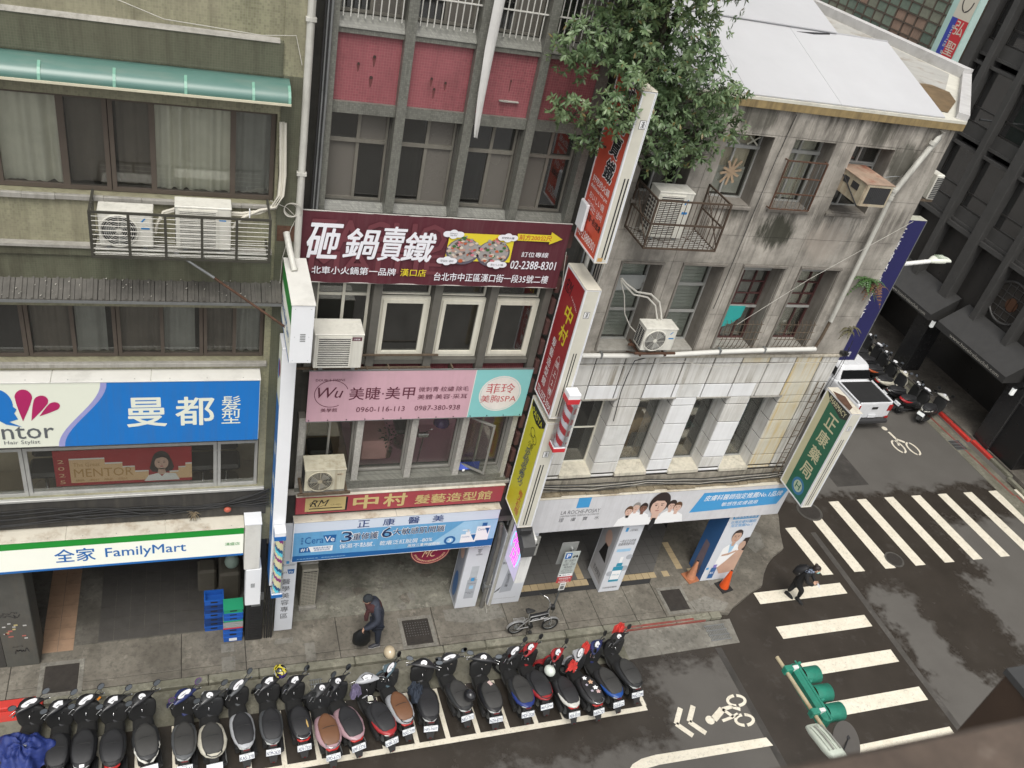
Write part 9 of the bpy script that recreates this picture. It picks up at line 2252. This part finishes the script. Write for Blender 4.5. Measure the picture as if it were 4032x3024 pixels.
# ---- two people standing in the shade of the arcade, only legs and shoes in view
def legs(label,x,y,d,col,sc):
 t = thing('person',label,'person',(x,y,0))
 d = Vector(d).normalized(); w = Vector((-d.y,d.x,0))
 base = Vector((x,y,0));
 J = [(*(base + Vector((0,0,.90))),.13),(*(base + Vector((0,0,1.15))),.14),(*(base + Vector((0,0,1.40))),.15),(*(base + Vector((0,0,1.52))),.06)]
 for s_ in (-1,1):
  J += [(*(base + w * s_ * .09 + Vector((0,0,.82))),.09),(*(base + w * s_ * .10 + d * .06 * s_ + Vector((0,0,.46))),.068),(*(base + w * s_ * .10 + d * .10 * s_ + Vector((0,0,.09))),.05)]
  J += [(*(base + w * s_ * .19 + Vector((0,0,1.40))),.06),(*(base + w * s_ * .26 + Vector((0,0,1.12))),.05),(*(base + w * s_ * .22 + d * .15 + Vector((0,0,.92))),.035)]
 skinbody('clothes',J,[(0,1),(1,2),(2,3),(0,4),(4,5),(5,6),(2,7),(7,8),(8,9),(0,10),(10,11),(11,12),(2,13),(13,14),(14,15)],col,t)
 for s_ in (-1,1):
  shoe(t,base + w * s_ * .10 + d * (.10 * s_ - .07) + Vector((0,0,.002)),d,sc,white_clean)
  hand(t,base + w * s_ * .22 + d * .15 + Vector((0,0,.92)),(0,0,-1),-w * s_)
 c,fw,sd,up_ = head(t,base + Vector((0,0,1.66)),d,skin_m)
 m = MB(); m.ell(c + up_ * .03 - fw * .02,(.092,.10,.10),14,7,0,-.1,1); m.obj('hair',hm_,t)
legs('person in dark trousers standing in the shade under the corner of the arcade',14.9,2.05,(.8,-.5,0),blk,matte)
legs('person in black shoes with white soles, nearest the crosswalk under the corner of the arcade',15.35,2.15,(1,-.1,0),paint('trousers_black2',(.015,.015,.017),.8),matte)
legs('person half visible inside the tiled arcade behind the white fascia',11.9,2.35,(-1,-.2,0),trous,paint('shoe_grey',(.05,.05,.06),.6))

# ================================================================ TREE AND WALL PLANTS
def leaf_mat(nm,a,b):
 t = NT(nm); v = t.co(); n = t.noise(v,3.5,4,.6)
 oi = t.n("ObjectInfo")
 c = t.mix(t.ramp(n,(.3,0.0),(.7,1.0)),a,b)
 c = t.mix(t.math('MULTIPLY',oi.outputs['Random'],.3),c,b)
 p = t.n("BsdfPrincipled"); t.put(p.inputs['Base Color'],c); p.inputs['Roughness'].default_value = .34
 tr = t.n("BsdfTranslucent"); t.put(tr.inputs[0],c)
 mx = t.n("MixShader"); mx.inputs[0].default_value = .25
 t.t.links.new(p.outputs[0],mx.inputs[1]); t.t.links.new(tr.outputs[0],mx.inputs[2]); t.t.links.new(mx.outputs[0],t.out.inputs['Surface'])
 return t.m
leafm = leaf_mat('leaf_green',(.060,.112,.046),(.20,.275,.135)); leafy = leaf_mat('leaf_young',(.10,.155,.06),(.18,.22,.10))
tree = thing('wall_tree','leafy green tree growing out of the wall above the red hot pot sign','tree',(6.9,-.05,11.3))
bark = paint('bark',(.10,.085,.065),.9,dirt=.4,bump=.5,scale=10)
m = MB(); m.tube([(6.95,.04,11.35),(6.9,-.1,11.9),(6.8,-.25,12.6),(6.7,-.4,13.4),(6.6,-.45,14.3)],.085,8,0,True,.035); m.obj('trunk',bark,tree)
blobs = [(5.85,-.55,14.35,.85,.5,.7),(6.8,-.5,14.4,.85,.55,.75),(5.35,-.5,13.35,.55,.4,.45),(6.2,-.5,13.55,.8,.5,.6),(7.05,-.5,13.5,.62,.5,.6),(7.4,-.5,12.95,.72,.45,.5),(6.75,-.4,12.95,.6,.45,.5),
   (5.78,-1.05,12.70,.40,.2,.34),(6.0,-1.12,12.55,.26,.14,.30),(7.0,-.55,12.35,.55,.4,.45),(7.65,-.5,12.3,.42,.35,.35),(7.15,-.5,11.75,.42,.32,.32),(5.4,-.55,12.45,.42,.35,.28),(5.75,-.55,12.05,.32,.3,.28),(8.0,-.45,12.9,.42,.32,.3),(8.12,-.5,12.4,.38,.3,.26),(7.75,-.5,11.95,.42,.3,.28),(6.55,-.6,12.2,.3,.3,.3),(5.9,-.5,15.2,1.0,.6,.6),(6.9,-.4,15.3,.9,.6,.7),(5.95,-1.12,13.15,.3,.14,.28)]
rr = random.Random(17)
blobs = [(b[0] + .09,b[1],b[2] + .03,*b[3:]) for b in blobs]
m = MB()
for bx,by,bz,a,b,c_ in blobs:
 m.tube([(6.85,-.2,min(13.5,max(11.8,bz - .5))),((bx + 6.85) / 2,by * .7,bz - .25),(bx,by,bz)],.03,5,0,True,.01)
 for k in range(6):
  e = Vector((bx + rr.uniform(-a,a) * .7,by + rr.uniform(-b,b) * .7,bz + rr.uniform(-c_,c_) * .7)); m.tube([(bx,by,bz - .1),e],.009,4,0,True,.004)
m.obj('limbs',bark,tree)
ros = []
camL = Vector((0,-12.5,16.4))
for bi,(bx,by,bz,a,b,c_) in enumerate(blobs):
 n = int(150 * a * c_ / .35 * .85)
 for k in range(n):
  u = rr.uniform(-1,1); th = rr.uniform(0,2 * PI); q = math.sqrt(1 - u * u); r = rr.uniform(.55,1.08) if rr.random() < .8 else rr.uniform(.2,.6)
  d = Vector((q * math.cos(th),q * math.sin(th),u))
  p = Vector((bx + d.x * a * r,by + d.y * b * r,bz + d.z * c_ * r))
  if p.y > .02 and p.x > 6.9 and p.z < 12.6: continue
  ros.append((p,(d + Vector((0,-.35,.1)) + Vector((rr.uniform(-.4,.4),rr.uniform(-.4,.4),rr.uniform(-.4,.4)))).normalized()))
LFV = [(0,0,0),(.28,.16,-.03),(.62,.19,-.06),(1,0,-.16),(.62,-.19,-.06),(.28,-.16,-.03),(.5,0,.03)]
LFF = [(0,6,1),(1,6,2),(2,6,3),(3,6,4),(4,6,5),(5,6,0)]
leaves = []
for p,ax in ros:
 e1 = ax.cross(Vector((.3,.2,1))).normalized(); e2 = ax.cross(e1).normalized(); n = rr.randint(7,11); a0 = rr.uniform(0,6)
 for k in range(n):
  th = a0 + 2 * PI * k / n + rr.uniform(-.25,.25); d = (e1 * math.cos(th) + e2 * math.sin(th) + ax * rr.uniform(-.1,1.3) - Vector((0,0,rr.uniform(.1,.6)))).normalized()
  wv = ax.cross(d).normalized(); nv = d.cross(wv).normalized(); L = rr.uniform(.06,.135)
  leaves.append((p + ax * rr.uniform(-.05,.03),d,wv,nv,L,L * rr.uniform(.75,1.05)))
idx = sorted(range(len(leaves)),key=lambda i: (leaves[i][0] - camL).length - leaves[i][4] * 4)
lead = set(idx[:300]); mA,mB_,mC_ = MB(),MB(),MB()
lm = MB(); lm.add([(x_,y_ * .9,z_) for x_,y_,z_ in LFV],LFF,0,True)
leaf0 = None
for i,(p,d,wv,nv,L,W_) in enumerate(leaves):
 if i in lead:
  M4 = Matrix(((d.x * L,wv.x * L,nv.x * L,p.x - 6.9),(d.y * L,wv.y * L,nv.y * L,p.y + .05),(d.z * L,wv.z * L,nv.z * L,p.z - 11.3),(0,0,0,1)))
  if leaf0 is None: leaf0 = lm.obj('leaf',leafm,tree,True); o = leaf0
  else: o = leaf0.copy(); COL.objects.link(o); o.parent = tree
  o.matrix_basis = M4
 else:
  q = mC_ if (i * 31) % 53 == 0 else mB_ if (p.z > 13.9 and (i * 7) % 10 < 4) or (i * 13) % 17 == 0 else mA
  q.add([p + d * x_ * L + wv * y_ * W_ + nv * z_ * L for x_,y_,z_ in LFV],LFF,0,True)
mA.obj('foliage',leafm,tree,kind='stuff'); mB_.obj('foliage',leafy,tree,kind='stuff'); mC_.obj('dead_leaves',leaf_mat('leaf_dead',(.16,.13,.05),(.24,.19,.07)),tree,kind='stuff')
def fern(label,x,y,z,n,L,mat,seed,cat='fern'):
 rr = random.Random(seed); t = thing('wall_fern',label,cat,(x,y,z))
 for k in range(n):
  th = rr.uniform(PI * .9,PI * 2.1); d = Vector((math.cos(th),math.sin(th) * .8 - .2,rr.uniform(-.1,.9))); ln = L * rr.uniform(.5,1.1); m = MB(); o_ = Vector((x + rr.uniform(-.1,.1),y,z + rr.uniform(-.08,.08)))
  pts = [o_ + d * ln * q + Vector((0,0,-.9 * ln * q * q)) for q in [i / 8 for i in range(9)]]
  m.tube(pts,.004,3,0,False)
  for i in range(1,8):
   dd = (pts[i + 1] - pts[i - 1]).normalized(); w = dd.cross(Vector((0,0,1))).normalized(); ll = ln * .30 * (1 - i / 9)
   for s_ in (-1,1): m.add([pts[i],pts[i] + w * s_ * ll * .6 + dd * .02,pts[i] + w * s_ * ll - Vector((0,0,.01)),pts[i] + w * s_ * ll * .5 - dd * .02],[(0,1,2,3)])
  m.obj('frond',mat,t)
fg = leaf_mat('fern_green',(.05,.12,.03),(.10,.20,.06)); fb = paint('fern_brown',(.16,.08,.04),.8)
fern('green fern sprouting from the wall corner next to the navy sign',13.22,F3 - .02,9.35,22,.34,fg,3)
fern('dead brown fern fronds beside the green fern at the wall corner',13.5,F3 - .02,9.25,12,.36,fb,4)
fern('small withered plant on the wall edge under the fern',13.45,F3 - .02,8.15,12,.20,paint('fern_olive',(.11,.10,.05),.8),5)
# ================================================================ FINISH
finish_skin()
finish_text()
scene.render.engine = 'CYCLES'
scene.cycles.max_bounces = 6
scene.cycles.transparent_max_bounces = 12
